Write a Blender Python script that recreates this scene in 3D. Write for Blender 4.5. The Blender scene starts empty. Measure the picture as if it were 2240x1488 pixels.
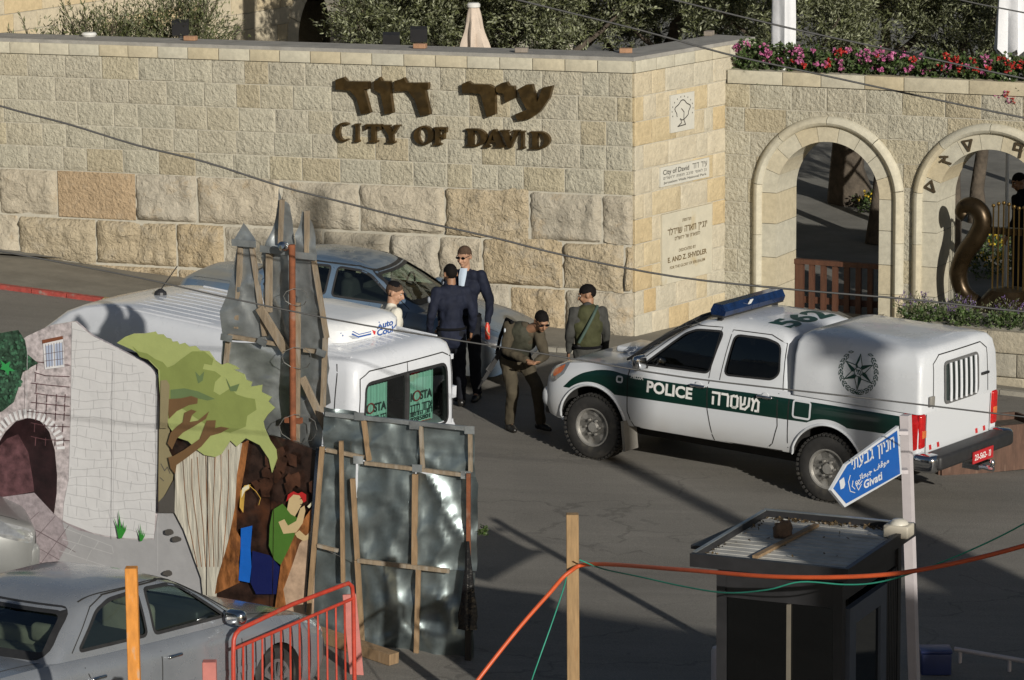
import bpy, bmesh, math, random
import numpy as np
from mathutils import Vector, Matrix, noise
from mathutils.bvhtree import BVHTree
from mathutils.geometry import tessellate_polygon

random.seed(7)
rnd = random.Random(11)
SC = bpy.context.scene
COL = SC.collection
V = Vector
R = math.radians

# ------------------------------------------------------------------ camera, sky, sun, exposure
PITCH, ROLL, CAM_H, FPX = R(10.6), R(0.5), 8.9, 8000.0
SUN_AZ, SUN_EL = R(23.1), R(17.5)          # azimuth: towards the right of straight behind the camera
SUN_STRENGTH, SKY_STRENGTH, EXPOSURE = 4.6, 0.046, -0.04

fw = V((0, math.cos(PITCH), -math.sin(PITCH)))
_r0, _u0 = V((1, 0, 0)), V((0, math.sin(PITCH), math.cos(PITCH)))
rt = math.cos(ROLL) * _r0 - math.sin(ROLL) * _u0
up = math.cos(ROLL) * _u0 + math.sin(ROLL) * _r0
cam_d = bpy.data.cameras.new('camera')
cam_d.sensor_width = 36.0
cam_d.lens = FPX / 2240 * 36.0
cam_d.clip_start, cam_d.clip_end = 0.5, 2000
cam = bpy.data.objects.new('camera', cam_d)
M = Matrix((rt, up, -fw)).transposed().to_4x4()
M.translation = V((0, 0, CAM_H))
cam.matrix_world = M
COL.objects.link(cam)
SC.camera = cam

world = bpy.data.worlds.new('World')
SC.world = world
world.use_nodes = True
wn = world.node_tree
bg = wn.nodes['Background']
sky = wn.nodes.new('ShaderNodeTexSky')
sky.sky_type = 'NISHITA'
sky.sun_disc = False
sky.sun_elevation = SUN_EL
sky.sun_rotation = math.pi - SUN_AZ
sky.air_density, sky.dust_density, sky.ozone_density = 1.0, 1.5, 1.0
wn.links.new(sky.outputs[0], bg.inputs[0])
bg.inputs[1].default_value = SKY_STRENGTH

SUN_DIR = V((math.sin(SUN_AZ) * math.cos(SUN_EL), -math.cos(SUN_AZ) * math.cos(SUN_EL), math.sin(SUN_EL)))
sun_d = bpy.data.lights.new('sun', 'SUN')
sun_d.energy = SUN_STRENGTH
sun_d.angle = R(0.5)
sun_d.color = (1.0, 0.95, 0.855)
sun = bpy.data.objects.new('sun', sun_d)
sun.rotation_euler = SUN_DIR.to_track_quat('Z', 'Y').to_euler()
sun.location = SUN_DIR * 60
COL.objects.link(sun)

vs = SC.view_settings
vs.view_transform = 'Standard'
vs.look = 'None'
vs.exposure = EXPOSURE
vs.gamma = 1.0
vs.use_curve_mapping = False
SC.cycles.max_bounces = 6
SC.cycles.transparent_max_bounces = 12

# ------------------------------------------------------------------ measuring helpers (photo pixel -> real place)
EYE = V((0, 0, CAM_H))
def ray(x, y):
    return fw + rt * ((x - 1120) / FPX) + up * ((744 - y) / FPX)
def hitP(x, y, p, n):
    d = ray(x, y)
    return EYE + d * ((V(p) - EYE).dot(n) / d.dot(n))
def hitZ(x, y, z): return hitP(x, y, V((0, 0, z)), V((0, 0, 1)))
def hitY(x, y, Y): return hitP(x, y, V((0, Y, 0)), V((0, 1, 0)))
def ground(X, Y=0):
    X = max(-14.0, min(12.0, X))
    return .04 * (2 - X) + .046 * max(0, -X)
def hitG(x, y):
    z = 0
    for i in range(12):
        q = hitZ(x, y, z)
        z = ground(q.x, q.y)
    return q
def G(X, Y): return V((X, Y, ground(X, Y)))

# ------------------------------------------------------------------ materials
def _nodes(name):
    m = bpy.data.materials.new(name)
    m.use_nodes = True
    nt = m.node_tree
    return m, nt, nt.nodes['Principled BSDF']

def mat(name, col, rough=.6, metal=0., var=.12, scale=6., bump=0., bscale=40., spec=.5, coat=0., wear=None, wscale=3., wamt=.5,
        coord='Object', detail=4, rough_var=0., stretch=None, objvar=0.):
    """A principled surface with mottled colour, fine relief and optional worn patches."""
    m, nt, b = _nodes(name)
    N, L = nt.nodes.new, nt.links.new
    tc = N('ShaderNodeTexCoord')
    src = tc.outputs[coord]
    if stretch:
        mp = N('ShaderNodeMapping'); mp.inputs['Scale'].default_value = stretch
        L(src, mp.inputs[0]); src = mp.outputs[0]
    n1 = N('ShaderNodeTexNoise'); n1.inputs['Scale'].default_value = scale; n1.inputs['Detail'].default_value = detail
    n1.inputs['Roughness'].default_value = .65
    L(src, n1.inputs['Vector'])
    rp = N('ShaderNodeMapRange')
    rp.inputs[1].default_value, rp.inputs[2].default_value = .3, .7
    rp.inputs[3].default_value, rp.inputs[4].default_value = 1 - var, 1 + var
    L(n1.outputs[0], rp.inputs[0])
    mul = N('ShaderNodeVectorMath'); mul.operation = 'SCALE'
    mul.inputs[0].default_value = col[:3]
    last = rp.outputs[0]
    if objvar:
        oi = N('ShaderNodeObjectInfo')
        r2 = N('ShaderNodeMapRange'); r2.inputs[3].default_value, r2.inputs[4].default_value = 1 - objvar, 1 + objvar
        L(oi.outputs['Random'], r2.inputs[0])
        mm = N('ShaderNodeMath'); mm.operation = 'MULTIPLY'
        L(last, mm.inputs[0]); L(r2.outputs[0], mm.inputs[1]); last = mm.outputs[0]
    L(last, mul.inputs['Scale'])
    out = mul.outputs[0]
    if wear:
        n2 = N('ShaderNodeTexNoise'); n2.inputs['Scale'].default_value = wscale; n2.inputs['Detail'].default_value = 6
        L(src, n2.inputs['Vector'])
        r3 = N('ShaderNodeMapRange'); r3.inputs[1].default_value, r3.inputs[2].default_value = 1 - wamt, 1 - wamt + .18
        L(n2.outputs[0], r3.inputs[0])
        mx = N('ShaderNodeMix'); mx.data_type = 'RGBA'
        L(r3.outputs[0], mx.inputs[0]); L(out, mx.inputs[6]); mx.inputs[7].default_value = (*wear, 1)
        out = mx.outputs[2]
    L(out, b.inputs['Base Color'])
    b.inputs['Roughness'].default_value = rough
    if rough_var:
        r4 = N('ShaderNodeMapRange'); r4.inputs[3].default_value, r4.inputs[4].default_value = max(.02, rough - rough_var), min(1, rough + rough_var)
        r4.inputs[1].default_value, r4.inputs[2].default_value = .3, .7
        L(n1.outputs[0], r4.inputs[0]); L(r4.outputs[0], b.inputs['Roughness'])
    b.inputs['Metallic'].default_value = metal
    b.inputs['Specular IOR Level'].default_value = spec
    b.inputs['Coat Weight'].default_value = coat
    b.inputs['Coat Roughness'].default_value = .06
    if bump:
        n4 = N('ShaderNodeTexNoise'); n4.inputs['Scale'].default_value = bscale; n4.inputs['Detail'].default_value = 5
        L(src, n4.inputs['Vector'])
        bp = N('ShaderNodeBump'); bp.inputs['Strength'].default_value = 1.0; bp.inputs['Distance'].default_value = bump
        L(n4.outputs[0], bp.inputs['Height']); L(bp.outputs[0], b.inputs['Normal'])
    return m

def stone_mat(name, ramp, rough=.9, bump=.012, bscale=26., patch=(.45, .3, .14), pamt=.4, pscale=2.2, crack=0.):
    """Limestone: each block its own tone, orange patches, tooled or broken face."""
    m, nt, b = _nodes(name)
    N, L = nt.nodes.new, nt.links.new
    oi = N('ShaderNodeObjectInfo')
    cr = N('ShaderNodeValToRGB')
    el = cr.color_ramp.elements
    while len(el) < len(ramp): el.new(.5)
    for e, (p, c) in zip(el, ramp): e.position = p; e.color = (*c, 1)
    L(oi.outputs['Random'], cr.inputs[0])
    geo = N('ShaderNodeNewGeometry')
    add = N('ShaderNodeVectorMath'); add.operation = 'ADD'
    cmb = N('ShaderNodeCombineXYZ')
    mr = N('ShaderNodeMath'); mr.operation = 'MULTIPLY'; mr.inputs[1].default_value = 37.
    L(oi.outputs['Random'], mr.inputs[0]); L(mr.outputs[0], cmb.inputs[0]); L(mr.outputs[0], cmb.inputs[2])
    L(geo.outputs['Position'], add.inputs[0]); L(cmb.outputs[0], add.inputs[1])
    n1 = N('ShaderNodeTexNoise'); n1.inputs['Scale'].default_value = pscale; n1.inputs['Detail'].default_value = 6; n1.inputs['Roughness'].default_value = .7
    L(add.outputs[0], n1.inputs['Vector'])
    r1 = N('ShaderNodeMapRange'); r1.inputs[1].default_value = 1 - pamt; r1.inputs[2].default_value = 1 - pamt + .22; r1.inputs[4].default_value = .75
    L(n1.outputs[0], r1.inputs[0])
    mx = N('ShaderNodeMix'); mx.data_type = 'RGBA'
    L(r1.outputs[0], mx.inputs[0]); L(cr.outputs[0], mx.inputs[6]); mx.inputs[7].default_value = (*patch, 1)
    n2 = N('ShaderNodeTexNoise'); n2.inputs['Scale'].default_value = 11; n2.inputs['Detail'].default_value = 8; n2.inputs['Roughness'].default_value = .75
    L(add.outputs[0], n2.inputs['Vector'])
    r2 = N('ShaderNodeMapRange'); r2.inputs[1].default_value, r2.inputs[2].default_value = .25, .75
    r2.inputs[3].default_value, r2.inputs[4].default_value = .78, 1.2
    L(n2.outputs[0], r2.inputs[0])
    sc = N('ShaderNodeVectorMath'); sc.operation = 'SCALE'
    L(mx.outputs[2], sc.inputs[0]); L(r2.outputs[0], sc.inputs['Scale'])
    L(sc.outputs[0], b.inputs['Base Color'])
    b.inputs['Roughness'].default_value = rough
    b.inputs['Specular IOR Level'].default_value = .2
    n3 = N('ShaderNodeTexNoise'); n3.inputs['Scale'].default_value = bscale; n3.inputs['Detail'].default_value = 4; n3.inputs['Roughness'].default_value = .6
    L(add.outputs[0], n3.inputs['Vector'])
    bp = N('ShaderNodeBump'); bp.inputs['Strength'].default_value = 1.; bp.inputs['Distance'].default_value = bump
    L(n3.outputs[0], bp.inputs['Height'])
    nrm = bp.outputs[0]
    if crack:
        vo = N('ShaderNodeTexNoise'); vo.inputs['Scale'].default_value = 6.; vo.inputs['Detail'].default_value = 9
        vo.inputs['Roughness'].default_value = .62; vo.inputs['Distortion'].default_value = .8
        L(add.outputs[0], vo.inputs['Vector'])
        b2 = N('ShaderNodeBump'); b2.inputs['Strength'].default_value = 1.; b2.inputs['Distance'].default_value = crack
        L(vo.outputs[0], b2.inputs['Height']); L(nrm, b2.inputs['Normal']); nrm = b2.outputs[0]
    L(nrm, b.inputs['Normal'])
    return m

def glass_mat(name, tint=(.35, .42, .40), refl=.12, dust=.0):
    m = bpy.data.materials.new(name); m.use_nodes = True
    nt = m.node_tree; N, L = nt.nodes.new, nt.links.new
    nt.nodes.remove(nt.nodes['Principled BSDF'])
    out = nt.nodes['Material Output']
    tr = N('ShaderNodeBsdfTransparent'); tr.inputs[0].default_value = (*tint, 1)
    gl = N('ShaderNodeBsdfGlossy'); gl.inputs['Roughness'].default_value = .03; gl.inputs[0].default_value = (.9, .95, 1, 1)
    lw = N('ShaderNodeLayerWeight'); lw.inputs[0].default_value = .25
    mr = N('ShaderNodeMapRange'); mr.inputs[3].default_value = refl * .5; mr.inputs[4].default_value = min(1, refl * 4)
    L(lw.outputs['Facing'], mr.inputs[0])
    mx = N('ShaderNodeMixShader')
    L(mr.outputs[0], mx.inputs[0]); L(tr.outputs[0], mx.inputs[1]); L(gl.outputs[0], mx.inputs[2])
    last = mx.outputs[0]
    if dust:
        df = N('ShaderNodeBsdfDiffuse'); df.inputs[0].default_value = (.35, .33, .3, 1)
        m2 = N('ShaderNodeMixShader'); m2.inputs[0].default_value = dust
        L(last, m2.inputs[1]); L(df.outputs[0], m2.inputs[2]); last = m2.outputs[0]
    L(last, out.inputs['Surface'])
    return m

# ------------------------------------------------------------------ object helpers
def tag(o, label=None, cat=None, group=None, kind=None):
    if label: o['label'] = label
    if cat: o['category'] = cat
    if group: o['group'] = group
    if kind: o['kind'] = kind
    return o

def thing(name, label, cat, M=None, loc=(0, 0, 0), group=None):
    o = bpy.data.objects.new(name, None)
    o.empty_display_size = .2
    COL.objects.link(o)
    if M is not None: o.matrix_world = M
    else: o.location = loc
    return tag(o, label, cat, group)

def frame(o, xdir):
    """Matrix with origin o, x along xdir (horizontal), z up, y = z cross x."""
    x = V((xdir[0], xdir[1], 0)).normalized(); z = V((0, 0, 1)); y = z.cross(x)
    M = Matrix((x, y, z)).transposed().to_4x4(); M.translation = V(o)
    return M

def smooth(me, ang=35):
    me.polygons.foreach_set('use_smooth', [True] * len(me.polygons))
    me.set_sharp_from_angle(angle=R(ang))

class MB:
    def __init__(s): s.v, s.f, s.m = [], [], []
    def add(s, vs, fs, mi=0):
        o = len(s.v); s.v += [tuple(p) for p in vs]
        s.f += [tuple(i + o for i in f) for f in fs]; s.m += [mi] * len(fs)
    def box(s, c, d, rot=None, mi=0):
        x, y, z = (k / 2 for k in d)
        P = [V((a, b, e)) for e in (-z, z) for b in (-y, y) for a in (-x, x)]
        if rot is not None: P = [rot @ p for p in P]
        s.add([p + V(c) for p in P], [(0, 2, 3, 1), (4, 5, 7, 6), (0, 1, 5, 4), (2, 6, 7, 3), (0, 4, 6, 2), (1, 3, 7, 5)], mi)
    def beam(s, a, b, w, h, upv=(0, 0, 1), mi=0):
        a, b = V(a), V(b); d = (b - a); L = d.length; x = d.normalized()
        u = V(upv); y = u.cross(x)
        if y.length < 1e-4: y = V((0, 1, 0)).cross(x)
        y.normalize(); z = x.cross(y)
        s.box((a + b) / 2, (L, w, h), Matrix((x, y, z)).transposed(), mi)
    def tube(s, pts, r, n=8, mi=0, cap=True):
        pts = [V(p) for p in pts]
        rs = r if isinstance(r, (list, tuple)) else [r] * len(pts)
        ref = None; rings = []
        for i, p in enumerate(pts):
            t = (pts[min(i + 1, len(pts) - 1)] - pts[max(i - 1, 0)]).normalized()
            if ref is None:
                ref = V((0, 0, 1)) if abs(t.z) < .9 else V((1, 0, 0))
            x = (ref - t * ref.dot(t)).normalized(); y = t.cross(x); ref = x
            rings.append([p + (x * math.cos(k * 2 * math.pi / n) + y * math.sin(k * 2 * math.pi / n)) * rs[i] for k in range(n)])
        s.loft(rings, True, cap, mi)
    def loft(s, rings, closed=True, cap=True, mi=0):
        n = len(rings[0]); o = [p for r in rings for p in r]; fs = []
        for i in range(len(rings) - 1):
            for k in range(n if closed else n - 1):
                a, b = i * n + k, i * n + (k + 1) % n
                fs.append((a, b, b + n, a + n))
        if cap and closed:
            fs.append(tuple(range(n - 1, -1, -1))); fs.append(tuple(range((len(rings) - 1) * n, len(rings) * n)))
        s.add(o, fs, mi)
    def lathe(s, prof, M=None, n=24, mi=0):
        """prof: (r, h) pairs, turned round local z"""
        rings = [[V((r * math.cos(k * 2 * math.pi / n), r * math.sin(k * 2 * math.pi / n), h)) for k in range(n)] for r, h in prof]
        if M is not None: rings = [[M @ p for p in r] for r in rings]
        s.loft(rings, True, True, mi)
    def plate(s, loops, fn, d, mi=0, sides=True):
        """loops: outer then holes (2D); fn maps (x,y) to 3D front point; d: vector to the back"""
        P2 = [[V((p[0], p[1], 0)) for p in lp] for lp in loops]
        tris = tessellate_polygon(P2)
        flat = [p for lp in P2 for p in lp]
        F = [fn(p.x, p.y) for p in flat]
        nrm = V((0, 0, 0))
        for t in tris: nrm += (F[t[1]] - F[t[0]]).cross(F[t[2]] - F[t[0]])
        d = V(d)
        flip = nrm.dot(d) > 0
        n = len(F)
        fs = [tuple(t[::-1]) if flip else tuple(t) for t in tris]
        if sides:
            fs += [tuple(i + n for i in (f[::-1])) for f in fs]
            o = 0
            for lp in P2:
                k = len(lp)
                for i in range(k):
                    a, b = o + i, o + (i + 1) % k
                    fs.append((a, b, b + n, a + n))
                o += k
            s.add(F + [p + d for p in F], fs, mi)
        else:
            s.add(F, fs, mi)
    def mesh(s, name, mats=(), ang=None, weld=0, fix=True):
        me = bpy.data.meshes.new(name)
        me.from_pydata(s.v, [], s.f)
        for m in mats: me.materials.append(m)
        me.polygons.foreach_set('material_index', s.m)
        if fix or weld:
            bm = bmesh.new(); bm.from_mesh(me)
            if weld: bmesh.ops.remove_doubles(bm, verts=bm.verts, dist=weld)
            if fix: bmesh.ops.recalc_face_normals(bm, faces=bm.faces)
            bm.to_mesh(me); bm.free()
        if ang: smooth(me, ang)
        me.update()
        return me
    def build(s, name, mats, parent=None, ang=None, weld=0, fix=True):
        if not isinstance(mats, (list, tuple)): mats = [mats]
        return link(name, s.mesh(name, mats, ang, weld, fix), parent)

def link(name, me, parent=None):
    o = bpy.data.objects.new(name, me)
    COL.objects.link(o)
    if parent is not None: o.parent = parent
    return o

def copy_tree(o, parent=None):
    c = o.copy(); COL.objects.link(c)
    if parent is not None:
        c.parent = parent
    for ch in list(o.children): copy_tree(ch, c)
    return c

def apply_mods(o):
    dg = bpy.context.evaluated_depsgraph_get()
    dg.update()
    me = bpy.data.meshes.new_from_object(o.evaluated_get(dg))
    o.modifiers.clear()
    o.data = me
    return o

def boolean(o, cutters):
    for c in cutters:
        if o.parent is not None: c.parent = o.parent
        md = o.modifiers.new('b', 'BOOLEAN'); md.operation = 'DIFFERENCE'; md.object = c; md.solver = 'EXACT'
        try: md.material_mode = 'TRANSFER'
        except Exception: pass
    apply_mods(o)
    for c in cutters: bpy.data.objects.remove(c)
    return o

def text_mesh(body, size=1., bold=.0, width=1., shear=0., align='LEFT', res=3):
    c = bpy.data.curves.new('lettering', 'FONT')
    c.body = body; c.size = size; c.offset = bold; c.shear = shear; c.align_x = align; c.resolution_u = res
    c.fill_mode = 'FRONT'
    o = bpy.data.objects.new('lettering', c); COL.objects.link(o)
    dg = bpy.context.evaluated_depsgraph_get(); dg.update()
    me = bpy.data.meshes.new_from_object(o.evaluated_get(dg))
    bpy.data.objects.remove(o)
    vs = [(v.co.x * width, v.co.y) for v in me.vertices]
    fs = [tuple(p.vertices) for p in me.polygons]
    bpy.data.meshes.remove(me)
    return vs, fs

def text_part(name, body, m, parent, fn, w=None, h=1., bold=.0, align='LEFT', shear=0., d=None):
    """Flat print: lettering of cap height h (and total width w) laid on a surface by fn(x, y) -> point."""
    vs, fs = text_mesh(body, 1., bold, 1., shear, align)
    if not vs: return None
    xs = [p[0] for p in vs]; ys = [p[1] for p in vs]
    s = h / .70
    sx = s if w is None else w / (max(xs) - min(xs))
    x0 = min(xs) if align == 'LEFT' else 0
    b = MB()
    P = [fn((x - x0) * sx, y * s) for x, y in vs]
    b.add(P, fs)
    return b.build(name, m, parent, fix=False)

# Hebrew strokes: unit height, pen lines; drawn left to right in display order
HEB = {
 'א': ([[(0, 1), (.7, 0)], [(.62, 1), (.62, .62), (.45, .5)], [(.08, 0), (.08, .38), (.25, .52)]], .72),
 'ב': ([[(.02, 1), (.55, 1), (.55, 0)], [(0, 0), (.72, 0)]], .72),
 'ג': ([[(.05, 1), (.35, 1), (.35, .3), (.5, 0)], [(.35, .3), (.02, 0)]], .5),
 'ד': ([[(0, 1), (.7, 1)], [(.56, 1), (.56, 0)]], .7),
 'ה': ([[(0, 1), (.65, 1), (.65, 0)], [(.08, .62), (.08, 0)]], .68),
 'ו': ([[(.0, 1), (.2, 1), (.2, 0)]], .24),
 'ז': ([[(0, 1), (.36, 1)], [(.18, 1), (.18, 0)]], .36),
 'ח': ([[(0, 1), (.65, 1), (.65, 0)], [(.08, 1), (.08, 0)]], .68),
 'ט': ([[(.3, 1), (.08, .9), (.08, .1), (.25, 0), (.5, 0), (.65, .15), (.65, .85), (.55, 1), (.4, .95)]], .68),
 'י': ([[(0, 1), (.2, 1), (.2, .55)]], .24),
 'כ': ([[(0, 1), (.5, 1), (.6, .85), (.6, .15), (.5, 0), (0, 0)]], .64),
 'ל': ([[(.05, 1.3), (.05, .95), (.55, .95), (.55, .55), (.25, 0)]], .58),
 'ם': ([[(0, 1), (.62, 1), (.62, 0), (.06, 0), (.06, 1)]], .66),
 'מ': ([[(.02, 1), (.18, .7), (.06, 0)], [(.18, .72), (.4, 1), (.62, .8), (.62, 0), (.35, 0)]], .68),
 'ן': ([[(0, 1), (.2, 1), (.2, -.35)]], .24),
 'נ': ([[(.1, 1), (.34, 1), (.34, 0), (0, 0)]], .4),
 'ס': ([[(0, 1), (.66, 1), (.6, .3), (.4, 0), (.2, .0), (.06, .3), (.08, 1)]], .68),
 'ע': ([[(.05, 1), (.4, .15)], [(.62, 1), (.58, .5), (.4, .12), (0, -.1)]], .66),
 'פ': ([[(.1, .55), (.1, 1), (.6, 1), (.6, 0), (0, 0)], [(.1, .55), (.28, .55)]], .64),
 'צ': ([[(.02, 1), (.5, .1)], [(.56, 1), (.5, .55), (.36, .42)], [(.0, 0), (.58, 0)]], .64),
 'ק': ([[(0, 1), (.65, 1), (.62, .5), (.4, .15)], [(.08, .62), (.08, -.35)]], .68),
 'ר': ([[(0, 1), (.5, 1), (.6, .85), (.6, 0)]], .64),
 'ש': ([[(.04, 1), (.12, 0), (.5, 0), (.82, .35), (.86, 1)], [(.45, 1), (.42, .45), (.14, .3)]], .9),
 'ת': ([[(.1, 1), (.65, 1), (.65, 0)], [(.18, 1), (.18, .1), (.0, 0)]], .7),
 "'": ([[(.05, 1), (.05, .75)]], .15), '-': ([[(0, .5), (.3, .5)]], .35), ' ': ([], .38),
}
def strokes_to_quads(lines, w):
    polys = []
    for ln in lines:
        pts = [V((p[0], p[1])) for p in ln]
        for i, (a, b) in enumerate(zip(pts[:-1], pts[1:])):
            d = b - a
            if d.length < 1e-6: continue
            d.normalize(); n = V((-d.y, d.x)) * w / 2
            a2 = a - d * (w / 2 if i > 0 else w * .3); b2 = b + d * (w / 2 if i < len(pts) - 2 else w * .3)
            polys.append([a2 - n, b2 - n, b2 + n, a2 + n])
    return polys
def hebrew_part(name, body, m, parent, fn, h, w=None, pen=.17, gap=.2, depth=None):
    """body in logical (right to left) order; fn maps x right, y up from the left end."""
    x = 0; polys = []
    for ch in body[::-1]:
        ln, adv = HEB[ch]
        for q in strokes_to_quads([[(p[0] + x, p[1]) for p in l] for l in ln], pen): polys.append(q)
        x += adv + gap
    tot = x - gap
    sx = h if w is None else w / tot
    b = MB()
    k = 0
    for q in polys:
        k += 1
        P = [(p.x * sx, p.y * h) for p in q]
        if depth is not None:
            b.plate([P], fn, depth)
        else:
            b.plate([P], fn, (0, 0, 0), sides=False)
    return b.build(name, m, parent, fix=False)
# ------------------------------------------------------------------ palette
def road_mat():
    m, nt, b = _nodes('dusty_asphalt'); N, L = nt.nodes.new, nt.links.new
    geo = N('ShaderNodeNewGeometry')
    def mapped(rot, sc):
        mp = N('ShaderNodeMapping'); mp.inputs['Rotation'].default_value = (0, 0, rot); mp.inputs['Scale'].default_value = sc; L(geo.outputs['Position'], mp.inputs[0]); return mp.outputs[0]
    def nz(src, sc, det, rough=.6, dist=0.):
        n = N('ShaderNodeTexNoise'); n.inputs['Scale'].default_value = sc; n.inputs['Detail'].default_value = det; n.inputs['Roughness'].default_value = rough; n.inputs['Distortion'].default_value = dist; L(src, n.inputs[0]); return n.outputs[0]
    def rng(v, a, c, lo, hi):
        r = N('ShaderNodeMapRange'); r.inputs[1].default_value, r.inputs[2].default_value, r.inputs[3].default_value, r.inputs[4].default_value = a, c, lo, hi; L(v, r.inputs[0]); return r.outputs[0]
    def mul(a, c):
        n = N('ShaderNodeMath'); n.operation = 'MULTIPLY'; L(a, n.inputs[0]); L(c, n.inputs[1]); return n.outputs[0]
    P = geo.outputs['Position']
    big = rng(nz(P, .35, 6), .3, .7, .84, 1.14)
    track = rng(nz(mapped(.45, (.12, 2.2, 1)), 1.5, 6, .65, .4), .3, .7, .91, 1.08)      # tyre-polished streaks along the street
    grit = rng(nz(P, 55, 3, .8), .25, .75, .74, 1.26)
    spots = rng(nz(P, 3.2, 8, .75), .62, .70, 1., .72)
    v = mul(mul(big, track), mul(grit, spots))
    vo = N('ShaderNodeTexVoronoi'); vo.feature = 'DISTANCE_TO_EDGE'; vo.inputs['Scale'].default_value = .55
    wob = N('ShaderNodeVectorMath'); wob.operation = 'ADD'; nn = N('ShaderNodeTexNoise'); nn.inputs['Scale'].default_value = 1.7; nn.inputs['Detail'].default_value = 6; L(P, nn.inputs[0])
    L(P, wob.inputs[0]); L(nn.outputs[1], wob.inputs[1]); L(wob.outputs[0], vo.inputs['Vector'])
    crack = rng(vo.outputs['Distance'], .004, .014, .74, 1.)
    keep = rng(nz(P, .25, 3), .50, .56, 0., 1.)
    mx = N('ShaderNodeMix'); mx.inputs[2].default_value = 1.0; L(keep, mx.inputs[0]); L(crack, mx.inputs[3])
    v = mul(v, mx.outputs[0])
    sc = N('ShaderNodeVectorMath'); sc.operation = 'SCALE'; sc.inputs[0].default_value = (.188, .177, .158); L(v, sc.inputs['Scale'])
    L(sc.outputs[0], b.inputs['Base Color']); b.inputs['Roughness'].default_value = .85; b.inputs['Specular IOR Level'].default_value = .25
    bp = N('ShaderNodeBump'); bp.inputs['Distance'].default_value = .006; L(nz(P, 60, 4), bp.inputs['Height']); L(bp.outputs[0], b.inputs['Normal'])
    return m
ASPH = road_mat()
PAVE = mat('pavement_concrete', (.20, .185, .155), .9, var=.15, scale=2.2, bump=.004, bscale=50, spec=.2)
COURT = mat('court_paving', (.17, .165, .15), .85, var=.2, scale=1.6, bump=.006, bscale=14, spec=.25)
DRESS = stone_mat('dressed_stone', [(0, (.375, .355, .285)), (.35, (.415, .39, .31)), (.6, (.385, .36, .29)), (.85, (.40, .36, .26)), (1, (.36, .315, .225))],
                  bump=.042, bscale=20, patch=(.40, .30, .155), pamt=.35, pscale=4.5)
PIER = stone_mat('pier_stone', [(0, (.44, .41, .33)), (.5, (.48, .43, .33)), (.8, (.47, .39, .25)), (1, (.45, .34, .19))], bump=.018, bscale=22, patch=(.46, .34, .17), pamt=.36, pscale=2.6)
SMOOTHST = stone_mat('sawn_stone', [(0, (.44, .42, .345)), (.5, (.47, .44, .35)), (1, (.45, .39, .27))], bump=.002, bscale=30, patch=(.46, .38, .24), pamt=.33, pscale=2)
ROCKG = stone_mat('quarry_face_stone', [(0, (.36, .33, .27)), (.5, (.42, .37, .285)), (1, (.38, .35, .29))], bump=.025, bscale=15, patch=(.41, .29, .155), pamt=.43, pscale=2.6, crack=.05)
ROCKO = stone_mat('quarry_face_ochre_stone', [(0, (.415, .335, .225)), (.5, (.405, .325, .21)), (1, (.41, .355, .26))], bump=.05, bscale=17, patch=(.40, .36, .29), pamt=.50, pscale=4.2, crack=.05)
ORANGE_ST = stone_mat('orange_dressed_stone', [(0, (.37, .275, .175)), (1, (.38, .285, .185))], bump=.05, bscale=18, patch=(.37, .31, .23), pamt=.45, pscale=5)
PLINTH = stone_mat('planter_stone', [(0, (.30, .28, .23)), (1, (.37, .33, .25))], bump=.014, bscale=24, patch=(.36, .28, .17), pamt=.35)
MORTAR = mat('lime_mortar', (.43, .405, .34), .95, var=.12, scale=9, bump=.004, bscale=60, spec=.1)
BUILD_ST = stone_mat('far_building_stone', [(0, (.50, .44, .33)), (.5, (.55, .48, .35)), (1, (.55, .44, .27))], bump=.003, bscale=20, patch=(.55, .42, .24), pamt=.35)

# ------------------------------------------------------------------ ground, pavement, kerb, court
def strip_sheet(name, xs, ys, zf, m, label, kind='structure'):
    b = MB()
    b.add([(x, y, zf(x, y)) for y in ys for x in xs],
          [(j * len(xs) + i, j * len(xs) + i + 1, (j + 1) * len(xs) + i + 1, (j + 1) * len(xs) + i) for j in range(len(ys) - 1) for i in range(len(xs) - 1)])
    o = b.build(name, m)
    return tag(o, label, kind=kind)
strip_sheet('ground', [-700, -60, -14, -10, -7, -4, -2, 0, 4, 8, 12, 60, 700], [-400, -60, 0, 20, 60, 200, 900],
            lambda x, y: ground(x, y), ASPH, 'dusty grey asphalt road sloping down past the stone wall')

C0, P0 = V((1.60, 47.36, 0)), V((2.90, 49.20, 0))
WL = V((8.66, -3.21, 0)).normalized()
UC = 10.2
ML = frame(C0 - WL * UC, WL)                      # long wall, corner at u = UC
MP = frame(C0, P0 - C0)                           # pier wall, P at u = 2.253
MA = frame(P0, V((3.79, -1.84, 0)))               # arched gate wall
MLi, MPi, MAi = ML.inverted(), MP.inverted(), MA.inverted()
def on(M):
    n = M.to_3x3() @ V((0, 1, 0)); p = M.translation
    Mi = M.inverted()
    def f(x, y, off=0.0):
        """local (u, z) of a photo pixel lying on this wall's face (off metres in front of it)"""
        q = Mi @ hitP(x, y, p - n * off, n)
        return q.x, q.z
    return f
onL, onP, onA = on(ML), on(MP), on(MA)

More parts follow.
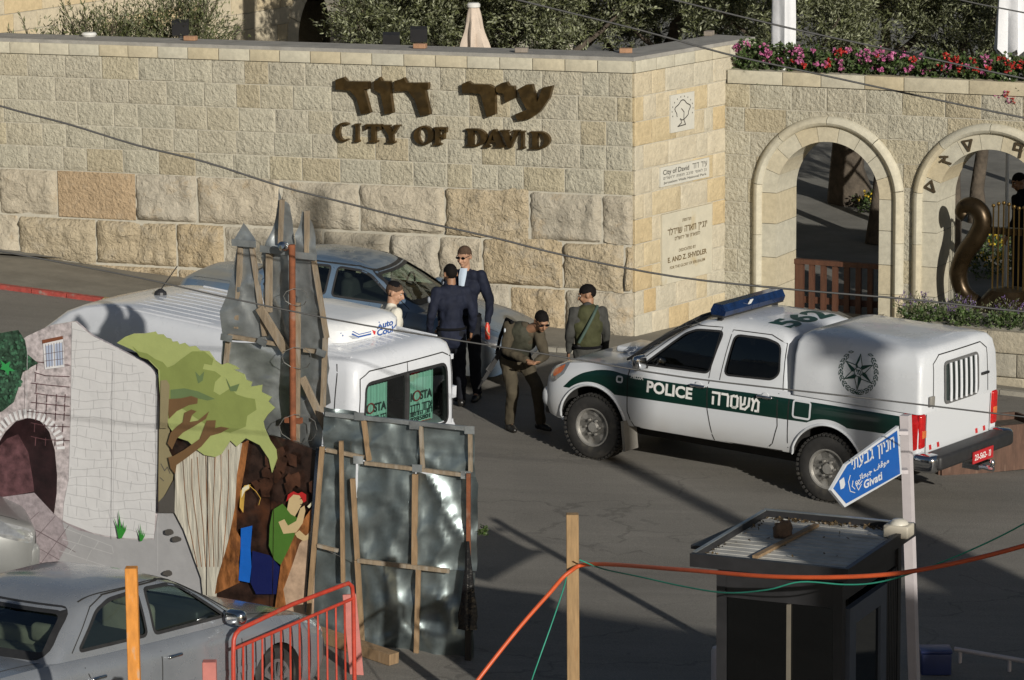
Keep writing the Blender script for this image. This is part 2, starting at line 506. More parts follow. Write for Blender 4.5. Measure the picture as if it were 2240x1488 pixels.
# pavement along the wall, a real step above the road
kl = [(-16, 51.1), (-9.5, 48.85), (-6.83, 48.1), (-5.39, 47.68), (.60, 46.45), (2.6, 46.0), (5.0, 45.0), (12, 42)]
wl_ = [(-16, 54.4), (-9.5, 51.9), (-6.83, 50.9), (-5.39, 50.3), (1.3, 47.9), (3.0, 49.3), (5.4, 48.4), (12, 45.2)]
b = MB()
top = lambda x, y: ground(x, y) + .06
n = len(kl)
b.add([(x, y, top(x, y)) for x, y in kl] + [(x, y, top(x, y)) for x, y in wl_], [(i, i + 1, n + i + 1, n + i) for i in range(n - 1)])
tag(b.build('pavement', PAVE), 'grey concrete pavement along the foot of the stone wall', kind='structure')
KRED = mat('red_kerb_paint', (.27, .045, .035), .7, var=.3, scale=14, wear=(.22, .2, .17), wscale=9, wamt=.42)
KYEL = mat('yellow_kerb_paint', (.33, .25, .09), .75, var=.3, scale=14, wear=(.22, .2, .17), wscale=9, wamt=.55)
KGRY = mat('kerb_concrete', (.24, .225, .19), .9, var=.2, scale=8, bump=.004)
kerb = tag(thing('kerb', 'concrete kerb painted red and yellow along the pavement edge', None), kind='structure')
seg = 0
for (x0, y0), (x1, y1) in zip(kl[:-1], kl[1:]):
    L = math.hypot(x1 - x0, y1 - y0); k = max(1, round(L / .6))
    for i in range(k):
        a, e = i / k, (i + 1) / k - .012 / L
        A = V((x0 + (x1 - x0) * a, y0 + (y1 - y0) * a, 0)); B = V((x0 + (x1 - x0) * e, y0 + (y1 - y0) * e, 0))
        if A.x > 8: continue
        A.z, B.z = top(A.x, 0) - .098, top(B.x, 0) - .098
        bb = MB(); d = (B - A).normalized(); nn = V((-d.y, d.x, 0)) * .05
        bb.beam(A - nn, B - nn, .10, .20)
        mid = (A.x + B.x) / 2
        bb.build('kerb_stone', KRED if mid < -5.4 else (KYEL if mid < -2.7 else KGRY), kerb)
# court behind the wall
strip_sheet('courtyard', [-30, -14, -10, -4, 0, 2, 4, 6, 9, 12, 40], [50.2, 54, 60, 70, 90, 140],
            lambda x, y: ground(x, y) + .06 + .035 * (y - 49), COURT, 'shaded grey paved courtyard seen through the arches')
b = MB()
b.add([(2.6, 49.2, .06), (8, 46.6, -.12), (9, 50.25, -.05 + .16), (2.6, 50.25, .04 + .1)], [(0, 1, 2, 3)])
tag(b.build('threshold_paving', COURT), 'worn stone paving under the gate arches', kind='structure')

# ------------------------------------------------------------------ stone laying
def stone(parent, u0, u1, z0, z1, m, proud=.02, rough='dress', back=.10, name='stone', ends=None):
    gap = .006
    u0 += gap; u1 -= gap; z0 += gap; z1 -= gap
    w, h = u1 - u0, z1 - z0
    if w < .03 or h < .03: return
    if rough == 'dress': nx, nz, amp, ch = 4, 3, .005, .006
    elif rough == 'flat': nx, nz, amp, ch = 1, 1, 0, .004
    else: nx, nz, amp, ch = max(6, int(w / .065)), max(6, int(h / .065)), .10, .02
    so = V((rnd.uniform(0, 90), rnd.uniform(0, 90), rnd.uniform(0, 90)))
    xs = [u0, u0 + .012] + [u0 + w * i / nx for i in range(1, nx)] + [u1 - .012, u1]
    zs = [z0, z0 + .012] + [z0 + h * i / nz for i in range(1, nz)] + [z1 - .012, z1]
    if rough == 'rock':
        xs = [u0, u0 + .035] + [u0 + .035 + (w - .07) * i / nx for i in range(1, nx)] + [u1 - .035, u1]
        zs = [z0, z0 + .03] + [z0 + .03 + (h - .06) * i / nz for i in range(1, nz)] + [z1 - .03, z1]
    P = []
    for j, z in enumerate(zs):
        for i, x in enumerate(xs):
            edge = i in (0, len(xs) - 1) or j in (0, len(zs) - 1)
            y = -proud
            if edge: y += ch
            elif rough == 'rock':
                q = V((x * 1.6, z * 1.6, 0)) + so
                c1 = noise.voronoi(q * 1.9)[0]; v = noise.fractal(q, 1.0, 2.1, 5) * .55 + (c1[1] - c1[0]) * .75 + abs(noise.noise(q * 3.1)) * .5 - .15
                dd = min((x - u0) / .10, (u1 - x) / .10, (z - z0) / .09, (z1 - z) / .09, 1)
                y -= max(-.01, (.028 + amp * v) * (.3 + .7 * dd))
                x += rnd.uniform(-.018, .018); z += rnd.uniform(-.018, .018)
            elif amp:
                y -= rnd.uniform(-amp, amp * 1.4)
            P.append((x, y, z))
    nX, nZ = len(xs), len(zs)
    F = [(j * nX + i, j * nX + i + 1, (j + 1) * nX + i + 1, (j + 1) * nX + i) for j in range(nZ - 1) for i in range(nX - 1)]
    o = len(P)
    P += [(u0, back, z0), (u1, back, z0), (u1, back, z1), (u0, back, z1)]
    bl, br, tr, tl = 0, nX - 1, nX * nZ - 1, nX * (nZ - 1)
    F += [tuple(range(br, bl - 1, -1)) + (o, o + 1), tuple(range(tl, tr + 1)) + (o + 2, o + 3),
          tuple(range(bl, tl + 1, nX)) + (o + 3, o), tuple(range(tr, br - 1, -nX)) + (o + 1, o + 2)]
    b = MB(); b.add(P, F)
    return b.build(name, m, parent, ang=50 if rough == 'rock' else 30)

def lay(parent, u0, u1, z0, z1, m, lens=(.56, .58, .54, .36, .48), start=None, **k):
    u = u0 if start is None else u0 - start
    while u < u1 - .02:
        e = u + rnd.choice(lens)
        if e > u1 - .18: e = u1
        a = max(u, u0)
        mm = m(rnd) if callable(m) else m
        stone(parent, a, e, z0, z1, mm, **k)
        u = e

# ------------------------------------------------------------------ long wall
Z = [3.55, 3.235, 2.908, 2.586, 2.27, 1.945]
wall = thing('stone_wall', 'long pale limestone wall with rock-faced lower courses carrying bronze lettering', 'wall', ML)
b = MB(); b.box((UC / 2 - .008, .26, 1.62), (UC - .016, .556, 3.84))
core = b.build('wall_core', MORTAR, wall)
for i in range(5):
    lay(wall, 0, UC - .0, Z[i + 1], Z[i], DRESS, start=rnd.uniform(0, .5), proud=.028)
lay(wall, 0, UC, Z[0], 3.715, SMOOTHST, lens=(.44, .46, .45), start=.2, proud=.05, rough='flat', back=.22, name='coping_stone')
b = MB(); b.box((UC / 2, .30, 3.732), (UC + .02, .64, .05)); b.build('coping_slab', mat('weathered_coping', (.27, .26, .24), .9, var=.2, scale=4, bump=.004), wall)
def ux(px, py): return onL(px, py)[0]
r1 = [0, .55] + [ux(x, 450) for x in (0.5, 129, 299, 433, 615, 787, 975, 1160, 1318)] + [UC]
r1[1] = r1[2] - .7
for i, (a, e) in enumerate(zip(r1[:-1], r1[1:])):
    if i == 3: stone(wall, a, e, 1.29, 1.945, ORANGE_ST, proud=.035, rough='dress')
    else: stone(wall, a, e, 1.29, 1.945, ROCKO if i in (8,) else ROCKG, rough='rock', proud=.03)
r2 = [0] + [ux(x, 540) for x in (44, 213, 388, 492, 600, 708, 855, 962, 1056, 1233, 1367)] + [UC]
for i, (a, e) in enumerate(zip(r2[:-1], r2[1:])):
    stone(wall, a, e, .665, 1.283, ROCKO if i in (1, 2, 3, 9, 10, 11) else ROCKG, rough='rock', proud=.03)
r3 = [0] + [ux(x, 650) for x in (120, 392, 520, 700, 830, 980, 1116, 1238)] + [UC]
for i, (a, e) in enumerate(zip(r3[:-1], r3[1:])):
    stone(wall, a, e, .02 if i > 2 else .3, .658, ROCKO if i in (1, 2, 7) else ROCKG, rough='rock', proud=.03)

# ------------------------------------------------------------------ pier wall at the corner
LP = 2.253
pier = thing('pier_wall', 'bright corner stone pier wall carrying three plaques beside the arches', 'wall', MP)
b = MB(); b.box((1.51, .26, 1.6), (2.94, .552, 3.88)); b.build('wall_core', MORTAR, pier)
zz = [3.55, 3.235, 2.908, 2.586, 2.27, 1.945, 1.62, 1.29, .975, .66, .34, .0]
for i in range(11):
    q = .22 if i % 2 else .42
    stone(pier, .0, q, zz[i + 1], zz[i], PIER, proud=.028)
    lay(pier, q, 1.93 - (.14 if i % 2 else 0), zz[i + 1], zz[i], PIER, lens=(.5, .62, .44, .7), start=rnd.uniform(0, .3), proud=.026)
    stone(pier, 1.93 - (.14 if i % 2 else 0), LP + (.72 if i == 0 else -.004), zz[i + 1], zz[i], PIER, proud=.026)
lay(pier, 0, 3.0, 3.55, 3.715, SMOOTHST, lens=(.44, .5), proud=.05, rough='flat', back=.22, name='coping_stone')
b = MB(); b.box((1.5, .30, 3.733), (3.02, .64, .05)); b.build('coping_slab', bpy.data.materials['weathered_coping'], pier)

# ------------------------------------------------------------------ arched gate wall
ARC = [(1.515, 1.745), (3.795, 1.755)]
RO, RM, RI = 1.085, .945, .735
LA = 7.6
def archtop(u, r):
    t = -9
    for c, s in ARC:
        if abs(u - c) < r: t = max(t, s + math.sqrt(max(0, r * r - (u - c) ** 2)))
    return t
gate_wall = thing('gate_wall', 'limestone gate wall pierced by two round moulded arches', 'wall', MA)
def arch_path(c, s, r, n=24, zb=-.2):
    return [(c - r, zb)] + [(c - r * math.cos(math.pi * i / n), s + r * math.sin(math.pi * i / n)) for i in range(n + 1)] + [(c + r, zb)]
outl = [(.0, -.2)]
for c, s in ARC: outl += arch_path(c, s, RI + .1)
outl += [(LA, -.2), (LA, 3.19), (0, 3.19)]
b = MB(); b.plate([outl], lambda x, y: V((x, -.0165, y)), (0, .676, 0)); b.build('wall_core', MORTAR, gate_wall)
def arch_stone(u0, u1, z0, z1, m):
    g = .006; u0 += g; u1 -= g; z0 += g; z1 -= g
    runs = []; cur = []
    N = 40
    for i in range(N + 1):
        u = u0 + (u1 - u0) * i / N
        lo = max(z0, archtop(u, RO - .03))
        if lo < z1 - .012: cur.append((u, lo))
        else:
            if len(cur) > 1: runs.append(cur)
            cur = []
    if len(cur) > 1: runs.append(cur)
    for c in runs:
        if c[-1][0] - c[0][0] < .035: continue
        keep = [c[0]] + [p for p0, p, p1 in zip(c, c[1:], c[2:]) if abs((p1[1] - p[1]) - (p[1] - p0[1])) > 1e-6] + [c[-1]]
        loop = keep + [(c[-1][0], z1), (c[0][0], z1)]
        b = MB(); b.plate([loop], lambda x, y: V((x, -.026, y)), (0, .12, 0)); b.build('stone', DRESS, gate_wall)
zA = [3.20 - .322 * i for i in range(11)]
for i in range(10):
    u = -rnd.uniform(0, .3)
    while u < LA - .02:
        e = u + rnd.choice((.56, .6, .34, .5))
        if e > LA - .2: e = LA
        if all(archtop(max(u, 0) + (e - max(u, 0)) * k / 8, RO) < -1 or 1 for k in range(9)):
            if archtop(max(u, 0), RO) < zA[i] - .3 and archtop(e, RO) < zA[i + 1] and archtop((u + e) / 2, RO) < zA[i + 1]:
                stone(gate_wall, max(u, .004), e, zA[i + 1], zA[i], DRESS, proud=.026)
            else:
                arch_stone(max(u, .004), e, zA[i + 1], zA[i], DRESS)
        u = e
lay(gate_wall, .05, LA, 3.20, 3.39, SMOOTHST, lens=(.55, .8, .62, .9), proud=.03, rough='flat', back=.2, name='coping_stone')
# voussoirs and jamb blocks (they make the arch reveal), then the roll moulding round them
for c, s in ARC:
    nv = 9
    for i in range(nv):
        a0, a1 = math.pi * i / nv + .004, math.pi * (i + 1) / nv - .004
        k = 4
        lp = [(c - RI * math.cos(a0 + (a1 - a0) * j / k), s + RI * math.sin(a0 + (a1 - a0) * j / k)) for j in range(k + 1)]
        lp += [(c - (RM + .02) * math.cos(a1 + (a0 - a1) * j / k), s + (RM + .02) * math.sin(a1 + (a0 - a1) * j / k)) for j in range(k + 1)]
        b = MB(); b.plate([lp], lambda x, y: V((x, -.045, y)), (0, .735, 0)); b.build('voussoir', SMOOTHST, gate_wall)
    for sd in (-1, 1):
        z1 = s
        for hgt in (.42, .46, .40, .44, .3):
            z0 = z1 - hgt
            x0, x1 = sorted((c + sd * RI, c + sd * (RM + .02)))
            b = MB(); b.plate([[(x0, z0 + .004), (x1, z0 + .004), (x1, z1 - .004), (x0, z1 - .004)]], lambda x, y: V((x, -.045, y)), (0, .735, 0))
            b.build('jamb_stone', SMOOTHST, gate_wall)
            z1 = z0
    # moulding: rounded roll in pieces
    prof = [(0, .03), (0, -.075), (.02, -.10), (.05, -.118), (.085, -.11), (.115, -.085), (.132, -.05), (.138, .03)]
    def sweep(path):
        rings = []
        for i, (x, z) in enumerate(path):
            a, e = path[max(0, i - 1)], path[min(len(path) - 1, i + 1)]
            t = V((e[0] - a[0], e[1] - a[1])).normalized(); nrm = V((-t.y, t.x))
            rings.append([V((x + nrm.x * r, y, z + nrm.y * r)) for r, y in prof])
        b = MB(); b.loft(rings); return b
    def arcp(t):      # t: metres along from left foot
        h = s + .2; al = math.pi * RM
        if t < h: return (c - RM, -.2 + t)
        if t < h + al:
            a = (t - h) / RM; return (c - RM * math.cos(a), s + RM * math.sin(a))
        return (c + RM, s - (t - h - al))
    tot = 2 * (s + .2) + math.pi * RM
    npc = 10
    for i in range(npc):
        t0, t1 = tot * i / npc + .003, tot * (i + 1) / npc - .003
        kk = 10
        sweep([arcp(t0 + (t1 - t0) * j / kk) for j in range(kk + 1)]).build('moulding', SMOOTHST, gate_wall, ang=40)
# ------------------------------------------------------------------ lettering on the long wall
BRONZE = mat('aged_bronze', (.14, .09, .036), .38, metal=.85, var=.3, scale=9, rough_var=.1, wear=(.10, .07, .035), wscale=6, wamt=.5)
BRONZE_D = mat('dark_bronze_paint', (.055, .04, .022), .5, var=.2)
def letter_plate(parent, loops, M, off, d, m, fn, name='letter'):
    b = MB()
    b.plate([[fn(x, y) for x, y in lp] for lp in loops], lambda x, y: V((x, -off, y)), (0, d, 0))
    return b.build(name, m, parent)
def zoomL(x, y): return onL(700 + x / 2.976, y / 2.976, .125)
heb_sign = thing('hebrew_lettering', 'large bronze Hebrew letters fixed along the top of the stone wall', 'wall lettering', ML)
heb = [
 [(100, 520), (150, 503), (175, 530), (316, 533), (316, 580), (285, 583), (327, 735), (266, 745), (236, 640), (196, 592), (135, 586), (100, 585)],
 [(350, 527), (374, 522), (384, 503), (400, 529), (452, 531), (453, 575), (474, 735), (420, 745), (392, 610), (352, 588)],
 [(483, 528), (528, 515), (542, 506), (562, 540), (703, 540), (703, 583), (682, 588), (716, 745), (650, 756), (615, 650), (570, 592), (485, 596)],
 [(922, 548), (960, 530), (990, 548), (1098, 552), (1136, 575), (1140, 745), (1085, 766), (1062, 680), (1042, 612), (985, 606), (925, 610)],
 [(1142, 570), (1176, 543), (1212, 534), (1228, 560), (1262, 562), (1270, 640), (1205, 671), (1195, 612), (1148, 600)],
 [(1285, 585), (1340, 552), (1378, 550), (1412, 668), (1440, 590), (1447, 572), (1512, 558), (1492, 640), (1430, 730), (1365, 775), (1285, 787), (1268, 745), (1345, 715), (1312, 655)]]
for lp in heb: letter_plate(heb_sign, [lp], ML, .125, .09, BRONZE, zoomL)
eng_sign = thing('english_lettering', 'bronze serif letters reading CITY OF DAVID under the Hebrew line', 'wall lettering', ML)
def ell(cx, cy, rx, ry, a0=0, a1=360, n=22):
    return [(cx + rx * math.cos(R(a0 + (a1 - a0) * i / n)), cy + ry * math.sin(R(a0 + (a1 - a0) * i / n))) for i in range(n + (0 if a1 - a0 == 360 else 1))]
def serif(ch):
    """unit-height serif capital: list of (outer, holes...)"""
    if ch == 'I': return [[[(0, 0), (.5, 0), (.5, .09), (.38, .12), (.38, .88), (.5, .91), (.5, 1), (0, 1), (0, .91), (.12, .88), (.12, .12), (0, .09)]]]
    if ch == 'T': return [[[(.25, 0), (.72, 0), (.72, .09), (.61, .12), (.61, .87), (.85, .87), (.9, .7), (.97, .7), (.97, 1), (0, 1), (0, .7), (.07, .7), (.12, .87), (.36, .87), (.36, .12), (.25, .09)]]]
    if ch == 'Y': return [[[(.27, 0), (.73, 0), (.73, .09), (.62, .12), (.62, .42), (.93, .9), (1, .92), (1, 1), (.66, 1), (.66, .92), (.75, .9), (.56, .6), (.36, .9), (.45, .92), (.45, 1), (0, 1), (0, .92), (.07, .9), (.38, .42), (.38, .12), (.27, .09)]]]
    if ch == 'F': return [[[(0, 0), (.48, 0), (.48, .09), (.36, .12), (.36, .45), (.6, .45), (.63, .34), (.7, .34), (.7, .68), (.63, .68), (.6, .57), (.36, .57), (.36, .88), (.7, .88), (.75, .7), (.83, .7), (.83, 1), (0, 1), (0, .91), (.1, .88), (.1, .12), (0, .09)]]]
    if ch == 'O': return [[ell(.5, .5, .5, .53), ell(.5, .5, .24, .43)[::-1]]]
    if ch == 'C': return [[ell(.5, .5, .5, .53, 50, 310) + ell(.52, .5, .27, .43, 300, 60)]]
    if ch == 'D': return [[[(0, 0), (.45, 0)] + ell(.42, .5, .56, .5, -80, 80, 14) + [(.45, 1), (0, 1), (0, .91), (.1, .88), (.1, .12), (0, .09)],
                           ([(.36, .1), (.36, .9)] + ell(.42, .5, .28, .4, 75, -75, 12))]]
    if ch == 'A': return [[[(0, 0), (.3, 0), (.3, .08), (.22, .1), (.29, .28), (.58, .28), (.64, .1), (.56, .08), (.56, 0), (1, 0), (1, .08), (.93, .1), (.6, 1), (.44, 1), (.09, .1), (0, .08)],
                           [(.33, .38), (.54, .38), (.44, .70)][::-1]]]
    if ch == 'V': return [[[(.42, 0), (.58, 0), (.92, .9), (1, .92), (1, 1), (.66, 1), (.66, .92), (.76, .9), (.56, .34), (.36, .9), (.45, .92), (.45, 1), (0, 1), (0, .92), (.08, .9)]]]
for ch, x0, x1 in (('C', 97, 207), ('I', 222, 286), ('T', 292, 402), ('Y', 402, 518), ('O', 608, 737), ('F', 738, 838), ('D', 947, 1086), ('A', 1064, 1196), ('V', 1170, 1296), ('I', 1300, 1362), ('D', 1367, 1497)):
    yt = 802 + (x0 - 100) * .0435; yb = 921 + (x0 - 100) * .041
    for lps in serif(ch):
        letter_plate(eng_sign, [[(x0 + (x1 - x0) * p[0], yb + (yt - yb) * p[1]) for p in lp] for lp in lps], ML, .11, .08, BRONZE, lambda x, y: onL(700 + x / 2.976, y / 2.976, .11))

# ------------------------------------------------------------------ plaques on the pier
INK = mat('engraved_dark_ink', (.03, .027, .022), .7, var=.1)
INKB = mat('bronze_letter_paint', (.11, .075, .03), .6, var=.2)
PLQ = mat('pale_plaque_stone', (.47, .44, .35), .8, var=.08, scale=5, wear=(.42, .35, .22), wscale=4, wamt=.4)
PLQW = mat('white_plaque', (.50, .49, .44), .6, var=.06, scale=4)
def quad_on(on, M, parent, name, pts, off, th, m):
    uv = [on(x, y, off) for x, y in pts]
    us = [p[0] for p in uv]; zs_ = [p[1] for p in uv]
    u0, u1 = (us[0] + us[3]) / 2, (us[1] + us[2]) / 2; z1, z0 = (zs_[0] + zs_[1]) / 2, (zs_[2] + zs_[3]) / 2
    b = MB(); b.box(((u0 + u1) / 2, -off + th / 2, (z0 + z1) / 2), (u1 - u0, th, z1 - z0))
    b.build(name, m, parent)
    return u0, u1, z0, z1
def pln(x0, z0, off):
    return lambda x, y, k=0: V((x0 + x, -off - .0012, z0 + y))
t1 = thing('emblem_plaque', 'small square pale plaque with an outlined tree emblem, topmost on the pier', 'plaque', MP)
u0, u1, z0, z1 = quad_on(onP, MP, t1, 'plaque_slab', [(1467, 207), (1519, 202), (1519, 284), (1467, 289)], .05, .06, PLQW)
w, h = u1 - u0, z1 - z0
f = pln(u0, z0, .05)
b = MB()
def pline(b, pts, wd, f):
    for k, q in enumerate(strokes_to_quads([pts], wd)):
        b.plate([[(p.x, p.y) for p in q]], lambda x, y: f(x, y) + V((0, -.0005 * (k % 4), 0)), (0, 0, 0), sides=False)
cx, cy = w * .5, h * .56
crown = [(cx + w * .30 * math.cos(R(a)) * (1 + .14 * math.sin(R(a * 5))), cy + h * .24 * math.sin(R(a)) * (1 + .12 * math.cos(R(a * 4)))) for a in range(-110, 235, 12)]
pline(b, crown, .014, f)
pline(b, [(w * .42, h * .34), (w * .45, h * .22), (w * .30, h * .14), (w * .62, h * .16), (w * .55, h * .3), (w * .56, h * .5), (w * .45, h * .6)], .014, f)
b.build('tree_emblem', INK, t1, fix=False)
b = MB()
for a in range(-20, 201, 20):
    b.plate([ell(cx + w * .44 * math.cos(R(a)), cy + h * .36 * math.sin(R(a)), .009, .011, n=8)], f, (0, 0, 0), sides=False)
b.build('emblem_lettering', INK, t1, fix=False)['kind'] = 'stuff'
t2 = thing('name_plaque', 'long white plaque reading City of David in two languages, middle of the pier', 'plaque', MP)
u0, u1, z0, z1 = quad_on(onP, MP, t2, 'plaque_slab', [(1444, 369), (1552, 343), (1551, 386), (1446, 411)], .05, .06, PLQW)
w, h = u1 - u0, z1 - z0
text_part('english_name', 'City of David', INK, t2, pln(u0 + w * .05, z0 + h * .60, .05), w=w * .53, h=h * .25, bold=.012)
hebrew_part('hebrew_name', 'עיר דוד', INK, t2, pln(u0 + w * .65, z0 + h * .60, .05), h * .25, w=w * .3, pen=.14)
hebrew_part('hebrew_small_print', 'גן לאומי סובב חומות ירושלים', INK, t2, pln(u0 + w * .06, z0 + h * .36, .05), h * .11, w=w * .88, pen=.16, gap=.3)
text_part('english_small_print', 'Jerusalem Walls National Park', INK, t2, pln(u0 + w * .06, z0 + h * .13, .05), w=w * .88, h=h * .12, bold=.012)
t3 = thing('dedication_plaque', 'large pale stone dedication plaque with brown bilingual lettering, lowest on the pier', 'plaque', MP)
u0, u1, z0, z1 = quad_on(onP, MP, t3, 'plaque_slab', [(1447, 470), (1557, 446), (1559, 598), (1450, 622)], .055, .06, PLQ)
w, h = u1 - u0, z1 - z0
def cen(wf): return u0 + w * (1 - wf) / 2
hebrew_part('hebrew_heading', 'תרומת', INKB, t3, pln(cen(.2), z0 + h * .84, .055), h * .035, w=w * .17, pen=.2)
hebrew_part('hebrew_names', "יוג'ין וזארה שוידלר", INKB, t3, pln(cen(.78), z0 + h * .69, .055), h * .075, w=w * .78, pen=.2)
hebrew_part('hebrew_wish', 'לתפארת של ירושלים', INKB, t3, pln(cen(.5), z0 + h * .60, .055), h * .04, w=w * .5, pen=.2)
text_part('dedication_heading', 'DEDICATED BY', INKB, t3, pln(cen(.34), z0 + h * .42, .055), w=w * .34, h=h * .042, bold=.02)
text_part('donor_names', 'E. AND Z. SHVIDLER', INKB, t3, pln(cen(.78), z0 + h * .30, .055), w=w * .78, h=h * .07, bold=.03)
text_part('dedication_wish', 'FOR THE GLORY OF JERUSALEM', INKB, t3, pln(cen(.70), z0 + h * .20, .055), w=w * .70, h=h * .04, bold=.02)

# bronze letters round the right-hand arch
t4 = thing('arch_lettering', 'small bronze angular letters set round the face of the right arch', 'wall lettering', MA)
for ang, form in ((13, 'sam'), (42, 'zay'), (68, 'sam'), (116, 'kof'), (140, 'lam'), (166, 'sam')):
    c, s = ARC[1]; rr = (RI + RM) / 2
    a = math.pi - R(ang)
    px_, pz_ = c + rr * math.cos(a), s + rr * math.sin(a)
    S = {'sam': [[(-.06, .06), (.06, .06), (.0, -.07), (-.06, .06)]], 'zay': [[(-.04, .07), (.05, .03)], [(.02, .05), (-.02, -.01), (.05, -.07)], [(-.07, .01), (-.02, .02)]],
         'kof': [[(-.05, -.01), (-.05, .07), (.05, .07), (.04, .0), (-.05, -.01)], [(.04, .07), (.05, -.09)]], 'lam': [[(-.05, .1), (-.05, .03), (.05, .03), (.0, -.07)]]}[form]
    th = (a - math.pi / 2) * .55
    ct, st = math.cos(th), math.sin(th)
    b = MB()
    for k, q in enumerate(strokes_to_quads([[(px_ + p[0] * ct - p[1] * st, pz_ + p[0] * st + p[1] * ct) for p in l] for l in S], .026)):
        b.plate([[(p.x, p.y) for p in q]], lambda x, y: V((x, -.066 - .0006 * k, y)), (0, .03, 0))
    b.build('letter', BRONZE_D, t4)

# ------------------------------------------------------------------ wooden gate in the left arch
WOODG = mat('red_brown_gate_wood', (.075, .030, .016), .6, var=.3, scale=5, stretch=(6, 6, .7), bump=.002, bscale=18)
gate = thing('wooden_gate', 'low red-brown slatted wooden gate standing in the left arch', 'gate', MA @ Matrix.Translation((0, .66, 0)))
for i, x in enumerate((.79, .99, 1.16, 1.33, 1.50, 1.67, 1.84, 2.01, 2.18)):
    wd = .12 if i == 0 else .075
    b = MB(); b.box((x + wd / 2, .0, .33), (wd, .05, .70)); b.build('post' if i == 0 else 'slat', WOODG, gate)
b = MB(); b.box((1.52, .0, .715), (1.5, .09, .065)); b.build('top_rail', WOODG, gate)
b = MB(); b.box((1.52, .05, .18), (1.46, .045, .09)); b.build('bottom_rail', WOODG, gate)

# ------------------------------------------------------------------ lyre statue
lyre = thing('lyre_statue', 'bronze lyre statue with upright strings standing in the right arch', 'statue', MA @ Matrix.Translation((4.12, -.20, 0)))
LBR = mat('polished_bronze', (.038, .025, .012), .34, metal=.7, var=.3, scale=5, rough_var=.12)
for sd in (-1, 1):
    pts = [(.20, .40), (.40, .46), (.62, .60), (.70, .85), (.62, 1.10), (.47, 1.32), (.38, 1.52), (.40, 1.66), (.50, 1.75), (.62, 1.74), (.66, 1.66), (.60, 1.60)]
    P = []
    for i in range(len(pts) - 1):
        for k in range(4):
            t = k / 4; p0, p1, p2, p3 = [V((*pts[max(0, min(len(pts) - 1, i + j))], 0)) for j in (-1, 0, 1, 2)]
            P.append(.5 * ((2 * p1) + (p2 - p0) * t + (2 * p0 - 5 * p1 + 4 * p2 - p3) * t * t + (3 * p1 - p0 - 3 * p2 + p3) * t ** 3))
    b = MB(); b.tube([(sd * p.x, 0, p.y) for p in P], [.085 + .045 * math.sin(math.pi * i / len(P)) for i in range(len(P))], 12)
    b.build('arm', LBR, lyre, ang=50)
b = MB(); b.beam((-.42, 0, 1.45), (.42, 0, 1.45), .09, .09); b.build('crossbar', LBR, lyre)
b = MB(); b.lathe([(.0, .30), (.50, .30), (.52, .40), (.40, .52), (.26, .68), (.0, .72)], None, 20); b.build('sound_box', LBR, lyre, ang=40)
for i in range(7):
    x = -.21 + .07 * i
    b = MB(); b.tube([(x, -.06, .6), (x, -.06, 1.78 + .03 * math.cos(i - 2))], .011, 6)
    b.lathe([(0, 0), (.02, .008), (.028, .028), (.02, .048), (0, .056)], Matrix.Translation((x, -.06, 1.77 + .03 * math.cos(i - 2))), 10)
    b.build('string', mat('brass_string', (.26, .17, .06), .3, metal=.9) if i == 0 else bpy.data.materials['brass_string'], lyre, ang=40)
ped = thing('statue_pedestal', 'low grey stone pedestal under the bronze lyre', 'pedestal', MA @ Matrix.Translation((4.12, -1.1, 0)))
b = MB(); b.box((.0, .62, .15), (1.7, 1.1, .46)); b.build('block', PLINTH, ped)
b = MB(); b.box((.0, .62, .405), (1.78, 1.16, .05)); b.build('cap_slab', bpy.data.materials['weathered_coping'], ped)

# stone planter in front of the right arch
MPL = frame(V((4.75, 45.45, 0)), V((3.79, -1.84, 0)))
planter = thing('stone_planter', 'stone-built planter with green plants in front of the right arch', 'planter', MPL)
b = MB(); b.box((2.2, .45, .1), (4.4, .84, .9)); b.build('core', MORTAR, planter)
for z0, z1 in ((-.32, .0), (.0, .30), (.30, .58)):
    lay(planter, 0, 4.4, z0, z1, PLINTH, lens=(.6, .75, .5), start=rnd.uniform(0, .4), proud=.03)

# ------------------------------------------------------------------ foliage makers
def leaf_mat(name, top, under, var=.35):
    m = bpy.data.materials.new(name); m.use_nodes = True
    nt = m.node_tree; N, L = nt.nodes.new, nt.links.new; b = nt.nodes['Principled BSDF']
    geo = N('ShaderNodeNewGeometry')
    mx = N('ShaderNodeMix'); mx.data_type = 'RGBA'; mx.inputs[6].default_value = (*top, 1); mx.inputs[7].default_value = (*under, 1)
    L(geo.outputs['Backfacing'], mx.inputs[0])
    at = N('ShaderNodeAttribute'); at.attribute_name = 'tone'
    mr = N('ShaderNodeMapRange'); mr.inputs[3].default_value, mr.inputs[4].default_value = 1 - var, 1 + var
    L(at.outputs['Fac'], mr.inputs[0])
    sc = N('ShaderNodeVectorMath'); sc.operation = 'SCALE'
    L(mx.outputs[2], sc.inputs[0]); L(mr.outputs[0], sc.inputs['Scale'])
    L(sc.outputs[0], b.inputs['Base Color']); b.inputs['Roughness'].default_value = .5
    b.inputs['Specular IOR Level'].default_value = .35
    tr = N('ShaderNodeBsdfTranslucent'); L(sc.outputs[0], tr.inputs[0])
    ms = N('ShaderNodeMixShader'); ms.inputs[0].default_value = .22
    L(b.outputs[0], ms.inputs[1]); L(tr.outputs[0], ms.inputs[2]); L(ms.outputs[0], nt.nodes['Material Output'].inputs['Surface'])
    return m
OLIVE = leaf_mat('olive_leaf', (.105, .118, .052), (.22, .235, .15), .6)
SHRUB = leaf_mat('shrub_leaf', (.10, .115, .045), (.19, .20, .12), .5)
GERL = leaf_mat('geranium_leaf', (.055, .095, .025), (.10, .13, .06), .4)
PINKF = leaf_mat('pink_petal', (.48, .12, .28), (.52, .18, .34), .35)
REDF = leaf_mat('red_petal', (.50, .03, .025), (.5, .06, .05), .3)
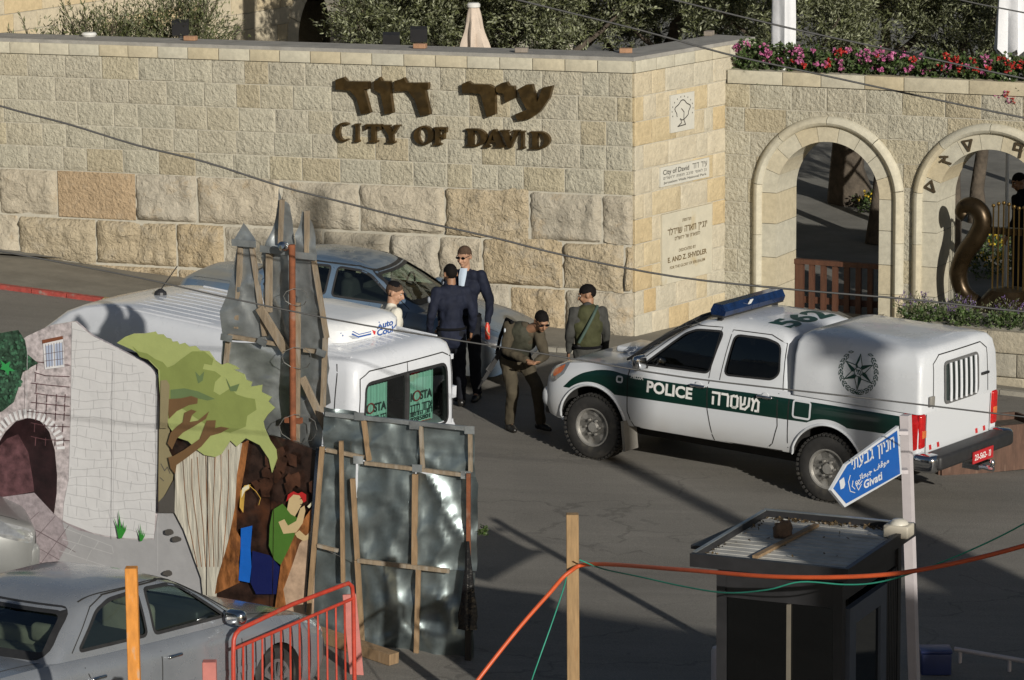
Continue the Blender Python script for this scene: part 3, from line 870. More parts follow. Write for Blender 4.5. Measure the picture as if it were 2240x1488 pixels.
YELF = leaf_mat('yellow_petal', (.6, .42, .03), (.6, .45, .05), .3)
LAV = leaf_mat('lavender_petal', (.16, .10, .26), (.18, .14, .26), .3)
BARK = mat('olive_bark', (.075, .06, .045), .95, var=.4, scale=7, bump=.02, bscale=12)
nrg = np.random.default_rng(5)

def leaves_mesh(name, cent, axis, ln, wd, m, jitter=.6, rg=None):
    """diamond leaves: centres (n,3), axis (n,3) main direction"""
    rg = rg or nrg
    n = len(cent)
    a = axis + rg.normal(0, jitter, (n, 3)); a /= np.linalg.norm(a, axis=1)[:, None] + 1e-9
    s = rg.normal(0, 1, (n, 3)); s -= a * (s * a).sum(1)[:, None]; s /= np.linalg.norm(s, axis=1)[:, None] + 1e-9
    L = ln * rg.uniform(.7, 1.3, n)[:, None]; W = wd * rg.uniform(.7, 1.3, n)[:, None]
    nn = np.cross(a, s)
    v = np.stack([cent, cent + a * L * .5 + s * W * .5 + nn * L * .06, cent + a * L, cent + a * L * .5 - s * W * .5 + nn * L * .06], 1).reshape(-1, 3)
    me = bpy.data.meshes.new(name)
    me.vertices.add(4 * n); me.loops.add(4 * n); me.polygons.add(n)
    me.vertices.foreach_set('co', v.astype(np.float32).ravel())
    me.loops.foreach_set('vertex_index', np.arange(4 * n, dtype=np.int32))
    me.polygons.foreach_set('loop_start', np.arange(0, 4 * n, 4, dtype=np.int32))
    me.update(calc_edges=True)
    at = me.attributes.new('tone', 'FLOAT', 'FACE')
    at.data.foreach_set('value', rg.uniform(0, 1, n).astype(np.float32))
    me.materials.append(m)
    return me

def crown_mesh(name, center, rad, nclump, per, ln, wd, m, clump=.22, seed=0, flat=1.0, up_bias=.4, hollow=.35, boughs=0, bough_r=.3):
    rg = np.random.default_rng(seed)
    d = rg.normal(0, 1, (nclump, 3)); d /= np.linalg.norm(d, axis=1)[:, None]
    r = rg.uniform(hollow ** 3, 1, nclump) ** (1 / 3)
    lump = 1 + .22 * np.sin(d[:, 0] * 5 + seed) * np.cos(d[:, 1] * 4 + seed * 2) + .15 * np.sin(d[:, 2] * 7 + seed)
    c = d * (r * lump)[:, None] * np.array(rad) + np.array(center)
    if boughs:
        db = rg.normal(0, 1, (boughs, 3)); db /= np.linalg.norm(db, axis=1)[:, None]
        cb = db * (rg.uniform(hollow ** 3, 1, boughs) ** (1 / 3))[:, None] * np.array(rad) * .9 + np.array(center)
        k = rg.integers(0, boughs, nclump)
        off = rg.normal(0, 1, (nclump, 3)); off /= np.linalg.norm(off, axis=1)[:, None]
        c = cb[k] + off * (bough_r * rg.uniform(.35, 1.1, nclump) ** .7)[:, None] * rg.uniform(.6, 1.3, boughs)[k][:, None]
        d = .5 * db[k] + .8 * off; d /= np.linalg.norm(d, axis=1)[:, None]
    ax = d * .6 + np.array([0, 0, up_bias]) + rg.normal(0, .45, (nclump, 3)); ax /= np.linalg.norm(ax, axis=1)[:, None]
    t = rg.uniform(-.5, 1, (nclump, per))
    pos = c[:, None, :] + ax[:, None, :] * (t * clump)[:, :, None] + rg.normal(0, clump * .16, (nclump, per, 3))
    axis = np.repeat(ax[:, None, :], per, 1)
    return leaves_mesh(name, pos.reshape(-1, 3), axis.reshape(-1, 3), ln, wd, m, .55, rg)

def limb_tree(parent, base, top, r0, seed, nb=6, spread=.9, m=None):
    rr = random.Random(seed)
    b = MB(); pts = []
    for i in range(7):
        t = i / 6
        pts.append(V(base).lerp(V(top), t) + V((rr.uniform(-.08, .08), rr.uniform(-.08, .08), 0)) * (0 if i == 0 else 1) * (r0 * 5))
    b.tube(pts, [r0 * (1.35 if i == 0 else 1 - .45 * i / 6) for i in range(7)], 9)
    for k in range(nb):
        s = pts[3 + k % 4]; a = rr.uniform(0, 6.28); L = rr.uniform(.6, 1.1) * spread
        e = s + V((math.cos(a) * L, math.sin(a) * L, L * rr.uniform(.5, 1.0)))
        mid = (s + e) / 2 + V((0, 0, -.06))
        b.tube([s, mid, e], [r0 * .42, r0 * .28, r0 * .1], 6)
    return b.build('trunk', m or BARK, parent, ang=60)

# ------------------------------------------------------------------ olive trees behind the wall
def court_z(x, y): return ground(x, y) + .06 + .035 * max(0, y - 49)
olives = [(-1.4, 53.2, 1.0, 3.75, 'behind the wall left of the beige parasol'), (-.5, 54.2, 1.35, 4.1, 'directly behind the beige parasol'),
          (.75, 53.0, 1.45, 4.2, 'behind the wall above the bronze letters'), (2.3, 54.4, 1.5, 4.5, 'behind the corner of the long wall'),
          (3.9, 52.9, 1.55, 4.1, 'behind the geraniums over the left arch'), (6.6, 54.2, 1.6, 4.3, 'behind the geraniums between the arches'), (8.3, 52.6, 1.5, 4.1, 'behind the red geraniums over the right arch'),
          (5.5, 54.6, 1.5, 4.4, 'behind the wrapped white parasol'), (.6, 56.3, 1.6, 4.1, 'between the rows, right of the beige parasol'), (2.2, 56.8, 1.6, 4.1, 'between the rows behind the wall corner'), (3.6, 56.3, 1.5, 4.2, 'between the rows left of the wrapped parasol'),
          (7.3, 56.6, 1.6, 4.3, 'between the rows beside the folded parasol at the right'), (-1.2, 57.5, 1.3, 4.0, 'in the second row beside the arch of the pale building'), (-.4, 59.5, 1.8, 4.4, 'in the second row behind the beige parasol'), (2.6, 59.5, 1.8, 4.5, 'in the second row behind the wall corner'),
          (5.45, 58.0, 1.8, 4.6, 'whose thick trunk shows through the left arch'), (8.9, 59.0, 1.9, 4.5, 'in the second row behind the right arch')]
for i, (x, y, r, z, where) in enumerate(olives):
    g0 = court_z(x, y)
    t = thing('olive_tree', 'grey-green olive tree ' + where, 'tree', loc=(x, y, g0), group='olive trees behind the stone wall')
    big = 'thick' in where
    limb_tree(t, (0, 0, 0), (.15, 0, z - 1.0 - g0), .30 if big else .12, 30 + i, 7, r * .8)
    link('crown', crown_mesh('crown', (0, 0, z - g0 + .05), (r * 1.2, r * .95, r * 1.0), 1150, 24, .075, .023, OLIVE, clump=.20, seed=i + 3, hollow=.25, boughs=62, bough_r=.30), t)
# shrub with long loose sprigs on the left
for i, (x, y, z, rad, n, lab) in enumerate([(-5.75, 52.0, 3.35, (.62, .5, .52), 270, 'loose grey-green shrub with long sprigs behind the wall, left of the low floodlight'),
                                   (-4.75, 52.1, 3.55, (.72, .5, .72), 420, 'dense grey-green shrub behind the wall between floodlight and building arch'),
                                   (-6.6, 52.2, 3.1, (.5, .4, .5), 60, 'sparse sprigs of a shrub at the far left end of the wall')]):
    g0 = court_z(x, y)
    t = thing('shrub', lab, 'shrub', loc=(x, y, g0), group='shrubs behind the left end of the wall')
    limb_tree(t, (0, 0, 0), (.05, 0, z - g0), .05, 80 + i, 5, .5)
    link('crown', crown_mesh('crown', (0, 0, z - g0), rad, n, 20, .08, .018, SHRUB, clump=.34, seed=50 + i, up_bias=.8, hollow=.1), t)
    rr = random.Random(i); bb = MB(); cs = []; axs = []
    for k in range(16):
        a = rr.uniform(0, 6.28); s0 = V((math.cos(a) * rad[0] * .5, math.sin(a) * .2, z - g0)); e = s0 + V((math.cos(a) * .35, math.sin(a) * .1, rr.uniform(.5, .95)))
        bb.tube([s0, (s0 + e) / 2 + V((0, 0, .05)), e], [.008, .006, .003], 5)
        for q in range(26):
            u = rr.uniform(.2, 1); cs.append(s0.lerp(e, u)); axs.append((e - s0).normalized() + V((rr.uniform(-.6, .6), rr.uniform(-.6, .6), 0)))
    bb.build('sprig_stems', BARK, t)['kind'] = 'stuff'
    link('sprigs', leaves_mesh('sprigs', np.array([tuple(c) for c in cs]), np.array([tuple(c) for c in axs]), .085, .017, SHRUB, .3), t)['kind'] = 'stuff'

# ------------------------------------------------------------------ geraniums on the gate wall
cols = ['p', 'p', 'm', 'p', 'p', 'm', 'm', 'r', 'm', 'p']
names = {'p': 'pink', 'm': 'mixed pink and red', 'r': 'red'}
wheres = ['at the pier end of the wall', 'below the wrapped white parasol', 'right of the wrapped white parasol', 'over the top of the left arch', 'right of the left arch crown', 'over the pillar between the arches',
          'left of the right arch crown', 'trailing over the coping at the picture edge', 'just beyond the right arch crown', 'at the far end of the gate wall']
for i in range(10):
    u = .12 + i * .52
    t = thing('geranium', f'{names[cols[i]]} flowering geranium on the gate wall {wheres[i]}', 'flower', MA @ Matrix.Translation((u, .30, 3.36)), group='geraniums along the top of the gate wall')
    zc = .14 if i < 2 else .10
    link('foliage', crown_mesh('foliage', (.2, 0, zc), (.36, .22, .19), 170, 9, .045, .045, GERL, clump=.07, seed=90 + i, hollow=.1), t)
    rr = random.Random(40 + i)
    for c, mt in (('p', PINKF), ('r', REDF)):
        k = {'p': {'p': 14, 'r': 1}, 'm': {'p': 7, 'r': 6}, 'r': {'p': 3, 'r': 11}}[cols[i]][c]
        for q in range(k):
            p = (rr.uniform(-.1, .5), rr.uniform(-.30, .05), zc + rr.uniform(-.02, .24))
            if i == 7 and q < 3: p = (rr.uniform(.1, .35), -.30, -.12 - .05 * q)
            link('bloom', crown_mesh('bloom', p, (lambda q_: (q_, q_, q_ * .75))(rr.uniform(.025, .062)), 8, 6, .028, .03, mt, clump=.012, seed=200 + i * 20 + q, hollow=.1), t)
    if i == 7 or i == 0:
        link('trailing_stem', crown_mesh('trailing_stem', (.25, -.25, -.02), (.12, .05, .2), 26, 8, .04, .035, GERL, clump=.06, seed=77 + i, hollow=.1), t)
# planter greens, lavender and bedding plants
for i in range(7):
    t = thing('bedding_plant', f'low green bedding plant in the stone planter, {["first", "second", "third", "fourth", "fifth", "sixth", "seventh"][i]} along from the truck', 'plant', MPL @ Matrix.Translation((.3 + i * .6, .42, .56)), group='green plants in the stone planter')
    link('foliage', crown_mesh('foliage', (0, 0, .05), (.30, .24, .10), 70, 10, .05, .03, GERL, clump=.08, seed=300 + i, hollow=.1), t)
for i in range(3):
    t = thing('lavender', ['purple lavender clump at the left end of the pedestal', 'purple lavender clump before the lyre base', 'purple lavender clump at the right end of the pedestal'][i], 'plant', MA @ Matrix.Translation((3.1 + .65 * i, -1.05, .42)), group='lavender round the statue')
    link('foliage', crown_mesh('foliage', (0, 0, .08), (.26, .16, .13), 60, 10, .05, .012, SHRUB, clump=.1, seed=320 + i, hollow=.1, up_bias=1), t)
    link('bloom', crown_mesh('bloom', (0, 0, .16), (.25, .16, .10), 30, 8, .03, .014, LAV, clump=.06, seed=330 + i, hollow=.1, up_bias=1), t)
for i, (x, y, s) in enumerate([(5.75, 57.2, .55), (6.3, 57.4, .5), (7.35, 54.0, 1.0), (7.0, 52.4, .9)]):
    t = thing('flower_bed_plant', ['yellow flowers at the foot of the thick olive trunk', 'dark green tuft right of the thick olive trunk', 'yellow and purple flowers behind the lyre', 'yellow flower tuft low behind the lyre arm'][i], 'plant', loc=(x, y, court_z(x, y)), group='bedding in the courtyard')
    link('foliage', crown_mesh('foliage', (0, 0, .14), (.5 * s, .35, .2), 90, 9, .06, .03, GERL, clump=.09, seed=340 + i, hollow=.1), t)
    if i != 1: link('bloom', crown_mesh('bloom', (0, -.1, .24), (.45 * s, .3, .1), 34, 6, .03, .03, YELF, clump=.02, seed=350 + i, hollow=.1), t)

# ------------------------------------------------------------------ folded parasols
def parasol(name, lab, loc, zt, zb, rt_, rb, m, folds, capm=None, seed=0):
    t = thing(name, lab, 'parasol', loc=loc)
    rr = random.Random(seed); rings = []; n = folds * 4
    for j in range(15):
        u = j / 14; z = zt + (zb - zt) * u; r = rt_ + (rb - rt_) * u ** .9
        ring = []
        for k in range(n):
            a = 2 * math.pi * k / n
            fo = math.cos(a * folds + .5 * math.sin(3 * u + seed))
            q = r * (1 + (.05 + .26 * u) * fo) + .01 * math.sin(9 * u + a * 2)
            ring.append(V((q * math.cos(a), q * math.sin(a), z + (.06 * fo if j == 14 else 0) + .015 * math.sin(a * 3 + seed))))
        rings.append(ring)
    b = MB(); b.loft(rings, True, False); b.build('folded_canopy', m, t, ang=60)
    b = MB(); b.tube([(0, 0, 0), (0, 0, zt - .02)], .025, 8); b.build('pole', PLASTW, t)
    if capm:
        b = MB(); b.lathe([(0, zt - .01), (rt_ * 1.5, zt - .01), (rt_ * 1.55, zt + .025), (rt_ * 1.2, zt + .05), (0, zt + .055)], None, 18); b.build('top_cap', capm, t, ang=40)
    return t
PLASTW = mat('white_plastic', (.62, .62, .60), .45, var=.05)
CREAM = mat('cream_canvas', (.50, .42, .35), .85, var=.08, scale=8)
WHITEC = mat('white_canvas', (.62, .63, .66), .8, var=.06, scale=5, bump=.01, bscale=7)
def at(px, py, Y): 
    q = hitY(px, py, Y); return q
q = at(1036, 14, 51.2); g0 = court_z(q.x, 51.2)
parasol('parasol', 'folded beige parasol with a white top cap behind the long wall', (q.x, 51.2, g0), q.z - g0, at(1040, 118, 51.2).z - g0, .062, .19, CREAM, 7, PLASTW, 1)
q = at(1714, 130, 50.9); g0 = court_z(q.x, 50.9)
parasol('parasol', 'tall parasol wrapped in a white cover rising above the geraniums', (q.x, 50.9, g0), q.z + 2.6 - g0, q.z - g0, .17, .125, WHITEC, 4, None, 2)
q = at(884, 60, 55.6); g0 = court_z(q.x, 55.6)
parasol('parasol', 'white wrapped parasol half hidden by olive trees left of the beige one', (q.x, 55.6, court_z(q.x, 55.6)), q.z + 2.2 - g0, q.z - .25 - g0, .145, .135, WHITEC, 4, None, 3)
q = at(2212, 118, 50.2); g0 = court_z(q.x, 50.2)
parasol('parasol', 'white folded parasol at the top right beyond the gate wall', (q.x, 50.4, g0), q.z + 2.4 - g0, q.z - g0, .10, .18, WHITEC, 5, None, 4)

# floodlights, loose stones on the coping
DARKM = mat('dark_metal', (.02, .02, .022), .5, var=.2)
for px, py, Y, lab in ((395, 60, 51.6, 'black floodlight box in the shrub behind the wall'), (856, 88, 51.3, 'black floodlight box behind the wall left of the beige parasol'), (916, 75, 51.6, 'black box lamp in the olive leaves beside the beige parasol')):
    q = hitY(px, py, Y); g0 = court_z(q.x, Y)
    t = thing('floodlight', lab, 'lamp', loc=(q.x, Y, g0), group='black lamps behind the wall')
    b = MB(); b.box((0, 0, q.z - g0), (.24, .12, .2), Matrix.Rotation(.3, 3, 'X')); b.build('housing', DARKM, t)
    b = MB(); b.box((0, .02, (q.z - g0) / 2 - .05), (.05, .05, q.z - g0 - .1)); b.build('post', DARKM, t)
BRICKM = mat('loose_brick', (.30, .17, .10), .9, var=.2, scale=12, bump=.004)
STONEM = mat('loose_stone', (.22, .19, .16), .9, var=.2, scale=12, bump=.004)
for k, (px, py, M_, lab, mt) in enumerate(((417, 89, ML, 'loose orange brick on the coping below the shrub', BRICKM), (919, 106, ML, 'loose brown brick on the coping beside the black lamp', BRICKM), (1141, 115, ML, 'loose grey brick on the coping right of the beige parasol', STONEM),
                                (1369, 116, ML, 'loose brown brick on the coping just before the wall corner', BRICKM), (1551, 78, MP, 'loose grey brick on the coping of the corner pier', STONEM))):
    q = hitZ(px, py, 3.757)
    t = MB(); t.box((0, 0, .033), (.17, .11, .062)); o = t.build('brick', mt)
    o.matrix_world = Matrix.Translation((q.x, q.y, 3.758)) @ Matrix.Rotation(-.35 + (1.2 if M_ is MP else 0) + .1 * k, 4, 'Z')
    bv = o.modifiers.new('b', 'BEVEL'); bv.width = .006; bv.segments = 1
    tag(o, lab, 'brick', 'loose bricks on the coping')
q = hitZ(195, 80, 3.757)
t = MB(); t.lathe([(0, 0), (.09, 0), (.11, .03), (.09, .055), (0, .065)], None, 16); o = t.build('wall_lamp', PLASTW, ang=40); o.location = (q.x, q.y, 3.758)
tag(o, 'flat round white lamp on the coping near the left end of the wall', 'lamp')

# ------------------------------------------------------------------ pale building behind on the left
o0 = hitY(350, 60, 60)
MBd = frame(V((o0.x, o0.y, 0)), V((.5, .866, 0)))
onB = on(MBd)
bld = thing('stone_building', 'pale yellow stone building with a dark arched doorway behind the wall', 'building', MBd)
uc = onB(705, 60)
bc = (onB(718, 95)[0], onB(712, 82)[1]); br = onB(712, 82)[0] - onB(640, 82)[0]
br *= .95
b = MB()
ol = [(-14, -1), (bc[0] - br, -1)] + [(bc[0] - br * math.cos(math.pi * i / 20), bc[1] + br * math.sin(math.pi * i / 20)) for i in range(21)] + [(bc[0] + br, -1), (14, -1), (14, 9), (-14, 9)]
b.plate([ol], lambda x, y: V((x, 0, y)), (0, .6, 0)); b.build('wall_core', MORTAR, bld)
b = MB(); b.box((bc[0], 2.6, 2), (5, .1, 8)); b.build('inner_wall', PLINTH, bld)
b = MB(); b.box((bc[0] - 2.4, 1.6, 2), (.1, 1.9, 8)); b.box((bc[0] + 2.4, 1.6, 2), (.1, 1.9, 8)); b.build('passage_wall', PLINTH, bld)
b = MB(); b.box((bc[0], 1.6, 5.5), (4.7, 1.9, .2)); b.build('passage_ceiling', PLINTH, bld)
ro2 = br + .34
def btop(u): return bc[1] + math.sqrt(ro2 ** 2 - (u - bc[0]) ** 2) if abs(u - bc[0]) < ro2 else -9
zr = 1.0
while zr < 6.4:
    u = -8 - rnd.uniform(0, .5)
    while u < 10:
        e = u + rnd.choice((.7, .8, .6, .95))
        pts = [(u + (e - u) * k / 16) for k in range(17)]
        cur = [(p, max(zr + .008, btop(p))) for p in pts if btop(p) < zr + .26]
        if len(cur) > 2:
            lp = cur + [(cur[-1][0], zr + .272), (cur[0][0], zr + .272)]
            lp = [(min(max(p[0], u + .008), e - .008), p[1]) for p in lp]
            b = MB(); b.plate([lp], lambda x, y: V((x, -.02, y)), (0, .05, 0)); b.build('stone', BUILD_ST, bld)
        u = e
    zr += .28
for i in range(9):
    a0, a1 = math.pi * i / 9 + .006, math.pi * (i + 1) / 9 - .006
    lp = [(bc[0] - br * math.cos(a0 + (a1 - a0) * j / 4), bc[1] + br * math.sin(a0 + (a1 - a0) * j / 4)) for j in range(5)] + [(bc[0] - ro2 * math.cos(a1 + (a0 - a1) * j / 4), bc[1] + ro2 * math.sin(a1 + (a0 - a1) * j / 4)) for j in range(5)]
    b = MB(); b.plate([lp], lambda x, y: V((x, -.03, y)), (0, .6, 0)); b.build('voussoir', BUILD_ST, bld)
# ------------------------------------------------------------------ vehicle makers
RUBBER = mat('black_rubber', (.022, .021, .02), .75, var=.3, scale=20, wear=(.06, .055, .045), wscale=6, wamt=.45)
BLACKP = mat('black_trim_plastic', (.02, .02, .021), .55, var=.25, scale=10)
CHROME = mat('chrome', (.62, .63, .65), .12, metal=1., var=.05)
ALLOY = mat('dusty_alloy', (.36, .35, .33), .45, metal=.55, var=.15, scale=14, wear=(.2, .18, .15), wscale=9, wamt=.4)
UNDER = mat('dark_underside', (.015, .014, .013), .9, var=.2)
SEATD = mat('dark_seat_cloth', (.03, .028, .027), .9, var=.2)
SEATB = mat('beige_seat_cloth', (.26, .23, .18), .9, var=.15)
REDL = mat('red_lens', (.42, .012, .012), .15, var=.2, scale=30, coat=.6)
AMBER = mat('amber_lens', (.55, .14, .04), .15, var=.2, scale=30, coat=.6)
CLEARL = mat('clear_lens', (.42, .43, .44), .08, metal=.6, var=.2, scale=18)
TINT = glass_mat('tinted_glass', (.10, .105, .10), .10)
CLEARG = glass_mat('clear_glass', (.56, .66, .62), .11)
SMOKG = glass_mat('smoked_glass', (.22, .26, .24), .13)

def catmull(rows, sub):
    out = []
    n = len(rows)
    for i in range(n - 1):
        p0, p1, p2, p3 = rows[max(0, i - 1)], rows[i], rows[i + 1], rows[min(n - 1, i + 2)]
        for k in range(sub):
            t = k / sub
            out.append([.5 * ((2 * b) + (c - a) * t + (2 * a - 5 * b + 4 * c - d) * t * t + (3 * b - a - 3 * c + d) * t ** 3) for a, b, c, d in zip(p0, p1, p2, p3)])
    out.append(list(rows[-1]))
    return out
def body_mesh(stations, sub=4):
    """stations: (x, zbottom, zshoulder, ztop, halfwidth, halfwidth of top edge)"""
    rings = []
    for x, zb, zs, zt, w, wt in catmull(stations, sub):
        half = [(w * .8, zb), (w - .05, zb + .02), (w - .012, zb + .10), (w, zb + (zs - zb) * .35), (w, zb + (zs - zb) * .62), (w - .008, zs - .12), (w - .022, zs - .05), (w - .055, zs - .008),
                ((w - .055) * .4 + wt * .6, zs + (zt - zs) * .55), (wt * .8, zt - .012), (wt * .4, zt - .002)]
        rings.append([V((x, y, z)) for y, z in half] + [V((x, -y, z)) for y, z in half[::-1]])
    b = MB(); b.loft(rings)
    return b
def rring(z, xf, xr, hw, rc, bf=.0, br=.0, n=5):
    pts = []
    rc = min(rc, hw * .9, (xf - xr) * .45)
    for cx, cy, a0 in ((xf - rc, hw - rc, 90), (xf - rc, -hw + rc, 0), (xr + rc, -hw + rc, -90), (xr + rc, hw - rc, -180)):
        seq = [R(a0 - 90 * k / n) for k in range(n + 1)]
        pts += [V((cx + rc * math.cos(a), cy + rc * math.sin(a), z)) for a in seq]
    # bulge front and rear edges
    out = []
    m = len(pts)
    for i, p in enumerate(pts):
        out.append(p)
        q = pts[(i + 1) % m]
        if i % (n + 1) == n:
            k = 5
            out += [p.lerp(q, j / k) for j in range(1, k)]
    for p in out:
        if p.x > (xf + xr) / 2 + (xf - xr) * .3: p.x += bf * (1 - (p.y / hw) ** 2)
        elif p.x < (xf + xr) / 2 - (xf - xr) * .3: p.x -= br * (1 - (p.y / hw) ** 2)
    return out
def cab_mesh(levels, bf=.06, br=.03, shrink=0., zlow=0.):
    rings = [rring(z - (zlow if i == 0 else 0) - (shrink if i >= len(levels) - 3 else 0), xf - shrink * 1.2, xr + shrink * 1.2, max(.05, hw - shrink), rc, bf, br) for i, (z, xf, xr, hw, rc) in enumerate(levels)]
    b = MB(); b.loft(rings)
    return b
def bvh_of(me):
    return BVHTree.FromPolygons([v.co.copy() for v in me.vertices], [tuple(p.vertices) for p in me.polygons])
def sideproj(bvh, s, off=.004):
    def f(x, z, k=0):
        h = bvh.ray_cast(V((x, s * 4, z)), V((0, -s, 0)))
        if h[0] is None:
            h = bvh.find_nearest(V((x, s * .9, z)))
        n = h[1]
        if n.y * s < 0: n = -n
        return h[0] + n * (off + .0006 * (k % 4))
    return f
def endproj(bvh, s, off=.004):
    def f(y, z, k=0):
        h = bvh.ray_cast(V((s * 6, y, z)), V((-s, 0, 0)))
        if h[0] is None: h = bvh.find_nearest(V((s * 2.4, y, z)))
        n = h[1]
        if n.x * s < 0: n = -n
        return h[0] + n * (off + .0006 * (k % 4))
    return f
def topproj(bvh, off=.004):
    def f(x, y, k=0):
        h = bvh.ray_cast(V((x, y, 5)), V((0, 0, -1)))
        if h[0] is None: h = bvh.find_nearest(V((x, y, 1.8)))
        return h[0] + V((0, 0, 1)) * (off + .0006 * (k % 4))
    return f
def roundpoly(pts, r, n=4):
    out = []
    m = len(pts)
    for i in range(m):
        a, p, c = V((*pts[i - 1], 0)), V((*pts[i], 0)), V((*pts[(i + 1) % m], 0))
        d1, d2 = (a - p), (c - p)
        rr = min(r, d1.length * .45, d2.length * .45)
        s, e = p + d1.normalized() * rr, p + d2.normalized() * rr
        for k in range(n + 1):
            t = k / n
            q = s * (1 - t) ** 2 + p * 2 * t * (1 - t) + e * t * t
            out.append((q.x, q.y))
    return out
def sheet(name, poly, fn, m, parent, cuts=2, ang=40, holes=()):
    """a thin skin following a surface: poly in 2D, fn projects"""
    loops = [poly] + list(holes)
    flat = [p for lp in loops for p in lp]
    tr = tessellate_polygon([[V((p[0], p[1], 0)) for p in lp] for lp in loops])
    bm = bmesh.new()
    vs_ = [bm.verts.new((p[0], p[1], 0)) for p in flat]
    for t in tr:
        try: bm.faces.new([vs_[i] for i in t])
        except ValueError: pass
    if cuts: bmesh.ops.subdivide_edges(bm, edges=bm.edges, cuts=cuts, use_grid_fill=True)
    for v in bm.verts: v.co = fn(v.co.x, v.co.y)
    me = bpy.data.meshes.new(name)
    bm.to_mesh(me); bm.free()
    me.materials.append(m)
    smooth(me, ang)
    return link(name, me, parent)
def ribbon(name, pts, fn, w, m, parent, closed=False, step=.06):
    P = [V((*p, 0)) for p in pts] + ([V((*pts[0], 0))] if closed else [])
    dense = []
    for a, c in zip(P[:-1], P[1:]):
        k = max(1, int((c - a).length / step))
        dense += [a.lerp(c, i / k) for i in range(k)]
    dense.append(P[-1])
    vs_, fs = [], []
    for i, p in enumerate(dense):
        t = dense[min(i + 1, len(dense) - 1)] - dense[max(0, i - 1)]
        t.normalize(); nn = V((-t.y, t.x, 0)) * w / 2
        vs_ += [fn(p.x + nn.x, p.y + nn.y), fn(p.x - nn.x, p.y - nn.y)]
        if i: fs.append((2 * i - 2, 2 * i - 1, 2 * i + 1, 2 * i))
    b = MB(); b.add(vs_, fs); return b.build(name, m, parent, fix=False)
def cutter(poly, axis, a, e, m):
    """prism along axis 'y' or 'x' from a to e"""
    b = MB()
    f = (lambda x, z: V((x, a, z))) if axis == 'y' else (lambda y, z: V((a, y, z)))
    b.plate([poly], f, (0, e - a, 0) if axis == 'y' else (e - a, 0, 0))
    return b.build('cutter', m)
def cyl_cutter(x, z, r, y0, y1, m, n=32):
    return cutter([(x + r * math.cos(2 * math.pi * k / n), z + r * math.sin(2 * math.pi * k / n)) for k in range(n)], 'y', y0, y1, m)
def pad(name, c, d, m, parent, bev=.05, rot=None):
    bm = bmesh.new(); bmesh.ops.create_cube(bm, size=1)
    for v in bm.verts: v.co = V((v.co.x * d[0], v.co.y * d[1], v.co.z * d[2]))
    bmesh.ops.bevel(bm, geom=bm.edges[:], offset=min(bev, min(d) * .45), segments=3, affect='EDGES', profile=.5)
    for v in bm.verts:
        if rot is not None: v.co = rot @ v.co
        v.co += V(c)
    me = bpy.data.meshes.new(name); bm.to_mesh(me); bm.free(); me.materials.append(m); smooth(me, 40)
    return link(name, me, parent)
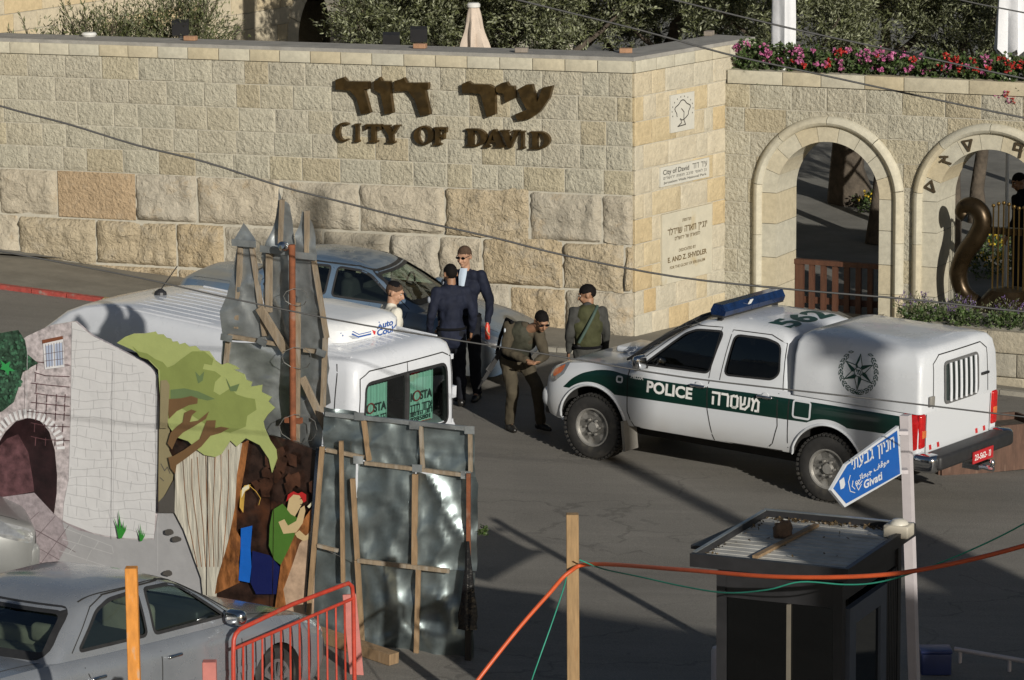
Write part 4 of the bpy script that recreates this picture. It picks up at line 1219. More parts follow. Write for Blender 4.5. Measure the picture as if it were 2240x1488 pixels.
def wheel(parent, x, y, r, w, side, style='truck', rim_r=.235, rim_m=None, tread=False):
    t = bpy.data.objects.new('wheel', None); COL.objects.link(t); t.parent = parent
    t.location = (x, y, r)
    rotm = Matrix.Rotation(-side * math.pi / 2, 4, 'X')       # local z of the lathe becomes outward y
    W = w / 2
    prof = [(rim_r - .02, -W + .02), (rim_r, -W + .01), (r * .80, -W), (r * .95, -W + .018), (r * .992, -W + .05), (r, 0), (r * .992, W - .05), (r * .95, W - .018), (r * .86, W - .002), (rim_r + .03, W), (rim_r, W - .012), (rim_r - .02, W - .05)]
    b = MB(); b.lathe(prof, rotm, 44)
    if tread:
        for k in range(44):
            for zz, o in ((-W + .035, 0), (0, .5), (W - .035, 0)):
                a = 2 * math.pi * (k + o) / 44
                Mx = rotm @ Matrix.Rotation(a, 4, 'Z')
                rot = Mx.to_3x3()
                b.box(Mx @ V((r + .002, 0, zz)), (.022, .030, w * .26), rot)
    b.build('tyre', RUBBER, t, ang=30)
    b = MB()
    rm = rim_m or ALLOY
    if style == 'truck':
        def ring(rr, n=40): return [(rr * math.cos(2 * math.pi * k / n), rr * math.sin(2 * math.pi * k / n)) for k in range(n)]
        holes = []
        for k in range(6):
            a = 2 * math.pi * k / 6 + .3
            holes.append(roundpoly([(.125 * math.cos(a - .17), .125 * math.sin(a - .17)), (.195 * math.cos(a - .25), .195 * math.sin(a - .25)), (.195 * math.cos(a + .25), .195 * math.sin(a + .25)), (.125 * math.cos(a + .17), .125 * math.sin(a + .17))], .03, 3))
        b.plate([ring(rim_r - .005)] + holes, lambda p, q: rotm @ V((p, q, W - .045 + .25 * max(0, .12 - math.hypot(p, q)))), rotm.to_3x3() @ V((0, 0, -.03)))
        b.lathe([(rim_r - .01, W - .06), (rim_r + .004, W - .015), (rim_r + .004, W - .004), (rim_r - .012, W - .006), (rim_r - .022, W - .045)], rotm, 40)
        b.lathe([(0, W - .01), (.055, W - .012), (.062, W - .03), (.07, W - .06)][::-1], rotm, 20)
        for k in range(6):
            a = 2 * math.pi * k / 6
            b.lathe([(.013, W - .04), (.013, W - .005), (.0, W - .004)], rotm @ Matrix.Translation((.088 * math.cos(a), .088 * math.sin(a), 0)), 8)
    else:
        nsp = 9
        holes = []
        for k in range(nsp):
            a = 2 * math.pi * k / nsp
            holes.append(roundpoly([(.06 * math.cos(a - .2), .06 * math.sin(a - .2)), ((rim_r - .025) * math.cos(a - .2), (rim_r - .025) * math.sin(a - .2)), ((rim_r - .025) * math.cos(a + .16), (rim_r - .025) * math.sin(a + .16)), (.06 * math.cos(a + .16), .06 * math.sin(a + .16))], .02, 3))
        n = 40
        b.plate([[((rim_r) * math.cos(2 * math.pi * k / n), (rim_r) * math.sin(2 * math.pi * k / n)) for k in range(n)]] + holes, lambda p, q: rotm @ V((p, q, W - .012 + .12 * max(0, .12 - math.hypot(p, q)))), rotm.to_3x3() @ V((0, 0, -.02)))
    b.build('rim', rm, t, ang=35)
    b = MB(); b.lathe([(0, W - .09), (rim_r - .02, W - .09), (rim_r - .02, W - .11), (0, W - .11)], rotm, 24); b.build('brake_drum', UNDER, t)
    return t
def veh_frame(pf, pr, side, track):
    h = (pf - pr).normalized(); l = V((-h.y, h.x, 0)).normalized(); u = h.cross(l)
    M = Matrix((h, l, u)).transposed().to_4x4()
    M.translation = (pf + pr) / 2 - l * side * track
    return M

# ------------------------------------------------------------------ police pickup
T0 = veh_frame(hitG(1300, 1003), hitG(1812, 1097), 1, .80)
truck = thing('police_pickup', 'white police pickup with dark green side band, blue light bar and caged rear box', 'pickup truck', T0)
def paint(name, col, rough=.28, coat=.5, wear=None, wamt=.36, var=.05, dust=None):
    return mat(name, col, rough, 0, var=var, scale=2.2, coat=coat, wear=wear, wscale=1.4, wamt=wamt, rough_var=.08)
def livery():
    """white paint with the green band; lower flanks a little dusty"""
    m, nt, b = _nodes('police_livery_paint')
    N, L = nt.nodes.new, nt.links.new
    tc = N('ShaderNodeTexCoord'); sp = N('ShaderNodeSeparateXYZ'); L(tc.outputs['Object'], sp.inputs[0])
    def mth(op, a, c=None, v=None):
        n = N('ShaderNodeMath'); n.operation = op
        for i, q in enumerate((a, c)):
            if q is None: continue
            if isinstance(q, (int, float)): n.inputs[i].default_value = q
            else: L(q, n.inputs[i])
        return n.outputs[0]
    x, y, z = sp.outputs
    ax = mth('ABSOLUTE', y)
    side = mth('GREATER_THAN', ax, .70)
    curve = N('ShaderNodeFloatCurve'); cm = curve.mapping.curves[0]
    mr = N('ShaderNodeMapRange'); mr.inputs[1].default_value, mr.inputs[2].default_value = -2.6, 2.2
    L(x, mr.inputs[0]); L(mr.outputs[0], curve.inputs[1])
    pts = [(-2.6, 1.075), (-.88, 1.065), (1.03, 1.03), (1.35, 1.045), (1.6, .995), (1.78, .91), (1.92, .79), (2.2, .55)]
    while len(cm.points) < len(pts): cm.points.new(.5, .5)
    for p, (a, e) in zip(cm.points, pts): p.location = ((a + 2.6) / 4.8, e / 2)
    curve.mapping.update()
    ztop = mth('MULTIPLY', curve.outputs[0], 2.0)
    below = mth('LESS_THAN', z, ztop)
    zlow = mth('ADD', mth('MULTIPLY', x, -.022), .815)
    above = mth('GREATER_THAN', z, zlow)
    dx = mth('SUBTRACT', x, 1.526); dz = mth('SUBTRACT', z, .37)
    d1 = mth('SQRT', mth('ADD', mth('MULTIPLY', dx, dx), mth('MULTIPLY', dz, dz)))
    a1 = mth('GREATER_THAN', d1, .515)
    dx2 = mth('SUBTRACT', x, -1.526)
    d2 = mth('SQRT', mth('ADD', mth('MULTIPLY', dx2, dx2), mth('MULTIPLY', dz, dz)))
    a2 = mth('GREATER_THAN', d2, .54)
    g = mth('MULTIPLY', mth('MULTIPLY', side, below), mth('MULTIPLY', mth('MULTIPLY', above, a1), a2))
    front = mth('LESS_THAN', x, 1.93); rear = mth('GREATER_THAN', x, -2.5)
    g = mth('MULTIPLY', g, mth('MULTIPLY', front, rear))
    nz = N('ShaderNodeTexNoise'); nz.inputs['Scale'].default_value = 3; nz.inputs['Detail'].default_value = 8; L(tc.outputs['Object'], nz.inputs[0])
    low = N('ShaderNodeMapRange'); low.inputs[1].default_value, low.inputs[2].default_value = .75, .35; L(z, low.inputs[0])
    dirt = mth('MULTIPLY', low.outputs[0], nz.outputs[0])
    mx = N('ShaderNodeMix'); mx.data_type = 'RGBA'; mx.inputs[6].default_value = (.58, .60, .63, 1); mx.inputs[7].default_value = (.003, .024, .017, 1); L(g, mx.inputs[0])
    m2 = N('ShaderNodeMix'); m2.data_type = 'RGBA'; L(mx.outputs[2], m2.inputs[6]); m2.inputs[7].default_value = (.33, .30, .25, 1); L(dirt, m2.inputs[0])
    L(m2.outputs[2], b.inputs['Base Color'])
    b.inputs['Roughness'].default_value = .3; b.inputs['Coat Weight'].default_value = .5; b.inputs['Coat Roughness'].default_value = .07
    return m
LIV = livery()
MUD = mat('grey_mud_flap', (.20, .19, .17), .7)
WHITEP = paint('white_vehicle_paint', (.58, .60, .63))
AX, WR = 1.526, .368
st = [(2.30, .56, .76, .80, .50, .40), (2.26, .46, .84, .90, .70, .58), (2.16, .38, .92, .98, .80, .68), (1.95, .38, .99, 1.06, .855, .73), (1.5, .40, 1.06, 1.125, .875, .765), (1.1, .43, 1.09, 1.165, .875, .78),
      (.6, .43, 1.10, 1.13, .875, .80), (-.5, .44, 1.115, 1.13, .875, .80), (-1.5, .46, 1.125, 1.14, .875, .80), (-2.3, .50, 1.135, 1.15, .872, .80), (-2.56, .54, 1.135, 1.15, .862, .79), (-2.62, .58, 1.12, 1.14, .845, .78)]
bm_ = body_mesh(st); body = bm_.build('body', [LIV, UNDER], truck, ang=32)
Bb = bvh_of(body.data)
cut = []
for x in (AX, -AX):
    for s in (-1, 1): cut.append(cyl_cutter(x, .40, .445, s * .42, s * 1.2, UNDER))
cut.append(cutter([(2.6, .2), (2.6, .50), (2.05, .40), (1.9, .2)], 'y', -1.2, 1.2, UNDER))
boolean(body, cut); smooth(body.data, 32)
cabl = [(1.08, 1.18, -1.02, .80, .12), (1.22, 1.02, -1.01, .785, .12), (1.45, .70, -.98, .735, .13), (1.64, .40, -.95, .675, .14), (1.71, .26, -.91, .63, .14), (1.755, .08, -.82, .55, .16), (1.775, -.12, -.65, .38, .16), (1.78, -.3, -.5, .12, .08)]
cab = cab_mesh(cabl, .05, .02).build('cab', [WHITEP, BLACKP], truck, ang=40)
Bc = bvh_of(cab.data)
inner = cab_mesh(cabl, .05, .02, .05, .4).build('cutter', BLACKP)
fwin = roundpoly([(.90, 1.165), (.42, 1.565), (.28, 1.625), (-.06, 1.645), (.05, 1.185)], .06)
rwin = roundpoly([(-.15, 1.195), (-.21, 1.63), (-.62, 1.64), (-.80, 1.60), (-.84, 1.30), (-.76, 1.225)], .07)
wsh = roundpoly([(-.66, 1.17), (-.55, 1.64), (.55, 1.64), (.66, 1.17)], .08)
cs = [inner]
for s in (-1, 1):
    cs += [cutter(p, 'y', s * .3, s * 1.2, BLACKP) for p in (fwin, rwin)]
cs.append(cutter(wsh, 'x', .2, 2., BLACKP))
boolean(cab, cs); smooth(cab.data, 40)
for s in (-1, 1):
    f = sideproj(Bc, s, -.012)
    sheet('front_window', fwin, f, TINT, truck); sheet('rear_window', rwin, f, TINT, truck)
    f2 = sideproj(Bc, s, .003)
    for p in (fwin, rwin): ribbon('window_seal', p, f2, .022, BLACKP, truck, True)
sheet('windscreen', wsh, endproj(Bc, 1, -.012), SMOKG, truck, 3)
b = MB(); b.box((.1, 0, 1.135), (1.9, 1.45, .03)); b.build('cabin_floor', UNDER, truck)
for y in (-.38, .38):
    pad('seat', (-.02, y, 1.28), (.16, .50, .42), SEATD, truck, .06); pad('headrest', (-.06, y, 1.53), (.10, .26, .16), SEATD, truck, .04)
pad('rear_seat', (-.78, 0, 1.28), (.16, 1.25, .40), SEATD, truck, .06)
pad('rear_headrest', (-.80, .36, 1.50), (.10, .26, .14), mat('tan_cloth', (.20, .12, .07), .9), truck, .04)
pad('dashboard', (.85, 0, 1.16), (.4, 1.3, .12), BLACKP, truck, .04)
# box over the load bed
capl = [(1.12, -1.045, -2.63, .855, .05), (1.30, -1.046, -2.625, .850, .05), (1.55, -1.048, -2.61, .830, .05), (1.69, -1.052, -2.59, .795, .07), (1.755, -1.065, -2.56, .735, .10), (1.787, -1.10, -2.51, .62, .14), (1.80, -1.25, -2.3, .3, .1)]
cap_ = cab_mesh(capl, 0, .02).build('rear_box', WHITEP, truck, ang=38)
Bx = bvh_of(cap_.data)
b = MB(); b.box((-1.045, 0, 1.38), (.05, 1.40, .62)); b.build('gap_seal', BLACKP, truck)
# doors, seams, fuel flap
for s in (-1, 1):
    f = sideproj(Bb, s, .002); fc = sideproj(Bc, s, .003)
    for pts in ([(1.06, 1.10), (1.05, .62), (.98, .46), (.9, .42)], [(.02, 1.11), (.0, .8), (-.08, .46)], [(-.88, 1.10), (-.9, .75), (-.84, .55), (-.74, .46)], [(-1.03, 1.12), (-1.03, .46)], [(.98, .44), (-.95, .475)]):
        ribbon('panel_gap', pts, f, .012, UNDER, truck)
    ribbon('door_gap', [(1.02, 1.14), (.46, 1.60), (.30, 1.665), (-.03, 1.685), (.04, 1.13)], fc, .009, UNDER, truck)
    ribbon('door_gap', [(-.10, 1.13), (-.17, 1.675), (-.66, 1.685), (-.87, 1.62), (-.91, 1.13)], fc, .009, UNDER, truck)
    for hx in (.13, -.73):
        q = f(hx, 1.045); n_ = s
        pad('door_handle', (q.x, q.y + s * .022, q.z), (.20, .035, .032), CHROME, truck, .014)
        b = MB(); b.lathe([(0, .004), (.045, .003), (.05, 0)], Matrix.Translation(q) @ Matrix.Rotation(-s * math.pi / 2, 4, 'X'), 16); b.build('handle_cup', WHITEP, truck, ang=30)
    ribbon('fuel_flap', roundpoly([(-1.09, 1.06), (-1.30, 1.06), (-1.30, .88), (-1.09, .88)], .03), sideproj(Bb, s, .004), .022, WHITEP, truck, True)
    ribbon('front_badge', roundpoly([(1.13, 1.0), (1.2, 1.0), (1.2, .94), (1.13, .94)], .02), sideproj(Bb, s, .004), .02, WHITEP, truck, True)
    # wheel-arch lips
    for x in (AX, -AX):
        lip = [(x + .452 * math.cos(R(a)), .40 + .452 * math.sin(R(a))) for a in range(-8, 189, 7)]
        P = [f(a, c) for a, c in lip]
        b = MB(); b.tube([p + V((0, s * .004, 0)) for p in P], .016, 6); b.build('arch_lip', WHITEP, truck, ang=60)
    # mirror
    pad('mirror', (.84, s * .97, 1.22), (.10, .20, .17), CHROME, truck, .05); 
    b = MB(); b.beam((.86, s * .80, 1.15), (.85, s * .92, 1.19), .05, .04); b.build('mirror_arm', BLACKP, truck)
    # lamps
    sheet('headlight', roundpoly([(2.13, .95), (1.90, 1.055), (1.92, .93), (2.08, .80), (2.16, .82)], .04), sideproj(Bb, s, .006), CLEARL, truck, 2)
    sheet('indicator', roundpoly([(2.11, .93), (1.95, 1.02), (1.96, .94), (2.09, .86)], .03), sideproj(Bb, s, .010), AMBER, truck, 2)
    sheet('headlight_glass', roundpoly([(s * .40, .80), (s * .42, .90), (s * .66, .90), (s * .70, .78)], .03), endproj(Bb, 1, .006), CLEARL, truck, 2)
    tl = [(-2.43, 1.11), (-2.61, 1.11), (-2.61, .74), (-2.52, .73), (-2.46, .85)]
    sheet('side_taillight', roundpoly(tl, .03), sideproj(Bb, s, .012), REDL, truck, 2)
    pad('taillight', (-2.615, s * .785, .93), (.06, .12, .37), REDL, truck, .03)
    pad('taillight_lens', (-2.648, s * .775, .90), (.012, .08, .08), AMBER, truck, .006)
    for fx_, fh_ in ((1.06, .34), (-2.02, .30)):
        b = MB(); b.box((fx_, s * .80, .345), (.03, .26, fh_), Matrix.Rotation(.12, 3, 'Y')); b.build('mud_flap', MUD, truck)
ribbon('roof_gap', [(.2, -.5), (-.88, -.52)], topproj(Bc, .003), .012, BLACKP, truck)
# wheels
for x in (AX, -AX):
    for s in (-1, 1): wheel(truck, x, s * .745, WR, .25, s, 'truck', .215, None, True)
# bumpers, rear door, plate
pad('front_bumper', (2.19, 0, .60), (.26, 1.55, .26), WHITEP, truck, .10)
pad('bumper_lip', (2.18, 0, .44), (.24, 1.4, .10), BLACKP, truck, .04)
pad('grille', (2.29, 0, .83), (.05, .62, .14), CHROME, truck, .03)
pad('rear_bumper', (-2.76, 0, .62), (.24, 1.62, .16), BLACKP, truck, .04)
for s in (-1, 1): pad('bumper_corner', (-2.70, s * .80, .61), (.28, .20, .20), CHROME, truck, .06)
fr = endproj(Bx, -1, .004); frb = endproj(Bb, -1, .004)
ribbon('rear_door_gap', [(.60, 1.15), (.58, 1.62), (.45, 1.70), (-.45, 1.70), (-.58, 1.62), (-.60, 1.15)], fr, .012, UNDER, truck)
ribbon('tailgate_gap', [(.70, 1.10), (.70, .62), (-.70, .62), (-.70, 1.10)], frb, .012, UNDER, truck)
rw = roundpoly([(.36, 1.17), (.36, 1.60), (-.36, 1.60), (-.36, 1.17)], .06)
sheet('rear_glass', rw, endproj(Bx, -1, .005), mat('dark_rear_glass', (.03, .04, .038), .1, coat=.3), truck, 2)
ribbon('rear_window_frame', rw, endproj(Bx, -1, .012), .035, mat('dull_steel', (.25, .25, .25), .4, metal=.6), truck, True)
for i in range(6):
    y = -.27 + .108 * i
    P = [endproj(Bx, -1, .03)(y, z) for z in (1.18, 1.3, 1.45, 1.59)]
    b = MB(); b.tube(P, .017, 8); b.build('window_bar', WHITEP, truck, ang=60)
pad('door_latch', (-2.66, -.50, 1.36), (.03, .14, .03), BLACKP, truck, .01)
pad('door_hinge', (-2.66, .66, 1.24), (.03, .09, .11), mat('grey_hinge', (.22, .21, .19), .5), truck, .01)
REFL = mat('red_reflector', (.5, .03, .03), .35)
for sgn in (1, -1):
    for k in range(4):
        y = sgn * (.42 + .085 * k)
        b = MB(); b.plate([[(y - .03, .70), (y + .015, .70), (y + .03, .755), (y - .015, .755)]], lambda a, c: frb(a, c) , (0.004, 0, 0)); b.build('reflective_stripe', REFL if k % 2 == 0 else WHITEP, truck)
PLR = mat('red_number_plate', (.40, .02, .025), .4, var=.1)
b = MB(); b.box((-2.895, -.08, .565), (.012, .44, .13)); b.build('number_plate', PLR, truck)
def fpl(y0, z0):
    return lambda a, c, k=0: V((-2.9025 - .0004 * (k % 4), y0 - a, z0 + c))
WHT = mat('white_lettering', (.72, .72, .70), .5, var=.08, scale=8)
GRN = mat('green_lettering', (.006, .045, .032), .45, var=.1)
text_part('plate_number', '23-562-', WHT, truck, fpl(.11, .535), w=.27, h=.062, bold=.02)
hebrew_part('plate_letter', 'מ', WHT, truck, fpl(-.20, .535), .062)
b = MB(); b.tube([(-2.7, -.1, .45), (-2.98, -.1, .42), (-3.02, -.1, .42)], .03, 8); b.lathe([(0, -.0), (.03, .02), (.035, .05), (.02, .08), (0, .085)], Matrix.Translation((-3.0, -.1, .44)), 12); b.box((-2.82, -.1, .45), (.2, .3, .06)); b.build('tow_hitch', CHROME, truck, ang=40)
b = MB(); b.box((0, 0, .40), (4.2, 1.15, .18)); b.box((AX, 0, .37), (.12, 1.4, .12)); b.box((-AX, 0, .37), (.14, 1.4, .14)); b.build('chassis', UNDER, truck)
# flat lettering on the doors
for s in (1, -1):
    sp_ = sideproj(Bb, s, .0035)
    def fd(x0, z0, s=s, sp_=sp_): return lambda a, c, k=0: sp_(x0 - s * a, z0 + c, k)
    if s == 1:
        text_part('police_lettering', 'POLICE', WHT, truck, fd(.80, .885), w=.60, h=.12, bold=.035)
        hebrew_part('hebrew_police_lettering', 'משטרה', WHT, truck, fd(-.06, .875), .125, w=.60, pen=.2)
        text_part('model_badge', 'HILUX', WHT, truck, fd(1.02, 1.005), w=.17, h=.045, bold=.03)
    else:
        text_part('police_lettering', 'POLICE', WHT, truck, fd(.20, .885), w=.60, h=.12, bold=.035)
        hebrew_part('hebrew_police_lettering', 'משטרה', WHT, truck, fd(-.66, .875), .125, w=.60, pen=.2)
# roof number, read from the left side of the truck
tp = topproj(Bc, .004)
text_part('roof_number', '562', GRN, truck, lambda a, c, k=0: tp(-.80 + c * 1.0, .50 - a, k), w=.95, h=.30, bold=.04)
# star emblem on the rear box
for s in (1, -1):
    fx = sideproj(Bx, s, .004)
    ex, ez = -1.86, 1.475
    fe = lambda a, c, k=0, s=s: fx(ex - s * a * .87, ez + c * .87, k)
    em = bpy.data.objects.new('star_emblem', None); COL.objects.link(em); em.parent = truck
    b = MB(); b2 = MB()
    ro, ri = .215, .085
    for k in range(6):
        a = math.pi / 2 + k * math.pi / 3; al, ar = a + math.pi / 6, a - math.pi / 6
        O, T = (0, 0), (ro * math.cos(a), ro * math.sin(a))
        Lp, Rp = (ri * 1.1 * math.cos(al), ri * 1.1 * math.sin(al)), (ri * 1.1 * math.cos(ar), ri * 1.1 * math.sin(ar))
        b.plate([[O, T, Lp]], fe, (0, 0, 0), sides=False)
        pline(b2, [O, Rp], .010, fe); pline(b2, [Rp, T], .010, fe); pline(b2, [T, Lp], .010, fe)
    b.build('star', GRN, em, fix=False); b2.build('star_outline', GRN, em, fix=False)
    b = MB(); b.plate([ell(0, 0, .062, .062, n=14)], lambda a, c: fe(a, c) + V((0, s * .003, 0)), (0, 0, 0), sides=False); b.build('emblem_disc', WHITEP, em, fix=False)
    b = MB(); pline(b, ell(0, 0, .055, .055, n=14) + [(.055, 0)], .010, lambda a, c: fe(a, c) + V((0, s * .0045, 0))); b.build('disc_ring', GRN, em, fix=False)
    hebrew_part('emblem_letters', 'מי', GRN, em, lambda a, c, k=0: fe(a - .032, c - .025) + V((0, s * .005, 0)), .05, w=.064, pen=.22)
    b = MB()
    for k in range(-9, 10):
        for rr_, tilt in ((.262, .5), (.235, -.5)):
            if abs(k) == 9 and rr_ < .25: continue
            a = -math.pi / 2 + k * R(16.5)
            c_ = (rr_ * math.cos(a), rr_ * math.sin(a)); d = a + math.pi / 2 * (1 if k > 0 else -1) + (tilt * .8 if k > 0 else -tilt * .8)
            lf = [(c_[0] + .036 * math.cos(d), c_[1] + .036 * math.sin(d)), (c_[0] + .013 * math.cos(d + 1.57), c_[1] + .013 * math.sin(d + 1.57)), (c_[0] - .036 * math.cos(d), c_[1] - .036 * math.sin(d)), (c_[0] - .013 * math.cos(d + 1.57), c_[1] - .013 * math.sin(d + 1.57))]
            pline(b, lf + [lf[0]], .008, fe)
    pline(b, [(.045, -.275), (.0, -.25), (-.05, -.272)], .01, fe); pline(b, [(.045, -.245), (.0, -.265), (-.05, -.24)], .01, fe)
    b.build('wreath', GRN, em, fix=False)
# light bar and windscreen guard
BLUEL = mat('blue_beacon_lens', (.004, .016, .06), .12, var=.4, scale=9, coat=.8)
bar = [(-.085, 0), (.085, 0), (.10, .05), (.06, .125), (-.06, .125), (-.10, .05)]
for y0, y1, m_ in ((-.62, -.07, BLUEL), (.07, .62, BLUEL), (-.07, .07, BLUEL)):
    b = MB(); b.loft([[V((.06 + x, y, 1.80 + z)) for x, z in bar] for y in (y0 + .004, y1 - .004)]); b.build('beacon_lens', m_, truck)
b = MB(); b.box((.165, .12, 1.875), (.006, .07, .06)); b.box((-.045, .12, 1.895), (.006, .06, .06), Matrix.Rotation(-.5, 3, 'Y')); b.build('beacon_sticker', WHT, truck)
b = MB(); b.box((.06, 0, 1.79), (.14, 1.26, .025)); b.box((.06, .56, 1.755), (.06, .04, .07)); b.box((.06, -.56, 1.755), (.06, .04, .07)); b.build('bar_base', BLACKP, truck)
fw_ = endproj(Bc, 1, .06)
WIRE = mat('grey_wire', (.16, .16, .15), .5, metal=.4)
gm = MB()
gz = [1.14 + .052 * i for i in range(11)]; gy = [-.66 + .055 * i for i in range(25)]
for z in gz: gm.tube([fw_(y, z) for y in gy], .004, 4)
for y in gy: gm.tube([fw_(y, z) for z in gz], .004, 4)
o = gm.build('windscreen_mesh', WIRE, truck); o['kind'] = 'stuff'
fr_ = [fw_(y, z) for y, z in [(-.68, 1.12), (-.60, 1.66)] ] + [fw_(y, 1.67) for y in (-.4, 0, .4)] + [fw_(y, z) for y, z in [(.60, 1.66), (.68, 1.12)]] + [fw_(y, 1.11) for y in (.4, 0, -.4, -.68)]
b = MB(); b.tube(fr_, .014, 6); b.build('guard_frame', DARKM, truck)
b = MB(); b.tube([endproj(Bc, 1, .03)(y, z) for y, z in ((.5, 1.15), (.15, 1.24), (-.1, 1.27))], .012, 6); b.tube([endproj(Bc, 1, .03)(y, z) for y, z in ((-.1, 1.15), (-.4, 1.24), (-.55, 1.27))], .012, 6); b.build('wiper', BLACKP, truck)
pad('bonnet_scoop', (1.42, 0, 1.155), (.45, .50, .07), WHITEP, truck, .03)

# ------------------------------------------------------------------ white van
fh = V((-.81, .586, 0)).normalized()
vc = V((-.575, 36.64, 0)) + fh * 2.12 + V((-fh.y, fh.x, 0)) * .90
pf_, pr_ = vc + fh * 1.45, vc - fh * 1.45
VT = veh_frame(G(pf_.x, pf_.y), G(pr_.x, pr_.y), 1, 0)
van = thing('white_van', 'white high-roofed van with roof air conditioner and teal shades in its rear windows', 'van', VT)
VANP = paint('white_van_paint', (.58, .60, .64), wear=(.46, .46, .46), wamt=.25)
st = [(3.42, .42, .62, .66, .55, .45), (3.38, .30, .78, .84, .76, .62), (3.2, .24, .92, 1.0, .85, .72), (2.8, .24, 1.0, 1.12, .885, .76), (2.4, .24, 1.04, 1.16, .89, .80), (1.5, .24, 1.06, 1.09, .89, .82), (-1.0, .24, 1.06, 1.09, .89, .82), (-1.95, .28, 1.06, 1.09, .885, .82), (-2.08, .32, 1.05, 1.08, .86, .80)]
vb = body_mesh(st).build('body', [VANP, UNDER], van, ang=32); Bvb = bvh_of(vb.data)
boolean(vb, [cyl_cutter(x, .34, .37, s * .5, s * 1.2, UNDER) for x in (2.5, -1.30) for s in (-1, 1)]); smooth(vb.data, 32)
vl = [(1.04, 2.72, -2.085, .865, .12), (1.25, 2.48, -2.08, .860, .12), (1.55, 2.12, -2.07, .845, .12), (1.78, 1.82, -2.05, .82, .12), (1.87, 1.62, -2.025, .79, .13), (1.925, 1.38, -1.97, .73, .16), (1.95, 1.1, -1.86, .60, .2), (1.962, .6, -1.5, .25, .2)]
vcab = cab_mesh(vl, .08, .02).build('cab', [VANP, BLACKP], van, ang=40); Bvc = bvh_of(vcab.data)
vin = cab_mesh(vl, .08, .02, .05, .4).build('cutter', BLACKP)
rear = roundpoly([(.70, 1.06), (.66, 1.68), (.04, 1.69), (-.04, 1.69), (-.66, 1.68), (-.70, 1.06)], .09)
sw1 = roundpoly([(2.35, 1.12), (1.98, 1.46), (1.5, 1.50), (1.5, 1.12)], .06); sw2 = roundpoly([(1.38, 1.12), (1.38, 1.50), (-.78, 1.56), (-.78, 1.12)], .08); sw3 = roundpoly([(-.95, 1.12), (-.95, 1.66), (-1.62, 1.66), (-1.68, 1.12)], .10)
vws = roundpoly([(-.70, 1.16), (-.60, 1.74), (.60, 1.74), (.70, 1.16)], .1)
cs = [vin, cutter(rear, 'x', -1.6, -3, BLACKP), cutter(vws, 'x', 1.6, 3.6, BLACKP)]
for s in (-1, 1): cs += [cutter(p, 'y', s * .4, s * 1.3, BLACKP) for p in (sw1, sw2, sw3)]
boolean(vcab, cs); smooth(vcab.data, 40)
for s in (-1, 1):
    f = sideproj(Bvc, s, -.010); f2 = sideproj(Bvc, s, .003)
    for nm, p in (('front_window', sw1), ('middle_window', sw2), ('quarter_window', sw3)):
        sheet(nm, p, f, TINT, van); ribbon('window_seal', p, f2, .03, BLACKP, van, True)
    fb = sideproj(Bvb, s, .002)
    for pts in ([(2.40, 1.06), (2.35, .5), (2.2, .3)], [(1.44, 1.07), (1.44, .3)], [(-.88, 1.07), (-.88, .6)]): ribbon('panel_gap', pts, fb, .012, UNDER, van)
    ribbon('panel_gap', [(-1.84, 1.08), (-1.83, 1.76), (-1.80, 1.86)], f2, .012, UNDER, van)
    pad('mirror', (2.38, s * 1.0, 1.15), (.10, .18, .26), BLACKP, van, .05)
    pad('door_handle', (1.55, s * .905, .98), (.16, .03, .03), BLACKP, van, .012)
    sheet('taillight', roundpoly([(-1.96, .98), (-2.06, .98), (-2.06, .5), (-1.98, .5)], .02), sideproj(Bvb, s, .006), REDL, van, 2)
    sheet('headlight', roundpoly([(3.3, .80), (2.95, .98), (3.0, .80), (3.25, .66)], .05), sideproj(Bvb, s, .006), CLEARL, van, 2)
sheet('windscreen', vws, endproj(Bvc, 1, -.01), SMOKG, van, 3)
er = endproj(Bvc, -1, -.010); er2 = endproj(Bvc, -1, .003)
half1 = roundpoly([(.68, 1.08), (.645, 1.665), (.035, 1.675), (.035, 1.08)], .07); half2 = [(-a, c) for a, c in half1]
for hlf in (half1, half2): sheet('rear_door_glass', hlf, er, CLEARG, van, 2)
ribbon('window_seal', rear, er2, .03, BLACKP, van, True)
b = MB(); P = [er2(0, z) for z in (1.06, 1.3, 1.5, 1.69)]; b.tube([p + V((.02, 0, 0)) for p in P], .035, 8); b.build('centre_post', BLACKP, van)
ribbon('rear_door_gap', [(.78, 1.08), (.74, 1.74), (.6, 1.80), (-.6, 1.80), (-.74, 1.74), (-.78, 1.08)], er2, .012, UNDER, van)
ribbon('rear_door_gap', [(0, 1.80), (0, 1.70)], er2, .012, UNDER, van)
for zz, dd in ((1.36, (.07, .06, .12)), (1.72, (.05, .05, .05))):
    b = MB(); q = er2(-.79, zz); b.box((q.x + .01, q.y, q.z), dd); b.build('door_hinge', VANP, van)
TEAL = mat('teal_sun_shade', (.34, .62, .52), .8, var=.06, scale=9)
INKG = mat('dark_green_print', (.01, .04, .035), .7); INKR = mat('red_print', (.45, .05, .04), .7)
